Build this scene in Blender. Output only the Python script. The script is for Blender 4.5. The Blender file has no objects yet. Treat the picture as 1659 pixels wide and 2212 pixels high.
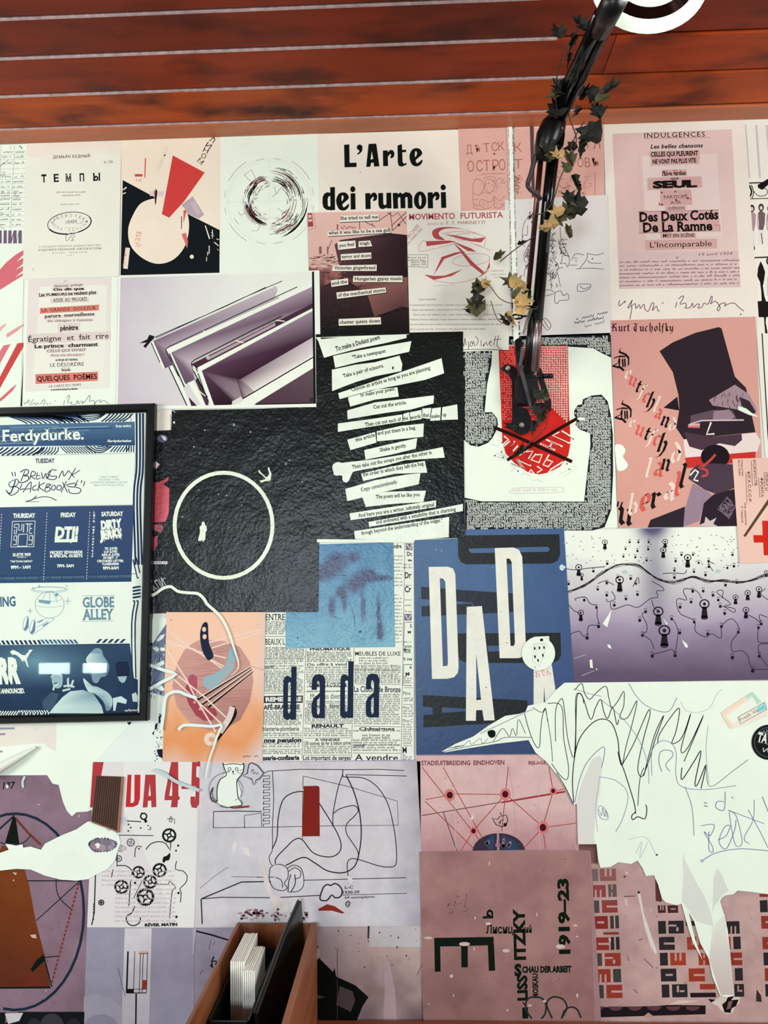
import bpy, math, random
import numpy as np
from mathutils import Matrix, Vector
from mathutils.geometry import tessellate_polygon
random.seed(7)
SC = bpy.context.scene
COL = SC.collection

# ---------------------------------------------------------------- camera
F, CX, CY = 1680.0, 829.5, 1106.0
CAM = np.array([0.0, -1.85, 1.55])
up = Vector((580 - CX, 19106.0, -F)).normalized()
rt = Vector((48529.0, 854.0, F))
rt = (rt - up * rt.dot(up)).normalized()
fw = up.cross(rt)                                  # world Y (into the wall) in camera axes
R = np.array([rt, fw, up])                         # rows: world axes in camera axes
cam = bpy.data.cameras.new('camera'); camo = bpy.data.objects.new('camera', cam); COL.objects.link(camo)
cam.sensor_fit = 'HORIZONTAL'; cam.sensor_width = 36; cam.lens = F * 36 / 1659
cam.clip_start = 0.02
M = Matrix([list(R[i]) + [CAM[i]] for i in range(3)] + [[0, 0, 0, 1]])
camo.matrix_world = M
SC.camera = camo

# ---------------------------------------------------------------- world, light, exposure
SC.view_settings.view_transform = 'Standard'; SC.view_settings.look = 'None'
SC.view_settings.exposure = 0.0; SC.view_settings.gamma = 1.0
w = bpy.data.worlds.new('world'); SC.world = w; w.use_nodes = True
w.node_tree.nodes['Background'].inputs[0].default_value = (0.93, 0.96, 1.0, 1)
w.node_tree.nodes['Background'].inputs[1].default_value = 0.26
def area(name, loc, rot, sx, sy, power, color):
    l = bpy.data.lights.new(name, 'AREA'); l.shape = 'RECTANGLE'; l.size = sx; l.size_y = sy
    l.energy = power; l.color = color
    o = bpy.data.objects.new(name, l); COL.objects.link(o); o.location = loc
    o.rotation_euler = [math.radians(a) for a in rot]
    return o
# daylight from the shop front behind the camera, added fill lights out of view on both sides, low bright panes reflected in the frame
area('shopfront_daylight', (-0.75, -4.6, 1.42), (90, 0, 0), 0.95, 0.62, 72, (0.84, 0.94, 1.0))
area('left_fill_light', (-3.1, -2.3, 1.95), (84, 0, -52), 1.1, 1.3, 75, (1.0, 0.985, 0.96))
area('right_fill_light', (3.1, -2.3, 1.95), (84, 0, 52), 1.1, 1.3, 80, (1.0, 0.985, 0.96))
area('low_pane_light', (-2.97, -4.6, 0.86), (90, 0, 0), 0.26, 0.09, 2.2, (0.85, 1.0, 1.0))
area('second_low_pane_light', (-2.63, -4.6, 0.86), (90, 0, 0), 0.2, 0.08, 1.6, (0.85, 1.0, 1.0))

# ---------------------------------------------------------------- helpers
def ray(px, py):
    d = np.stack([(np.asarray(px, float) - CX) / F, -(np.asarray(py, float) - CY) / F, -np.ones_like(np.asarray(px, float))], -1)
    return d @ R.T
def at(px, py, y=0.0):                              # point of the plane Y=y seen at a pixel of the photo frame
    d = ray(px, py); t = (y - CAM[1]) / d[..., 1]
    return CAM + d * t[..., None]
def atz(px, py, z):
    d = ray(px, py); t = (z - CAM[2]) / d[..., 2]
    return CAM + d * t[..., None]
def lin(c):
    return tuple((v / 255 / 12.92) if v <= 10.3 else ((v / 255 + .055) / 1.055) ** 2.4 for v in c)
def tag(o, label=None, cat=None, group=None, kind=None):
    if label: o['label'] = label
    if cat: o['category'] = cat
    if group: o['group'] = group
    if kind: o['kind'] = kind
    return o
def mesh(name, V, Fc, mat, parent=None, cols=None, smooth=False, loc=None):
    me = bpy.data.meshes.new(name); me.from_pydata([tuple(map(float, v)) for v in V], [], Fc); me.update()
    if cols is not None:
        a = me.color_attributes.new('Col', 'FLOAT_COLOR', 'POINT')
        arr = np.ones((len(V), 4), np.float32); arr[:, :3] = cols; a.data.foreach_set('color', arr.ravel())
    if mat: me.materials.append(mat)
    if smooth: me.polygons.foreach_set('use_smooth', [True] * len(me.polygons))
    o = bpy.data.objects.new(name, me); COL.objects.link(o)
    if parent is not None: o.parent = parent
    if loc is not None: o.location = loc
    return o
def empty(name, loc=(0, 0, 0)):
    o = bpy.data.objects.new(name, None); o.empty_display_size = .05; COL.objects.link(o); o.location = loc
    return o

def mat(name, col=None, rough=.6, metal=0, spec=.4, attr=False, noise=0, nscale=8, bump=0, bscale=200, coat=0, stretch=(1, 1, 1), dark=None, emit=0, bump2=0):
    m = bpy.data.materials.new(name); m.use_nodes = True; nt = m.node_tree; N = nt.nodes; L = nt.links
    b = N['Principled BSDF']; b.inputs['Roughness'].default_value = rough; b.inputs['Metallic'].default_value = metal
    b.inputs['Specular IOR Level'].default_value = spec; b.inputs['Coat Weight'].default_value = coat
    b.inputs['Coat Roughness'].default_value = .12
    geo = N.new('ShaderNodeNewGeometry')
    mp = N.new('ShaderNodeMapping'); mp.inputs['Scale'].default_value = stretch; L.new(geo.outputs['Position'], mp.inputs['Vector'])
    if attr:
        a = N.new('ShaderNodeAttribute'); a.attribute_name = 'Col'; src = a.outputs['Color']
    else:
        r = N.new('ShaderNodeRGB'); r.outputs[0].default_value = (*lin(col), 1); src = r.outputs[0]
    if noise:
        n = N.new('ShaderNodeTexNoise'); n.inputs['Scale'].default_value = nscale; n.inputs['Detail'].default_value = 8; n.inputs['Roughness'].default_value = .65
        L.new(mp.outputs[0], n.inputs['Vector'])
        rp = N.new('ShaderNodeMapRange'); rp.inputs['From Min'].default_value = .3; rp.inputs['From Max'].default_value = .7
        rp.inputs['To Min'].default_value = 1 - noise; rp.inputs['To Max'].default_value = 1 + noise * .35
        L.new(n.outputs['Fac'], rp.inputs['Value'])
        mx = N.new('ShaderNodeVectorMath'); mx.operation = 'SCALE'; L.new(src, mx.inputs[0]); L.new(rp.outputs[0], mx.inputs['Scale']); src = mx.outputs[0]
    if dark:
        n = N.new('ShaderNodeTexNoise'); n.inputs['Scale'].default_value = 5; n.inputs['Detail'].default_value = 3
        m2 = N.new('ShaderNodeMapping'); m2.inputs['Scale'].default_value = (1, 2.2, 1); L.new(geo.outputs['Position'], m2.inputs['Vector']); L.new(m2.outputs[0], n.inputs['Vector'])
        rp = N.new('ShaderNodeMapRange'); rp.inputs['From Min'].default_value = .5; rp.inputs['From Max'].default_value = .72; L.new(n.outputs['Fac'], rp.inputs['Value'])
        mm = N.new('ShaderNodeMix'); mm.data_type = 'RGBA'; L.new(rp.outputs[0], mm.inputs[0]); L.new(src, mm.inputs[6]); mm.inputs[7].default_value = (*lin(dark), 1); src = mm.outputs[2]
    L.new(src, b.inputs['Base Color'])
    if emit:
        L.new(src, b.inputs['Emission Color']); b.inputs['Emission Strength'].default_value = emit
    if bump:
        n = N.new('ShaderNodeTexNoise'); n.inputs['Scale'].default_value = bscale; n.inputs['Detail'].default_value = 5
        L.new(mp.outputs[0] if stretch != (1, 1, 1) else geo.outputs['Position'], n.inputs['Vector'])
        bu = N.new('ShaderNodeBump'); bu.inputs['Strength'].default_value = bump; bu.inputs['Distance'].default_value = .002
        L.new(n.outputs['Fac'], bu.inputs['Height'])
        last = bu
        if bump2:
            n2 = N.new('ShaderNodeTexNoise'); n2.inputs['Scale'].default_value = 14; n2.inputs['Detail'].default_value = 4
            L.new(geo.outputs['Position'], n2.inputs['Vector'])
            b2 = N.new('ShaderNodeBump'); b2.inputs['Strength'].default_value = bump2; b2.inputs['Distance'].default_value = .01
            L.new(n2.outputs['Fac'], b2.inputs['Height']); L.new(bu.outputs[0], b2.inputs['Normal']); last = b2
        L.new(last.outputs[0], b.inputs['Normal'])
    return m
PAPER = mat('printed_paper', attr=True, rough=.62, spec=.03, noise=.05, nscale=9, bump=.12, bscale=60)
WORN = mat('worn_paper', attr=True, rough=.6, spec=.04, noise=.13, nscale=22, bump=.2, bscale=90)
PASTE = mat('pasted_glossy_paper', attr=True, rough=.25, spec=.26, noise=.12, nscale=12, bump=.6, bscale=130, bump2=.35)
BLACKM = mat('black_metal', (14, 16, 18), rough=.34, spec=.35, metal=0, noise=.2, nscale=40, bump=.1)
PLAST = mat('black_plastic', (12, 15, 14), rough=.32, spec=.3, noise=.1)

# crops of the photo in which coordinates are written: x0, y0, scale
Z = dict(P=(0, 0, 1), A1=(0, 280, 5.925), A2=(240, 280, 6.381), A3=(460, 280, 6.504), A4=(660, 280, 4.809), A5=(860, 260, 3.456),
         B1=(1300, 250, 4.621), B2=(0, 580, 6.381), B3=(240, 570, 3.53), B4=(680, 700, 4.609), B5=(980, 700, 4.608), B6=(1300, 670, 4.173),
         B7=(0, 860, 4.74), B8=(0, 1200, 4.74), C1=(310, 870, 4.046), C2=(310, 1200, 4.607), C3=(550, 1160, 4.425), C4=(880, 1130, 4.174),
         C5=(1210, 1120, 3.695), C6=(940, 1450, 2.307), C7=(0, 1560, 3.393), C8=(400, 1630, 3.13), D1=(890, 1600, 3.615),
         D2=(1200, 1780, 3.614), D3=(380, 1900, 4.879), D4=(1060, 250, 4.707), D5=(1140, 0, 4.1475), D6=(1040, 700, 6.5))
def zc(k, pts):
    x0, y0, s = Z[k]
    return [(x0 + p[0] / s, y0 + p[1] / s) for p in pts]
def smooth_line(P, n=6, closed=False):
    P = [tuple(p) for p in P]
    if len(P) < 3: return P
    Q = [P[-1]] + P + [P[0], P[1]] if closed else [P[0]] + P + [P[-1]]
    out = []
    for i in range(1, len(Q) - 2):
        p0, p1, p2, p3 = [np.array(Q[i + j], float) for j in (-1, 0, 1, 2)]
        for k in range(n):
            t = k / n
            out.append(tuple(.5 * ((2 * p1) + (-p0 + p2) * t + (2 * p0 - 5 * p1 + 4 * p2 - p3) * t * t + (-p0 + 3 * p1 - 3 * p2 + p3) * t ** 3)))
    if not closed: out.append(P[-1])
    return out
def arcp(cx, cy, rx, ry, a0, a1, n=None, rot=0):
    n = n or max(4, int(abs(a1 - a0) / 9)); r = math.radians(rot); o = []
    for i in range(n + 1):
        a = math.radians(a0 + (a1 - a0) * i / n); x = rx * math.cos(a); y = ry * math.sin(a)
        o.append((cx + x * math.cos(r) - y * math.sin(r), cy + x * math.sin(r) + y * math.cos(r)))
    return o
def inside(p, poly):
    x, y = p; c = False; n = len(poly)
    for i in range(n):
        x1, y1 = poly[i]; x2, y2 = poly[i - 1]
        if (y1 > y) != (y2 > y) and x < (x2 - x1) * (y - y1) / (y2 - y1) + x1: c = not c
    return c

# ---- lettering: outlines from the built-in font, fitted between two baseline points
_tc = {}
def glyphs(s, bold=0.0, serif=False, space=1.0):
    k = (s, bold, serif, space)
    if k in _tc: return _tc[k]
    cu = bpy.data.curves.new('t', 'FONT'); cu.body = s; cu.size = 1; cu.offset = bold; cu.resolution_u = 2; cu.space_character = space
    ob = bpy.data.objects.new('t', cu); me = ob.to_mesh()
    V = np.array([v.co[:2] for v in me.vertices]).reshape(-1, 2); Fc = [tuple(p.vertices) for p in me.polygons]
    if serif and len(V):
        cnt = {}
        for f in Fc:
            for i in range(len(f)):
                e = (f[i], f[(i + 1) % len(f)]); q = (min(e), max(e)); cnt[q] = cnt.get(q, 0) + 1
        V = V.tolist(); add = []
        for (a, b), c in cnt.items():
            if c == 1:
                pa, pb = V[a], V[b]; L_ = abs(pa[0] - pb[0])
                if abs(pa[1] - pb[1]) < .004 and .03 < L_ < .2 + 2 * bold:
                    yy = pa[1]
                    if abs(yy) < .03 + bold or yy > .4: add.append((min(pa[0], pb[0]), max(pa[0], pb[0]), yy))
        for x0, x1, yy in add:
            h = .038; y0, y1 = (yy, yy + h) if abs(yy) < .05 + bold else (yy - h, yy)
            i = len(V); V += [[x0 - .07, y0], [x1 + .07, y0], [x1 + .07, y1], [x0 - .07, y1]]; Fc.append((i, i + 1, i + 2, i + 3))
        V = np.array(V)
    ob.to_mesh_clear(); bpy.data.objects.remove(ob); bpy.data.curves.remove(cu)
    _tc[k] = (V, Fc); return V, Fc
_cap = glyphs('H')[0]; CAP = _cap[:, 1].max() if len(_cap) else .7

LAY = .0007
class Sheet:
    def __init__(s, name, label, cat, zk, pts, col, lay=1, group=None, m=PAPER, off=None, thick=.0003, parent=None, y=None, kind=None, cf=None, step=6):
        s.y = -(lay * LAY) if y is None else y
        s.k = zk; s.m = m; s.n = 0; s.b = {}
        P = np.array(zc(zk, pts)); s.poly = [tuple(p) for p in P]
        c = P.mean(0); s.org = at(c[0], c[1], s.y)
        W = at(P[:, 0], P[:, 1], s.y) - s.org
        n = len(W); B = W.copy(); B[:, 1] += thick
        T = tessellate_polygon([[Vector((p[0], p[1], 0)) for p in P]])
        V = np.vstack([W, B]); Fc = [tuple(t) for t in T] + [(i, (i + 1) % n, n + (i + 1) % n, n + i) for i in range(n)]
        C = [lin(col)] * len(V)
        if parent is None:
            s.o = mesh(name, V, Fc, m, None, C, loc=s.org); tag(s.o, label, cat, group, kind)
        else:
            s.o = mesh(name, V, Fc, m, parent, C, loc=Vector(s.org) - parent.location)
            if label: tag(s.o, label)
        s.yy = s.y - 3e-5
        Sheet.all.append(s)
    def z(s, k): s.k = k; return s
    def _add(s, name, P, Fc, C, inc=True):
        if inc is True: s.n += 1
        b = s.b.setdefault(name, [[], [], [], []]); b[3].append((len(b[0]), len(b[1]))); o = len(b[0])
        P = np.asarray(P, float).reshape(-1, 2); x0, y0, sc = Z[s.k]
        W = at(x0 + P[:, 0] / sc, y0 + P[:, 1] / sc, s.yy - (s.n + (0 if inc is True else (inc or .4))) * 8e-6) - s.org
        b[0].extend(W.tolist()); b[1].extend([tuple(i + o for i in f) for f in Fc]); b[2].extend(C)
    def fill(s, pts, col, name='printed_shape', holes=(), inc=True, sm=0):
        if sm: pts = smooth_line(pts, sm, True)
        loops = [list(pts)] + [list(h) for h in holes]
        T = tessellate_polygon([[Vector((p[0], p[1], 0)) for p in l] for l in loops])
        P = [p for l in loops for p in l]
        c = [col[min(len(col) - 1, i * len(col) // len(P))] for i in range(len(P))] if isinstance(col, list) else None
        s._add(name, P, [tuple(t) for t in T], [lin(q) for q in c] if c else [lin(col)] * len(P), inc); return s
    def line(s, pts, w, col, name='printed_line', closed=False, sm=0, inc=True, taper=None):
        if sm: pts = smooth_line(pts, sm, closed)
        P = np.array(pts, float)
        if closed: P = np.vstack([P, P[:1]])
        keep = [0] + [i for i in range(1, len(P)) if np.hypot(*(P[i] - P[i - 1])) > 1e-6]; P = P[keep]
        if len(P) < 2: return s
        d = np.diff(P, axis=0); d /= np.hypot(d[:, 0], d[:, 1])[:, None]
        t = np.vstack([d[:1], d[:-1] + d[1:], d[-1:]]); 
        if closed: t[0] = t[-1] = d[0] + d[-1]
        L_ = np.hypot(t[:, 0], t[:, 1]); L_[L_ < .3] = .3; t = t / L_[:, None]
        n = np.stack([-t[:, 1], t[:, 0]], 1); ww = np.full(len(P), w / 2.)
        if taper: ww = w / 2. * np.interp(np.linspace(0, 1, len(P)), np.linspace(0, 1, len(taper)), taper)
        V = np.vstack([P + n * ww[:, None], P - n * ww[:, None]]); m = len(P)
        s._add(name, V, [(i, i + 1, m + i + 1, m + i) for i in range(m - 1)], [lin(col)] * len(V), inc); return s
    def arc(s, cx, cy, r, a0, a1, w, col, ry=None, name='printed_line', inc=True, rot=0, taper=None):
        return s.line(arcp(cx, cy, r, ry or r, a0, a1, rot=rot), w, col, name, inc=inc, taper=taper)
    def disc(s, cx, cy, r, col, ry=None, name='printed_shape', n=24, inc=True, rot=0):
        return s.fill(arcp(cx, cy, r, ry or r, 0, 360 - 360 / n, n - 1, rot), col, name, inc=inc)
    def text(s, t, x0, y0, x1, y1, h, col=(18, 26, 20), bold=0, serif=False, shear=0, space=1., name='lettering', flip=1):
        V, Fc = glyphs(t, bold, serif, space)
        if not len(V): return s
        a, b = V[:, 0].min(), V[:, 0].max(); u = (V[:, 0] - a) / (b - a); v = V[:, 1] / CAP
        d = np.array([x1 - x0, y1 - y0], float); L_ = np.hypot(*d); e = d / L_; nrm = np.array([e[1], -e[0]])
        P = np.array([x0, y0]) + u[:, None] * d + (v * h * flip)[:, None] * nrm + (v * h * shear)[:, None] * e
        s._add(name, P, Fc, [lin(col)] * len(P), inc=False); return s
    def atext(s, t, cx, cy, rx, ry, a0, a1, h, col, wd=.7, bold=0, name='lettering'):
        for i, ch in enumerate(t):
            if ch == ' ': continue
            a = math.radians(a0 + (a1 - a0) * i / max(1, len(t) - 1)); x = cx + rx * math.cos(a); y = cy + ry * math.sin(a)
            tx, ty = -rx * math.sin(a), ry * math.cos(a); q = math.hypot(tx, ty); sg = 1 if a1 > a0 else -1
            tx, ty = tx / q * sg, ty / q * sg; w_ = h * wd / 2
            s.text(ch, x - tx * w_, y - ty * w_, x + tx * w_, y + ty * w_, h, col, bold=bold, name=name)
        return s
    def scrib(s, x0, y0, x1, y1, h, w, col, name='handwriting', step=.55, gap=.13):
        L_ = math.hypot(x1 - x0, y1 - y0); e = ((x1 - x0) / L_, (y1 - y0) / L_); x = 0; cur = []; k = 0
        while x < L_:
            x += h * step * random.uniform(.6, 1.2); k += 1
            v = (random.uniform(.7, 1.) if k % 2 else random.uniform(0, .2)) * h * (1.7 if random.random() < .1 else 1)
            cur.append((x0 + e[0] * x + e[1] * v + v * .2, y0 + e[1] * x - e[0] * v))
            if random.random() < gap and len(cur) > 2:
                s.line(cur, w, col, name, sm=3, inc=False); cur = []; x += h * .9
        if len(cur) > 2: s.line(cur, w, col, name, sm=3, inc=False)
        return s
    def micro(s, x0, y0, x1, y1, h, col, dens=.8, name='small_print', stroke=.42):  # unreadably small type
        L_ = math.hypot(x1 - x0, y1 - y0); ex, ey = (x1 - x0) / L_, (y1 - y0) / L_; x = 0; P = []; Fc = []
        w_ = h * stroke
        while x < L_ - w_:
            n = random.randint(2, 8)
            for _ in range(n):
                if x > L_ - w_: break
                hh = h * (1.45 if random.random() < .22 else 1) * random.uniform(.9, 1.05)
                for (q0, q1, r0, r1) in ([(0, w_, 0, hh)] if random.random() < .5 else [(0, w_ * 1.3, hh * .75, hh), (0, w_ * .8, 0, hh * .7)]):
                    i = len(P)
                    for (a, b) in ((q0, r0), (q1, r0), (q1, r1), (q0, r1)):
                        P.append((x0 + ex * (x + a) + ey * b, y0 + ey * (x + a) - ex * b))
                    Fc.append((i, i + 1, i + 2, i + 3))
                x += w_ * 1.9
            x += h * .75
        if P: s._add(name, P, Fc, [lin(col)] * len(P), inc=False)
        return s
    def image(s, quad, nx, ny, fn, name='printed_picture'):       # a printed picture: colour field fn(u, v) over a quad
        q = np.array(quad, float); P = []; C = []
        for j in range(ny + 1):
            for i in range(nx + 1):
                u, v = i / nx, j / ny
                P.append(q[0] * (1 - u) * (1 - v) + q[1] * u * (1 - v) + q[2] * u * v + q[3] * (1 - u) * v); C.append(lin(fn(u, v)))
        Fc = [(j * (nx + 1) + i, j * (nx + 1) + i + 1, (j + 1) * (nx + 1) + i + 1, (j + 1) * (nx + 1) + i) for j in range(ny) for i in range(nx)]
        s._add(name, P, Fc, C); return s
    def specks(s, n, r, col, poly=None, name='printed_speck', el=1.):
        poly = poly or [((p[0] - Z[s.k][0]) * Z[s.k][2], (p[1] - Z[s.k][1]) * Z[s.k][2]) for p in s.poly]
        xs = [p[0] for p in poly]; ys = [p[1] for p in poly]; k = 0; s.n += 1
        while k < n:
            p = (random.uniform(min(xs), max(xs)), random.uniform(min(ys), max(ys)))
            if not inside(p, poly): continue
            k += 1; rr = r * random.uniform(.4, 1.2)
            s.disc(p[0], p[1], rr, col, rr * random.uniform(.4, el), name, n=6, inc=False, rot=random.uniform(0, 180))
        return s
    def done(s):
        for nm, (V, Fc, C, calls) in s.b.items():
            if not set(nm.split('_')) & PATW: nm += '_print'
            C = np.array(C)[:, :3]
            if len(calls) > 40:                     # marks too small and many to pick apart: one part of kind stuff
                tag(mesh(nm, V, Fc, s.m, s.o, C), kind='stuff')
            else:                                   # every printed shape or line of type is a part of its own
                for (v0, f0), (v1, f1) in zip(calls, calls[1:] + [(len(V), len(Fc))]):
                    if f1 > f0: mesh(nm, V[v0:v1], [tuple(i - v0 for i in f) for f in Fc[f0:f1]], s.m, s.o, C[v0:v1])
Sheet.all = []
PATW = set('lettering letter logo stripe print dot pattern border stain'.split())
def hsh(x, y, s=0):
    v = math.sin(x * 127.1 + y * 311.7 + s * 74.7) * 43758.5453; return v - math.floor(v)
def vn(x, y, s=0):
    xi, yi = math.floor(x), math.floor(y); xf, yf = x - xi, y - yi; xf = xf * xf * (3 - 2 * xf); yf = yf * yf * (3 - 2 * yf)
    return (hsh(xi, yi, s) * (1 - xf) + hsh(xi + 1, yi, s) * xf) * (1 - yf) + (hsh(xi, yi + 1, s) * (1 - xf) + hsh(xi + 1, yi + 1, s) * xf) * yf
def fbm(x, y, s=0): return vn(x, y, s) * .5 + vn(x * 2.1, y * 2.1, s + 1) * .28 + vn(x * 4.3, y * 4.3, s + 2) * .22
def mix(a, b, t):
    t = max(0., min(1., t)); return tuple(a[i] * (1 - t) + b[i] * t for i in range(3))
WH = (226, 240, 222); K = (16, 24, 20); CR = (226, 222, 204); PK = (222, 186, 176)

# ---------------------------------------------------------------- the room
def box(name, x0, x1, y0, y1, z0, z1, m, parent=None, bev=0.0, loc=None):
    c = np.array([(x0 + x1) / 2, (y0 + y1) / 2, (z0 + z1) / 2]) if loc is None else np.array(loc)
    V = []; Fc = []
    if bev <= 0:
        V = [(x, y, z) for x in (x0, x1) for y in (y0, y1) for z in (z0, z1)]
        Fc = [(0, 1, 3, 2), (4, 6, 7, 5), (0, 4, 5, 1), (2, 3, 7, 6), (0, 2, 6, 4), (1, 5, 7, 3)]
    else:
        b = bev                                     # long edges (along X) chamfered
        pr = [(y0 + b, z0), (y1 - b, z0), (y1, z0 + b), (y1, z1), (y0, z1), (y0, z0 + b)]
        V = [(x0, p[0], p[1]) for p in pr] + [(x1, p[0], p[1]) for p in pr]
        Fc = [tuple(range(5, -1, -1)), tuple(range(6, 12))] + [(i, (i + 1) % 6, (i + 1) % 6 + 6, i + 6) for i in range(6)]
        Fc = [tuple(reversed(f)) for f in Fc]
    o = mesh(name, np.array(V) - c, Fc, m, parent, loc=c if parent is None else Vector(c) - parent.location)
    return o
ZC = float(at(540, 293, 0)[2])
PLASTER = mat('wall_plaster', (228, 236, 222), rough=.8, noise=.08, bump=.2, bscale=40)
WOODM = [mat('ceiling_wood_' + n, c, rough=.5, spec=.14, noise=.32, nscale=7, stretch=(.35, 2.6, 2.6), dark=(74, 28, 16), coat=.03, bump=.12, bscale=30) for n, c in
         (('russet', (172, 66, 22)), ('brown', (150, 54, 20)), ('amber', (186, 80, 28)), ('dark', (132, 46, 20)))]
MOULD = mat('moulding_wood', (190, 106, 64), rough=.45, noise=.35, nscale=6, stretch=(.35, 3, 3), coat=.2)
EDGE = mat('gap_batten', (34, 14, 10), rough=.7)
GLINT = mat('painted_joint_highlight', (205, 176, 176), rough=.3, noise=.45, nscale=60, coat=.6)
tag(box('wall_back', -2.6, 2.6, 0, .12, 0, ZC + .2, PLASTER), kind='structure')
FLOORM = mat('floor_boards', (92, 58, 40), rough=.5, noise=.3, nscale=5, stretch=(1, .2, 1))
tag(box('floor', -2.6, 2.6, -4.9, 0, -.1, 0, FLOORM), kind='structure')
ceil = box('ceiling', -2.6, 2.6, -4.9, 0, ZC + .022, ZC + .1, EDGE); tag(ceil, kind='structure')
ys = [float(atz(540, p, ZC)[1]) for p in (262, 190, 107, 20)]
stepw = (ys[0] - ys[3]) / 3
rows = [ys[0] + .0] + [ys[0] - stepw * i for i in range(1, 14)]
rows[1], rows[2], rows[3] = ys[1], ys[2], ys[3]
mo = box('moulding', -2.6, 2.6, rows[0] + .002, 0, ZC - .003, ZC + .022, MOULD, ceil, bev=.004)
cuts = {0: [-2.2, 1.9], 1: [-2.0, float(atz(1303, 155, ZC)[0]), 1.9], 2: [-1.9, 1.6], 3: [float(atz(905, 5, ZC)[0]), 1.7]}
for i in range(13):
    y1, y0 = rows[i] - (.0045 if i < 6 else .0015), rows[i + 1] + .0012
    xs = [-2.6] + sorted(cuts.get(i, [random.uniform(-1.6, -.2), random.uniform(.3, 1.8)])) + [2.6]
    for a, b in zip(xs[:-1], xs[1:]):
        box('plank', a + .0008, b - .0008, y0, y1, ZC - random.uniform(0, .0015), ZC + .022, random.choice(WOODM) if i > 3 else WOODM[(i * 2 + len(xs) + int(a * 3)) % 4], ceil, bev=.0035)
    # pale strip along each joint: light's glint put into colour, stopping where it fades
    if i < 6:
        box('joint_highlight', -2.6, .42 - .05 * i, rows[i] - .0006, rows[i] + .0052, ZC - .0006, ZC + .02, GLINT, ceil)

# ---------------------------------------------------------------- sheets pasted on the wall, top row
PINK_STREAK = (206, 110, 118); RED = (196, 66, 62)
S = Sheet('name_ledger_poster', 'white left-edge poster with ruled name list, purple letters and red brush strokes', 'poster', 'P',
          [(-170, 316), (58, 307), (44, 884), (-170, 890)], WH, 1)
S.z('A1')
for y in (318, 375, 435, 495, 560, 625, 685, 745, 803, 865, 928, 985, 1045, 1105, 1170, 1235):
    S.line([(-900, y + 45), (335 - (y - 318) * .03, y)], 3.5, (150, 150, 158), 'ruled_line', inc=False)
S.line([(187, 195), (128, 1275)], 4, (120, 120, 130), 'ruled_line'); S.line([(16, 200), (-20, 1100)], 4, (130, 130, 140), 'ruled_line')
for i, y in enumerate((300, 360, 435, 615, 675, 740, 800, 822, 855, 905, 965, 1030, 1100, 1160, 1225)):
    for xo in (-160, 20, 180):
        S.scrib(xo - (y - 300) * .05, y + 5, xo + 125 - (y - 300) * .05, y, 22 if i % 3 else 30, 5, (70, 62, 78))
S.line([(250, 205), (285, 245)], 9, K); S.line([(130, 210), (145, 250), (125, 235)], 5, (120, 120, 130))
S.line([(0, 470), (110, 385)], 6, (120, 110, 120)); S.line([(0, 600), (70, 540), (20, 545)], 6, (90, 80, 100)); S.line([(0, 1060), (120, 1110)], 5, (80, 80, 90)); S.line([(0, 1240), (60, 1280)], 5, (80, 80, 90))
PU = (112, 94, 116)
for x in (-90, -20, 45, 105, 170, 237): S.fill([(x + 2, 1292), (x + 42, 1288), (x + 42, 1455), (x - 2, 1458)], PU, 'purple_letter')
S.fill([(145, 1400), (175, 1290), (175, 1330), (148, 1455)], PU, 'purple_letter'); S.fill([(212, 1440), (240, 1290), (240, 1330), (214, 1455)], PU, 'purple_letter')
S.fill([(-300, 2100), (0, 1790), (80, 1700), (200, 1600), (322, 1530), (300, 1600), (210, 1690), (300, 1640), (290, 1720), (190, 1800), (304, 1740), (300, 1800), (190, 1890), (304, 1830), (290, 1870), (0, 2050), (-300, 2300)], PINK_STREAK, 'brush_stroke')
S.z('B2')
S.fill([(-200, 960), (0, 810), (60, 765), (95, 765), (40, 820), (0, 870), (-200, 1000)], (226, 170, 170), 'brush_stroke')
S.fill([(85, 905), (200, 830), (325, 765), (328, 780), (230, 870), (97, 955)], (222, 158, 160), 'brush_stroke')
S.fill([(-200, 1450), (50, 1060), (145, 1043), (0, 1310), (-200, 1600)], (206, 120, 128), 'brush_stroke')
S.fill([(-200, 1800), (0, 1490), (240, 1030), (338, 1020), (300, 1120), (200, 1290), (0, 1650), (-200, 1950)], (198, 74, 74), 'brush_stroke')
S.fill([(-200, 1950), (0, 1790), (180, 1630), (232, 1590), (180, 1680), (60, 1790), (0, 1835), (-200, 2000)], (206, 110, 116), 'brush_stroke')
S.fill([(352, 640), (345, 1000), (325, 1300), (300, 1900), (284, 1900), (312, 1400), (330, 1000)], K, 'dark_edge')
S.done()

S = Sheet('title_page_sheet', 'cream title page with spaced Cyrillic heading and an oval library stamp', 'poster', 'P', [(57, 307), (262, 300), (257, 597), (49, 603)], (226, 230, 214), 2)
S.z('A1'); D = (104, 52, 52)
S.fill([(350, 190), (1000, 165), (1560, 150), (1550, 330), (1000, 300), (700, 420), (345, 330)], [(226, 216, 204), (224, 214, 200), (228, 218, 204), (226, 226, 210), (226, 228, 212), (226, 229, 213), (226, 220, 208)], 'paper_tone')
S.text('ДЕМЬЯН БЕДНЫЙ', 680, 368, 1155, 352, 34, D, serif=True, bold=.02, space=1.2)
S.text('6-38', 1330, 432, 1445, 428, 36, (140, 110, 130))
for ch, x, w_ in zip('ТЕМПЫ', (525, 690, 838, 1015, 1185), (78, 65, 80, 70, 105)):
    S.text(ch, x, 672 - (x - 525) * .028, x + w_, 669 - (x - 525) * .028, 88, K, bold=.035, serif=True)
S.micro(715, 808, 1095, 805, 11, D, stroke=.6); S.micro(795, 850, 1025, 846, 13, D, stroke=.6); S.micro(785, 965, 1020, 958, 11, (120, 100, 100), stroke=.9)
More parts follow.
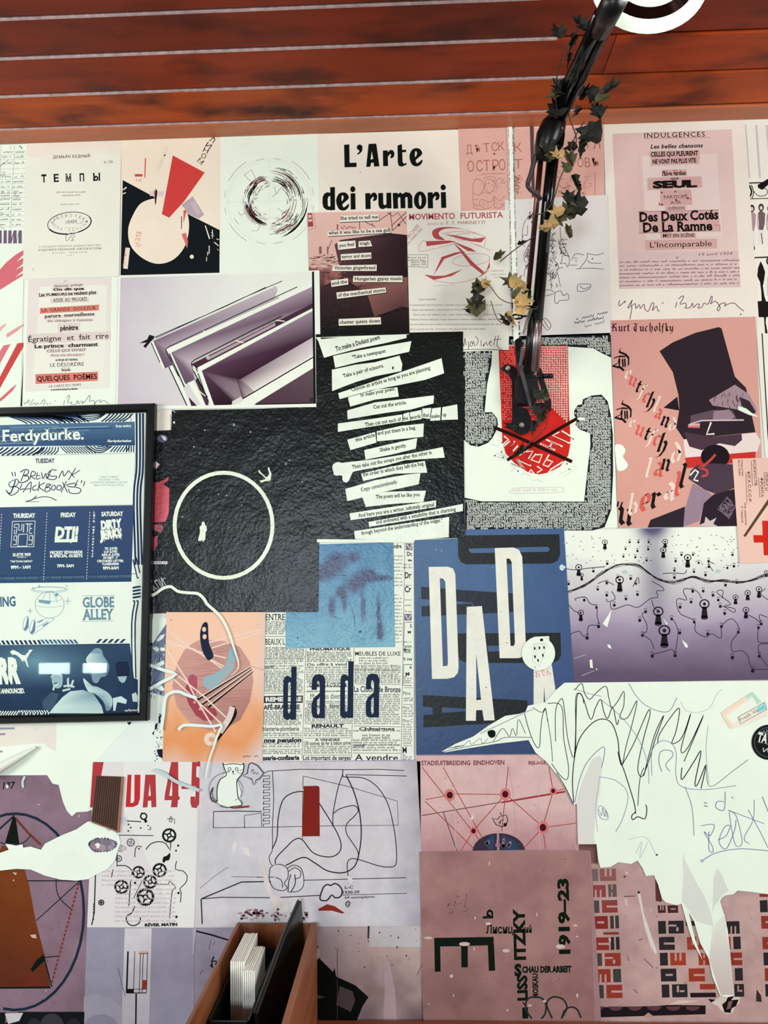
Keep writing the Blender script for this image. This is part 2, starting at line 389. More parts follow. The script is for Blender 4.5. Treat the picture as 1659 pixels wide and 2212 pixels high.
S.arc(888, 1196, 280, 0, 360, 9, (46, 38, 58), 138, rot=-7); S.arc(888, 1196, 280, 100, 160, 18, (36, 30, 48), 138, rot=-7); S.arc(888, 1196, 280, -20, 70, 15, (36, 30, 48), 138, rot=-7)
S.atext('БИБЛИОТЕКА', 892, 1222, 215, 105, 195, 338, 34, (88, 84, 92)); S.atext('ДОМА ПЕЧАТИ', 888, 1180, 225, 122, 160, 20, 30, (130, 126, 130))
S.text('18484', 845, 1210, 985, 1195, 48, (120, 112, 130)); S.line([(975, 1205), (1045, 1200), (1025, 1160), (1045, 1195), (1080, 1130)], 5, (120, 112, 130)); S.disc(1112, 1178, 9, K)
S.line([(800, 1260), (975, 1250)], 3, (150, 150, 150))
S.line([(850, 1345), (842, 1410), (870, 1415), (915, 1355), (945, 1345), (955, 1370), (920, 1390), (945, 1415), (900, 1418)], 5, (60, 50, 60), sm=4); S.line([(850, 1345), (915, 1325), (960, 1330)], 9, K)
S.text('ГОСУДАРСТВЕННОЕ ИЗДАТЕЛЬСТВО', 500, 1512, 1285, 1488, 20, (110, 84, 84), serif=True, space=1.3)
S.text('ХУДОЖЕСТВЕННОЙ ЛИТЕРАТУРЫ', 485, 1555, 1300, 1530, 23, (90, 64, 64), serif=True, space=1.3, bold=.01)
S.text('МОСКВА   ЛЕНИНГРАД', 670, 1588, 1115, 1574, 15, (110, 90, 90), space=1.4); S.text('1931', 865, 1618, 940, 1614, 13, (120, 100, 100), space=1.4)
S.line([(410, 1772), (428, 1808), (435, 1770)], 4, (110, 90, 110)); S.done()

S = Sheet('abstract_shapes_poster', 'cream and black abstract poster with a large red slab and a pale rounded shape', 'poster', 'P', [(262, 300), (476, 294), (475, 588), (260, 595)], (232, 222, 200), 3)
S.z('A2'); DK = (20, 26, 30)
S.fill([(160, 695), (590, 925), (760, 1010), (1040, 1155), (1497, 1385), (1495, 1970), (130, 2007)], DK)
S.fill(smooth_line([(300, 1180), (420, 1010), (640, 945), (880, 985), (1030, 1110), (1075, 1330), (1020, 1600), (860, 1790), (640, 1850), (430, 1770), (270, 1600), (235, 1380)], 5, True), (232, 222, 200))
S.fill([(850, 355), (1290, 592), (1010, 985), (800, 1215), (700, 1165)], (200, 66, 62), 'red_slab')
S.fill([(465, 395), (482, 395), (472, 662), (458, 662)], (196, 90, 76)); S.fill([(327, 612), (432, 612), (432, 648), (327, 648)], (200, 76, 70))
for x in (350, 384, 412): S.fill([(x - 4, 678), (x + 4, 678), (x + 3, 714), (x - 5, 714)], (200, 96, 84))
S.fill([(530, 850), (725, 848), (722, 918), (535, 915)], (212, 198, 196)); S.fill([(614, 808), (638, 850), (620, 1010), (608, 1045), (600, 950)], DK); S.fill([(588, 848), (606, 830), (606, 1000)], (190, 90, 90))
S.fill([(970, 1035), (1125, 920), (1282, 1170), (1212, 1228), (1040, 1155), (1030, 1110)], (178, 164, 172)); S.fill([(1085, 1010), (1150, 980), (1240, 1140), (1190, 1180)], (190, 178, 182))
S.fill([(998, 1110), (1040, 1110), (998, 1290)], (204, 90, 84)); S.fill([(965, 1195), (977, 1195), (974, 1370), (965, 1370)], (70, 30, 30)); S.fill([(970, 1440), (1032, 1420), (1060, 1540), (1050, 1640)], (210, 110, 108))
for q in ([(1290, 1320), (1305, 1322), (1365, 1500), (1350, 1510)], [(1422, 1545), (1485, 1595), (1480, 1608), (1418, 1558)], [(1450, 1500), (1490, 1515), (1488, 1523), (1450, 1510)], [(1458, 1637), (1485, 1660), (1478, 1668)], [(1346, 1600), (1358, 1600), (1358, 1710), (1346, 1710)], [(1325, 1685), (1335, 1685), (1335, 1735), (1325, 1735)], [(1313, 1755), (1322, 1755), (1320, 1815), (1311, 1815)], [(1392, 1378), (1402, 1378), (1400, 1505), (1394, 1505)], [(1378, 1455), (1418, 1462), (1416, 1470), (1378, 1464)],
          [(160, 825), (205, 788), (218, 800), (172, 836)], [(158, 880), (200, 862), (206, 874), (160, 893)], [(1378, 1420), (1390, 1410), (1415, 1445), (1400, 1440)]): S.fill(q, (226, 222, 204))
S.disc(1112, 1752, 28, (230, 224, 206)); S.fill([(198, 1625), (260, 1632), (228, 1922), (166, 1912)], (230, 216, 202)); S.text('БЕЛЫХ', 190, 1880, 224, 1640, 26, (212, 160, 150))
S.text('КЛИНОМ', 1412, 70, 1195, 450, 58, (36, 14, 12), bold=.01, flip=1) if 0 else [S.text(c, x0, y0, x1, y1, 64, (40, 16, 14)) for c, x0, y0, x1, y1 in (('М', 1182, 440, 1240, 488), ('О', 1232, 378, 1290, 408), ('Н', 1262, 300, 1325, 330), ('И', 1295, 225, 1355, 268), ('Л', 1345, 150, 1400, 190), ('К', 1370, 88, 1428, 130))]
[S.text(c, x0, y0, x1, y1, 62, (222, 150, 138)) for c, x0, y0, x1, y1 in (('Б', 355, 1405, 340, 1475), ('Е', 338, 1490, 330, 1535), ('Й', 335, 1560, 330, 1610))]
S.text('красной', 670, 545, 790, 250, 46, (220, 206, 192)); S.done()

S = Sheet('circular_diagram_sheet', 'white sheet with a scratchy black and dark red circular sketch', 'poster', 'P', [(476, 294), (688, 288), (692, 600), (474, 606)], (227, 240, 222), 4)
S.z('A3'); cx, cy = 795, 1003; DR = (116, 36, 40); G = (150, 140, 140)
for a, b, r, w_ in ((206, 240, 638, 5), (251, 263, 598, 4), (275, 286, 600, 4), (-61, -28, 640, 5), (-18, -7, 625, 4), (5, 14, 622, 4), (35, 60, 632, 4), (72, 84, 600, 4), (96, 107, 605, 4), (120, 151, 645, 5), (162, 172, 638, 4), (184, 194, 632, 4)):
    S.arc(cx, cy, r, a, b, w_, (110, 80, 84), inc=False)
for r, a, b in ((600, 0, 360), (585, 0, 360), (560, 190, 350), (240, 0, 360), (42, 0, 360), (210, 180, 330), (370, 175, 250), (395, 80, 180), (350, 0, 90)): S.arc(cx, cy, r, a, b, 2, (206, 196, 190), inc=False)
S.line([(800, 430), (798, 1560)], 2, (200, 190, 186)); S.line([(190, 1020), (1390, 985)], 2, (200, 190, 186))
for r, a, b, w_, c in ((425, -88, -20, 8, DR), (440, -66, -2, 12, K), (465, -72, -5, 6, K), (395, -85, -10, 5, (70, 50, 60)), (372, -60, -8, 9, DR), (345, -78, -20, 9, K), (318, -82, -35, 12, K), (300, -80, -20, 6, (60, 40, 50)), (285, -70, -25, 9, K), (335, -10, 60, 6, DR), (375, -5, 55, 5, DR), (300, 10, 70, 7, DR), (480, -5, 60, 5, K), (500, -6, 30, 5, K), (535, -5, 72, 7, K), (530, 10, 68, 15, K), (520, 25, 60, 12, K),
                    (450, 40, 82, 6, DR), (435, 42, 84, 8, DR), (415, 50, 80, 4, DR), (355, 60, 88, 4, (120, 90, 90)), (292, 170, 235, 13, K), (280, 195, 232, 12, K), (310, 185, 262, 5, DR), (330, 228, 262, 9, DR), (345, 190, 265, 5, DR), (300, 230, 262, 10, DR), (365, 195, 255, 4, DR),
                    (320, 98, 172, 24, (24, 28, 26)), (300, 110, 170, 10, DR), (342, 95, 170, 9, K), (280, 130, 172, 16, (90, 30, 36)), (360, 100, 172, 5, DR), (268, 95, 150, 4, (80, 60, 66)), (380, 120, 165, 4, (120, 90, 90)), (250, 90, 140, 3, G)):
    S.arc(cx, cy, r, a, b, w_ * 1.55, c, taper=(.3, 1, .8, 1, .3))
for _ in range(260):
    r = random.uniform(250, 500); a = random.choice((random.uniform(-85, 0), random.uniform(95, 175), random.uniform(185, 260), random.uniform(20, 80)))
    S.arc(cx, cy, r if a < 95 and a > -90 else r * .75, a, a + random.uniform(3, 14), random.uniform(3, 8), random.choice((K, DR, (90, 70, 90), G)), inc=False)
for q in ([(437, 635), (543, 563), (600, 690)], [(437, 635), (530, 730)], [(1020, 550), (1110, 600), (1010, 730)], [(975, 830), (1035, 890), (1090, 830)], [(860, 800), (890, 900), (835, 945)], [(890, 905), (1000, 760)], [(905, 1100), (1190, 1310)], [(360, 1150), (390, 1205), (450, 1170)], [(300, 1250), (360, 1330)], [(545, 1420), (630, 1420), (665, 1330)]): S.line(q, 4, (100, 80, 84))
S.scrib(860, 1355, 990, 1300, 26, 4, DR); S.scrib(880, 1460, 1010, 1425, 26, 5, DR); S.scrib(545, 1000, 620, 980, 30, 3, (110, 90, 90)); S.done()

S = Sheet('bold_title_poster', 'cream poster with two lines of heavy black Italian lettering', 'poster', 'P', [(687, 289), (990, 281), (996, 470), (690, 480)], (232, 226, 210), 5)
S.z('A4')
def Lt(pts, dx=0, dy=0, holes=()): S.fill([(x + dx, y + dy) for x, y in pts], K, 'lettering', holes=[[(x + dx, y + dy) for x, y in h] for h in holes])
def Ls(pts, dx=0, dy=0, holes=()): Lt(smooth_line(pts, 4, True), dx, dy, [smooth_line(h, 4, True) for h in holes])
Lt([(400, 157), (455, 153), (458, 345), (530, 343), (530, 388), (405, 392)])
S.disc(562, 185, 30, K, name='lettering'); Lt([(592, 185), (588, 222), (565, 248), (540, 262), (534, 254), (556, 232), (560, 205)])
Lt([(655, 148), (735, 145), (768, 382), (712, 384), (706, 343), (683, 344), (672, 386), (630, 388)], holes=[[(688, 226), (703, 303), (676, 312)]])
RR = [(803, 218), (853, 215), (853, 236), (880, 210), (908, 214), (924, 245), (918, 282), (893, 299), (878, 292), (890, 262), (878, 252), (855, 285), (858, 378), (806, 380)]
Lt(RR); Lt([(955, 165), (1000, 150), (1004, 210), (1045, 208), (1045, 233), (1005, 236), (1008, 335), (1022, 355), (1050, 345), (1048, 364), (1000, 386), (968, 375), (958, 340)])
EO = [(1145, 193), (1185, 200), (1212, 238), (1200, 268), (1150, 312), (1148, 335), (1165, 347), (1212, 312), (1210, 343), (1185, 372), (1150, 382), (1108, 365), (1083, 310), (1083, 255), (1108, 208)]
EH = [(1146, 222), (1158, 245), (1148, 275), (1138, 282), (1137, 240)]
Ls(EO, holes=[EH])
Lt([(255, 598), (305, 596), (307, 835), (262, 838), (215, 832), (185, 808), (175, 760), (178, 700), (195, 665), (225, 650), (257, 656)], holes=[[(240, 694), (256, 688), (259, 792), (245, 800), (232, 790), (230, 720)]])
Ls([(x * 1.0, y) for x, y in EO], -762, 459, [EH]); Lt([(467, 662), (517, 660), (520, 828), (470, 832)]); S.disc(491, 619, 27, K, 31, name='lettering')
Lt([(x * 1.04 - 215, y * 1.02 + 439) for x, y in RR])
Lt([(755, 660), (805, 657), (808, 770), (820, 785), (840, 775), (840, 657), (890, 655), (893, 818), (850, 820), (845, 810), (800, 828), (770, 815), (757, 780)])
Lt([(905, 660), (955, 655), (957, 670), (985, 652), (1008, 668), (1040, 648), (1085, 658), (1108, 690), (1112, 815), (1063, 818), (1060, 705), (1045, 698), (1035, 710), (1038, 816), (988, 818), (984, 705), (970, 700), (958, 720), (962, 820), (912, 822)])
S.disc(1190, 735, 65, K, 93, name='lettering'); S.fill(arcp(1191, 737, 15, 58, 0, 345, 14), (232, 226, 210), 'letter_counter')
Lt([(x * 1.04 + 433, y * 1.02 + 431) for x, y in RR]); Lt([(1405, 650), (1457, 648), (1462, 812), (1410, 815)]); S.disc(1430, 600, 27, K, 30, name='lettering')
S.fill([(560, 436), (578, 446), (570, 450)], (110, 40, 50)); S.done()

# pink sheets with pencilled Cyrillic letters, one each side of the white strip
PKD = (214, 170, 156); BR = (168, 110, 96)
def pinksheet(lb, pts, dx, shapes, n):
    S = Sheet('pencil_lettered_sheet', lb, 'poster', 'P', pts, PKD, n, group=None); S.z('A5')
    return S
S = pinksheet('dusty pink sheet of pencilled Cyrillic letters left of the white wall strip', [(989, 268), (1100, 265), (1102, 458), (995, 460)], 0, 0, 4)
S.fill([(450, 20), (800, 10), (800, 50), (452, 70)], (226, 184, 172), 'paper_tone')
for i, (c, x) in enumerate(zip('ДѢТСКІЙ', (510, 575, 640, 700, 750))): S.text(c, x, 250 - i * 6, x + 45, 246 - i * 6, 62, BR)
for i, (c, x) in enumerate(zip('ОСТРОВ', (520, 585, 640, 705, 755))): S.text(c, x, 385 - i * 3, x + 48, 383 - i * 3, 78, BR)
S.disc(718, 250, 8, (150, 80, 56))
for q in ([(560, 620), (560, 480), (590, 440), (640, 470), (630, 530), (600, 560), (560, 540)], [(650, 480), (660, 440), (710, 450), (720, 500), (690, 540), (650, 520), (650, 480)], [(740, 520), (730, 460), (770, 430), (800, 470)], [(560, 620), (600, 640), (620, 590), (690, 610), (720, 560), (715, 640), (760, 655), (800, 610)], [(600, 560), (640, 540), (700, 550)], [(720, 570), (760, 600), (800, 560)], [(635, 435), (680, 420), (730, 430), (700, 460)], [(620, 400), (800, 395)], [(560, 650), (620, 665), (700, 650)]):
    S.line(q, 5, (176, 128, 120), 'pencil_drawing', sm=4)
for _ in range(30): x, y = random.uniform(560, 790), random.uniform(420, 650); S.line([(x, y), (x + random.uniform(-30, 30), y + random.uniform(-30, 30)), (x + random.uniform(-50, 50), y + random.uniform(-20, 40))], 3, (196, 150, 140), 'pencil_drawing', sm=3, inc=False)
S.done()
S = pinksheet('dusty pink sheet of pencilled Cyrillic letters behind the lamp joint', [(1111, 266), (1304, 262), (1306, 424), (1114, 432)], 0, 0, 4)
S.fill([(870, 15), (1520, 10), (1522, 50), (872, 60)], (226, 184, 172), 'paper_tone')
for c, x0, x1 in (('К', 868, 925), ('И', 1380, 1420), ('Л', 1455, 1510)): S.text(c, x0, 235 - (x0 - 868) * .04, x1, 232 - (x0 - 868) * .04, 62, BR)
for c, x0, x1 in (('Т', 866, 930), ('Р', 1300, 1330), ('О', 1340, 1385), ('В', 1395, 1435), ('Ъ', 1448, 1505)): S.text(c, x0, 360 - (x0 - 868) * .02, x1, 358 - (x0 - 868) * .02, 66, BR)
S.fill([(982, 12), (1012, 12), (1020, 572), (998, 574)], (88, 68, 66), 'dark_band')
S.line([(1470, 385), (1468, 560)], 4, BR)
for _ in range(60): x, y = random.choice((random.uniform(870, 900), random.uniform(1170, 1450))), random.uniform(400, 555); S.line([(x, y), (x + random.uniform(-30, 30), y + random.uniform(-30, 20)), (x + random.uniform(-40, 40), y + random.uniform(-20, 20))], 3.5, (180, 124, 108), 'pencil_drawing', sm=3, inc=False)
S.done()

# ---------------------------------------------------------------- second row
S = Sheet('sepia_harbour_poster', 'sepia photo sheet of a dark ship hull with pasted strips of a typed poem', 'poster', 'P', [(664, 462), (878, 456), (885, 724), (671, 728)], (210, 176, 164), 6)
S.z('A4')
def fn(u, v):
    hor = .44 + .02 * math.sin(u * 9)
    if v < hor: return mix((222, 186, 172), (208, 170, 158), v * 2 + .2 * fbm(u * 12, v * 12))
    t = fbm(u * 22, v * 30, 3); c = mix((150, 98, 92), (52, 34, 38), (v - hor) * 3.2 + (t - .5) * 1.4)
    return c if v < .75 else mix((50, 32, 38), (24, 24, 24), (v - .7) * 5 + (t - .5) * .8)
S.image([(18, 862), (1050, 845), (1080, 2118), (56, 2140)], 70, 90, fn)
S.fill([(300, 1195), (365, 1145), (880, 1075), (1055, 1095), (1065, 1530), (700, 1560), (640, 1570), (380, 1530)], [(92, 66, 70), (80, 54, 58), (52, 38, 42), (44, 32, 34), (36, 26, 28), (46, 30, 32), (70, 44, 46), (70, 46, 50)], 'ship_hull')
S.fill([(395, 1620), (600, 1560), (1050, 1540), (1070, 1850), (1000, 1840), (700, 1950), (640, 1740), (400, 1660)], [(140, 92, 84), (150, 98, 90), (130, 88, 82), (92, 62, 62), (84, 56, 58), (104, 72, 68), (130, 88, 82), (90, 60, 58)], 'lit_deck')
S.fill([(380, 1530), (640, 1700), (720, 1960), (1075, 1860), (1080, 2118), (160, 2135), (155, 1640)], [(46, 30, 32), (60, 42, 42), (40, 30, 30), (46, 34, 34), (24, 22, 22), (22, 24, 24), (60, 42, 46)], 'dark_foreground')
for q in ([(880, 855), (905, 1050)], [(850, 860), (905, 900), (960, 860), (1040, 980)], [(905, 1050), (1050, 900)], [(770, 940), (890, 860)], [(890, 1000), (1045, 860)], [(560, 960), (565, 1060)], [(620, 960), (725, 1010)], [(690, 970), (700, 1000)]): S.line(q, 7, (96, 50, 54))
for x in (140, 152, 222): S.fill([(x, 1215), (x + 14, 1213), (x + 16, 1290), (x, 1292)], (134, 90, 90), 'chimney')
S.line([(235, 1245), (275, 1145)], 6, (120, 70, 70)); S.fill([(325, 985), (338, 983), (338, 1040), (325, 1042)], (120, 72, 78))
S.line([(370, 1010), (385, 1035), (400, 1000), (430, 1030), (450, 1010), (520, 1020)], 9, (130, 80, 84)); S.disc(970, 990, 14, (80, 40, 44))
S.fill([(22, 868), (66, 868), (82, 1005), (24, 1010)], (150, 70, 70)); S.fill([(28, 885), (60, 885), (64, 915), (30, 918)], (220, 180, 168)); S.fill([(28, 930), (66, 930), (70, 955), (30, 958)], (220, 180, 168)); S.line([(85, 870), (105, 1020), (30, 1045)], 5, (180, 130, 124))
for _ in range(90):
    x, y = random.uniform(30, 380), random.uniform(1300, 1500); S.line([(x, y), (x + random.uniform(15, 70), y + random.uniform(-8, 8))], random.uniform(3, 8), random.choice(((96, 58, 60), (170, 120, 112), (70, 44, 48))), 'harbour_detail', inc=False)
for _ in range(80):
    x, y = random.uniform(165, 600), random.uniform(1600, 2080); S.line([(x, y), (x + random.uniform(30, 90), y - random.uniform(10, 35))], random.uniform(2, 5), (64, 48, 50), 'harbour_detail', inc=False)
STR = (224, 224, 206)
for q, t, a in (([(355, 895), (760, 880), (765, 945), (355, 962)], 'She tried to tell me', (360, 938, 752, 922)), ([(228, 1058), (880, 1022), (886, 1072), (230, 1108)], 'what it was like to be a sea gull', (236, 1090, 880, 1058)),
                ([(330, 1165), (518, 1152), (524, 1230), (340, 1250)], 'you feel', (345, 1222, 508, 1205)), ([(552, 1160), (672, 1152), (692, 1212), (550, 1220)], 'tragic', (565, 1200, 668, 1192)),
                ([(365, 1295), (682, 1276), (684, 1340), (367, 1358)], 'terror and doom', (375, 1338, 680, 1322)), ([(283, 1412), (740, 1402), (738, 1468), (275, 1470)], 'Victorian gingerbread', (295, 1452, 728, 1450)),
                ([(496, 1520), (1008, 1518), (1008, 1585), (492, 1583)], 'Hungarian gypsy music', (508, 1566, 1003, 1562)), ([(263, 1566), (440, 1545), (446, 1608), (270, 1635)], 'and the', (276, 1614, 435, 1592)),
                ([(320, 1692), (830, 1640), (838, 1692), (328, 1758)], 'of the mechanical storm', (336, 1738, 828, 1680)), ([(343, 1968), (780, 1948), (786, 2022), (346, 2038)], 'chatter quiets down', (355, 2018, 778, 2002))):
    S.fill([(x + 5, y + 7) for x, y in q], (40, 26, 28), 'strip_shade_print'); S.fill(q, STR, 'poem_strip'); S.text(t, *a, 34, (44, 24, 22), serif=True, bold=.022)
S.done()

S = Sheet('futurist_letter_sheet', 'pale letterhead sheet with red heading, red swooping figure, typed lines and signature', 'poster', 'P', [(878, 458), (1101, 454), (1099, 756), (985, 760), (884, 762)], (222, 222, 208), 6)
S.z('A5'); MR = (176, 76, 80)
S.text('MOVIMENTO', 82, 742, 425, 735, 43, MR, bold=.02); S.text('FUTURISTA', 466, 734, 785, 726, 42, MR, bold=.02)
S.text('diretto da', 218, 781, 340, 777, 17, (180, 110, 110)); S.text('F. T. MARINETTI', 358, 777, 650, 772, 22, (160, 84, 84), serif=True)
S.text('MARCIARE', 52, 915, 162, 790, 26, (180, 100, 100)); S.text('NON MARCIRE', 52, 960, 185, 812, 20, (180, 100, 100))
for q, sm in (([(500, 815), (400, 797), (310, 800), (262, 820), (255, 850), (280, 885), (350, 893), (310, 862), (305, 835), (340, 812), (410, 805)], 3), ([(340, 850), (420, 858), (560, 885), (655, 872), (620, 912), (520, 900), (420, 872)], 0),
              ([(208, 902), (380, 897), (430, 905), (370, 918), (212, 940)], 0), ([(400, 900), (490, 935), (545, 955), (585, 982), (520, 975), (440, 925)], 0), ([(405, 908), (470, 960), (560, 1060), (640, 1130), (630, 1150), (540, 1080), (450, 960)], 0),
              ([(585, 1182), (660, 1120), (680, 1060), (682, 1010), (685, 1095), (650, 1140)], 0), ([(262, 1160), (325, 1020), (430, 985), (510, 980), (440, 1000), (345, 1035)], 0), ([(192, 1150), (270, 1162), (350, 1158), (480, 1112), (400, 1162), (265, 1192)], 0)):
    S.fill(q, MR, 'red_figure', sm=sm)
for q in ([(330, 848), (430, 830), (560, 840), (650, 870)], [(155, 945), (180, 902), (208, 902)], [(155, 945), (178, 978), (420, 920)], [(655, 872), (635, 945), (540, 910)], [(585, 925), (690, 972)], [(265, 1195), (420, 1215), (580, 1180), (680, 1120)], [(500, 815), (600, 850), (655, 872)]): S.line(q, 3, (190, 110, 110), sm=4)
S.arc(545, 1040, 140, 0, 360, 3, (190, 110, 110), 44, rot=-6); S.arc(500, 870, 76, 0, 300, 3, (190, 110, 110), 25, rot=0)
S.line([(60, 1003), (222, 1002), (220, 1096), (60, 1092)], 4, (70, 70, 66), closed=True)
for i, y in enumerate((1030, 1050)): S.micro(74, y, 208, y - 2, 9, (110, 110, 100), stroke=.8)
S.text('febbraio 1909', 96, 1066, 208, 1062, 13, (90, 90, 84)); S.text('febbraio 1939', 96, 1084, 208, 1080, 13, (90, 90, 84))
S.text('DIREZIONE:', 695, 1130, 790, 1128, 12, (190, 130, 126)); S.text('Piazza Adriana,', 695, 1155, 808, 1152, 11, (190, 130, 126)); S.text('ROMA', 722, 1177, 775, 1175, 11, (190, 130, 126)); S.micro(260, 1240, 425, 1236, 9, (190, 190, 180))
TY = (76, 62, 56)
S.text('Caro Futurista', 155, 1344, 283, 1340, 13, TY)
for i, (t, x0, x1) in enumerate((('Il trentennale del Futurismo coincide con la quarta                 alla gioia porta', 92, 775), ('eippe aeropittori e aeroscultori futuristi', 102, 500), ('Sarei lieto di vederti con i tuoi amici futuristi           il giorno 9', 115, 745), ('mattina Piazza Adriana, ti per decidere insieme degli sviluppi dell\'aero', 90, 750), ('sia aeropittura aeroscultura aeromusica aeroarchitettura poesia dei tavoli', 90, 775), ('ed a nuove arti da  inventare alla gloria della Grande Italia', 90, 652))):
    S.text(t, x0, 1384 + i * 36, x1, 1382 + i * 36, 11.5, TY, space=1.05)
for q in ([(480, 1640), (492, 1690), (498, 1625), (508, 1680)], [(525, 1650), (526, 1712)], [(556, 1668), (545, 1650), (535, 1685), (555, 1680), (562, 1648), (575, 1690)], [(575, 1610), (598, 1640), (585, 1680)], [(618, 1640), (622, 1690)], [(640, 1668), (635, 1690), (655, 1655), (668, 1685)], [(680, 1665), (695, 1655), (690, 1645), (678, 1668), (700, 1685)], [(728, 1612), (712, 1680)], [(750, 1605), (738, 1680), (772, 1712)], [(712, 1640), (772, 1632)]): S.line(q, 4, (54, 34, 26), 'signature', sm=3)
S.line([(480, 1712), (650, 1708), (825, 1718)], 4, (40, 34, 30)); S.done()

S = Sheet('ink_figure_sheet', 'pale grey sheet with an ink sketch of a striding figure, behind the lamp arm', 'poster', 'P', [(1090, 432), (1312, 421), (1320, 724), (1100, 742)], (216, 214, 208), 5)
S.z('D4'); IK = (40, 34, 36)
for q in ([(440, 990), (350, 1070), (320, 1200), (330, 1240)], [(375, 1110), (372, 1210), (330, 1215), (318, 1290), (350, 1335)], [(345, 1480), (340, 1420), (395, 1290)], [(340, 1640), (350, 1560), (400, 1480)], [(620, 1440), (680, 1510), (685, 1560), (620, 1640), (560, 1580)], [(605, 1600), (620, 1760)], [(680, 1600), (710, 1740)], [(690, 1260), (720, 1380), (760, 1420), (800, 1430)], [(705, 1130), (720, 1260), (790, 1420)], [(730, 1420), (720, 1480), (710, 1505), (760, 1500), (780, 1535), (800, 1490), (790, 1420), (735, 1425)], [(800, 1520), (880, 1520)], [(690, 1555), (735, 1540)], [(825, 1470), (860, 1405), (950, 1415)], [(850, 1445), (880, 1450)], [(855, 1475), (880, 1478)], [(980, 1400), (975, 1460), (905, 1550)], [(980, 1400), (1080, 1415), (1150, 1395)], [(985, 1470), (1020, 1498), (1125, 1500)], [(865, 1558), (1010, 1550), (1150, 1560)],
          [(530, 1780), (600, 1770), (655, 1800)], [(530, 1800), (540, 1835), (640, 1810)], [(655, 1800), (650, 1850), (655, 1900), (680, 1910), (700, 1880), (790, 1870), (785, 1810)], [(655, 1800), (710, 1780), (740, 1830), (780, 1800)], [(880, 1760), (890, 1715), (960, 1710), (1020, 1720), (1000, 1760), (940, 1785), (890, 1785), (880, 1760)], [(905, 1730), (950, 1760), (1010, 1735)], [(520, 2090), (560, 2060), (612, 2130), (575, 2180), (520, 2110)], [(545, 2085), (590, 2160)]): S.line(q, 5, IK, 'ink_drawing', sm=4)
for _ in range(100):
    x, y = random.choice(((random.uniform(345, 400), random.uniform(1300, 1560)), (random.uniform(570, 680), random.uniform(1460, 1740)), (random.uniform(590, 640), random.uniform(1200, 1440)), (random.uniform(690, 760), random.uniform(1250, 1420)), (random.uniform(380, 440), random.uniform(990, 1080))))
    S.line([(x, y), (x + random.uniform(-8, 30), y + random.uniform(-30, 30)), (x + random.uniform(10, 40), y - random.uniform(-10, 40))], 4, IK, 'ink_drawing', sm=3, inc=False)
S.disc(1034, 1455, 7, IK); S.scrib(860, 2085, 1180, 2010, 26, 5, IK); S.scrib(840, 2120, 1175, 2060, 20, 5, IK); S.scrib(950, 2160, 1150, 2105, 22, 4, (80, 70, 76)); S.done()

# white strip of bare wall paint with torn dark edges (a cover strip standing just proud of the sheets)
S = Sheet('white_cover_strip', 'narrow white strip running down the wall left of the lamp arm', 'strip', 'P', [(1096, 264), (1107, 264), (1114, 500), (1124, 742), (1109, 744), (1102, 500)], (232, 240, 226), 8, thick=.004)
S.z('P')
for a, b in (((1098, 266), (1103, 500)), ((1103, 500), (1109, 744)), ((1107, 266), (1113, 500)), ((1113, 500), (1123, 742))):
    n = 30
    for i in range(n):
        t = i / n; x = a[0] * (1 - t) + b[0] * t; y = a[1] * (1 - t) + b[1] * t
        w_ = random.uniform(.6, 1.6) if y < 600 else random.uniform(.8, 4)
        S.line([(x + random.uniform(-.5, .5), y), (x + random.uniform(-.5, .5), y + random.uniform(4, 10))], w_, (92, 66, 66) if y < 600 else (84, 66, 74), 'torn_edge_stain', inc=False)
S.done()

S = Sheet('pasted_words_sheet', 'tall pale pink sheet of collaged French phrases above a large purple signature', 'poster', 'P', [(1303, 265), (1608, 256), (1640, 700), (1318, 706)], (228, 222, 208), 3)
S.z('B1'); K2 = (28, 22, 22)
S.fill([(105, 180), (1297, 135), (1362, 1345), (160, 1372)], [(212, 184, 178), (216, 190, 184), (220, 198, 190), (214, 188, 180)], 'mauve_panel'); S.fill([(400, 400), (1150, 380), (1200, 1200), (450, 1240)], [(222, 204, 196)] * 4, 'paper_tone')
S.fill([(160, 1372), (1362, 1345), (1387, 1712), (172, 1730)], (208, 186, 182), 'mauve_panel')
S.text('INDULGENCES', 425, 222, 1030, 208, 50, K2, bold=.005, space=1.15); S.line([(420, 228), (1080, 215)], 3, (120, 50, 40)); S.line([(355, 170), (395, 950)], 2, (206, 160, 156))
S.text('Les belles chansons', 482, 328, 1005, 314, 38, K2, bold=.03, shear=.25, serif=True, space=1.05)
for q in ([(472, 350), (975, 345), (978, 415), (970, 480), (490, 500), (488, 420), (475, 418)], [(600, 540), (845, 535), (847, 600), (600, 608)], [(455, 620), (995, 605), (1003, 715), (455, 745)], [(580, 740), (890, 735), (905, 890), (582, 900)], [(630, 905), (838, 900), (838, 940), (632, 945)], [(362, 958), (1165, 940), (1182, 1155), (372, 1172)], [(585, 1178), (940, 1170), (942, 1220), (588, 1224)], [(432, 1242), (1148, 1228), (1152, 1325), (434, 1343)]): S.fill(q, (204, 166, 160), 'pasted_scrap')
S.text('CELLES QUI PLEURENT', 490, 408, 962, 394, 44, K2, bold=.035); S.text('NE VONT PAS PLUS VITE', 508, 480, 942, 466, 42, K2, bold=.035)
S.text("l'ange gardien", 605, 598, 842, 590, 40, K2, bold=.03); S.text('QUI', 685, 638, 765, 634, 17, K2, bold=.04)
S.text('SEUL', 508, 722, 952, 708, 64, K2, bold=.07); S.text('A', 720, 770, 748, 769, 28, K2)
S.text('PARTICIPÉ', 617, 828, 855, 820, 30, (70, 40, 34), serif=True); S.text('A LA', 683, 882, 795, 878, 28, (50, 30, 26), serif=True); S.text('GUÉRISON', 660, 938, 825, 934, 28, K2, serif=True)
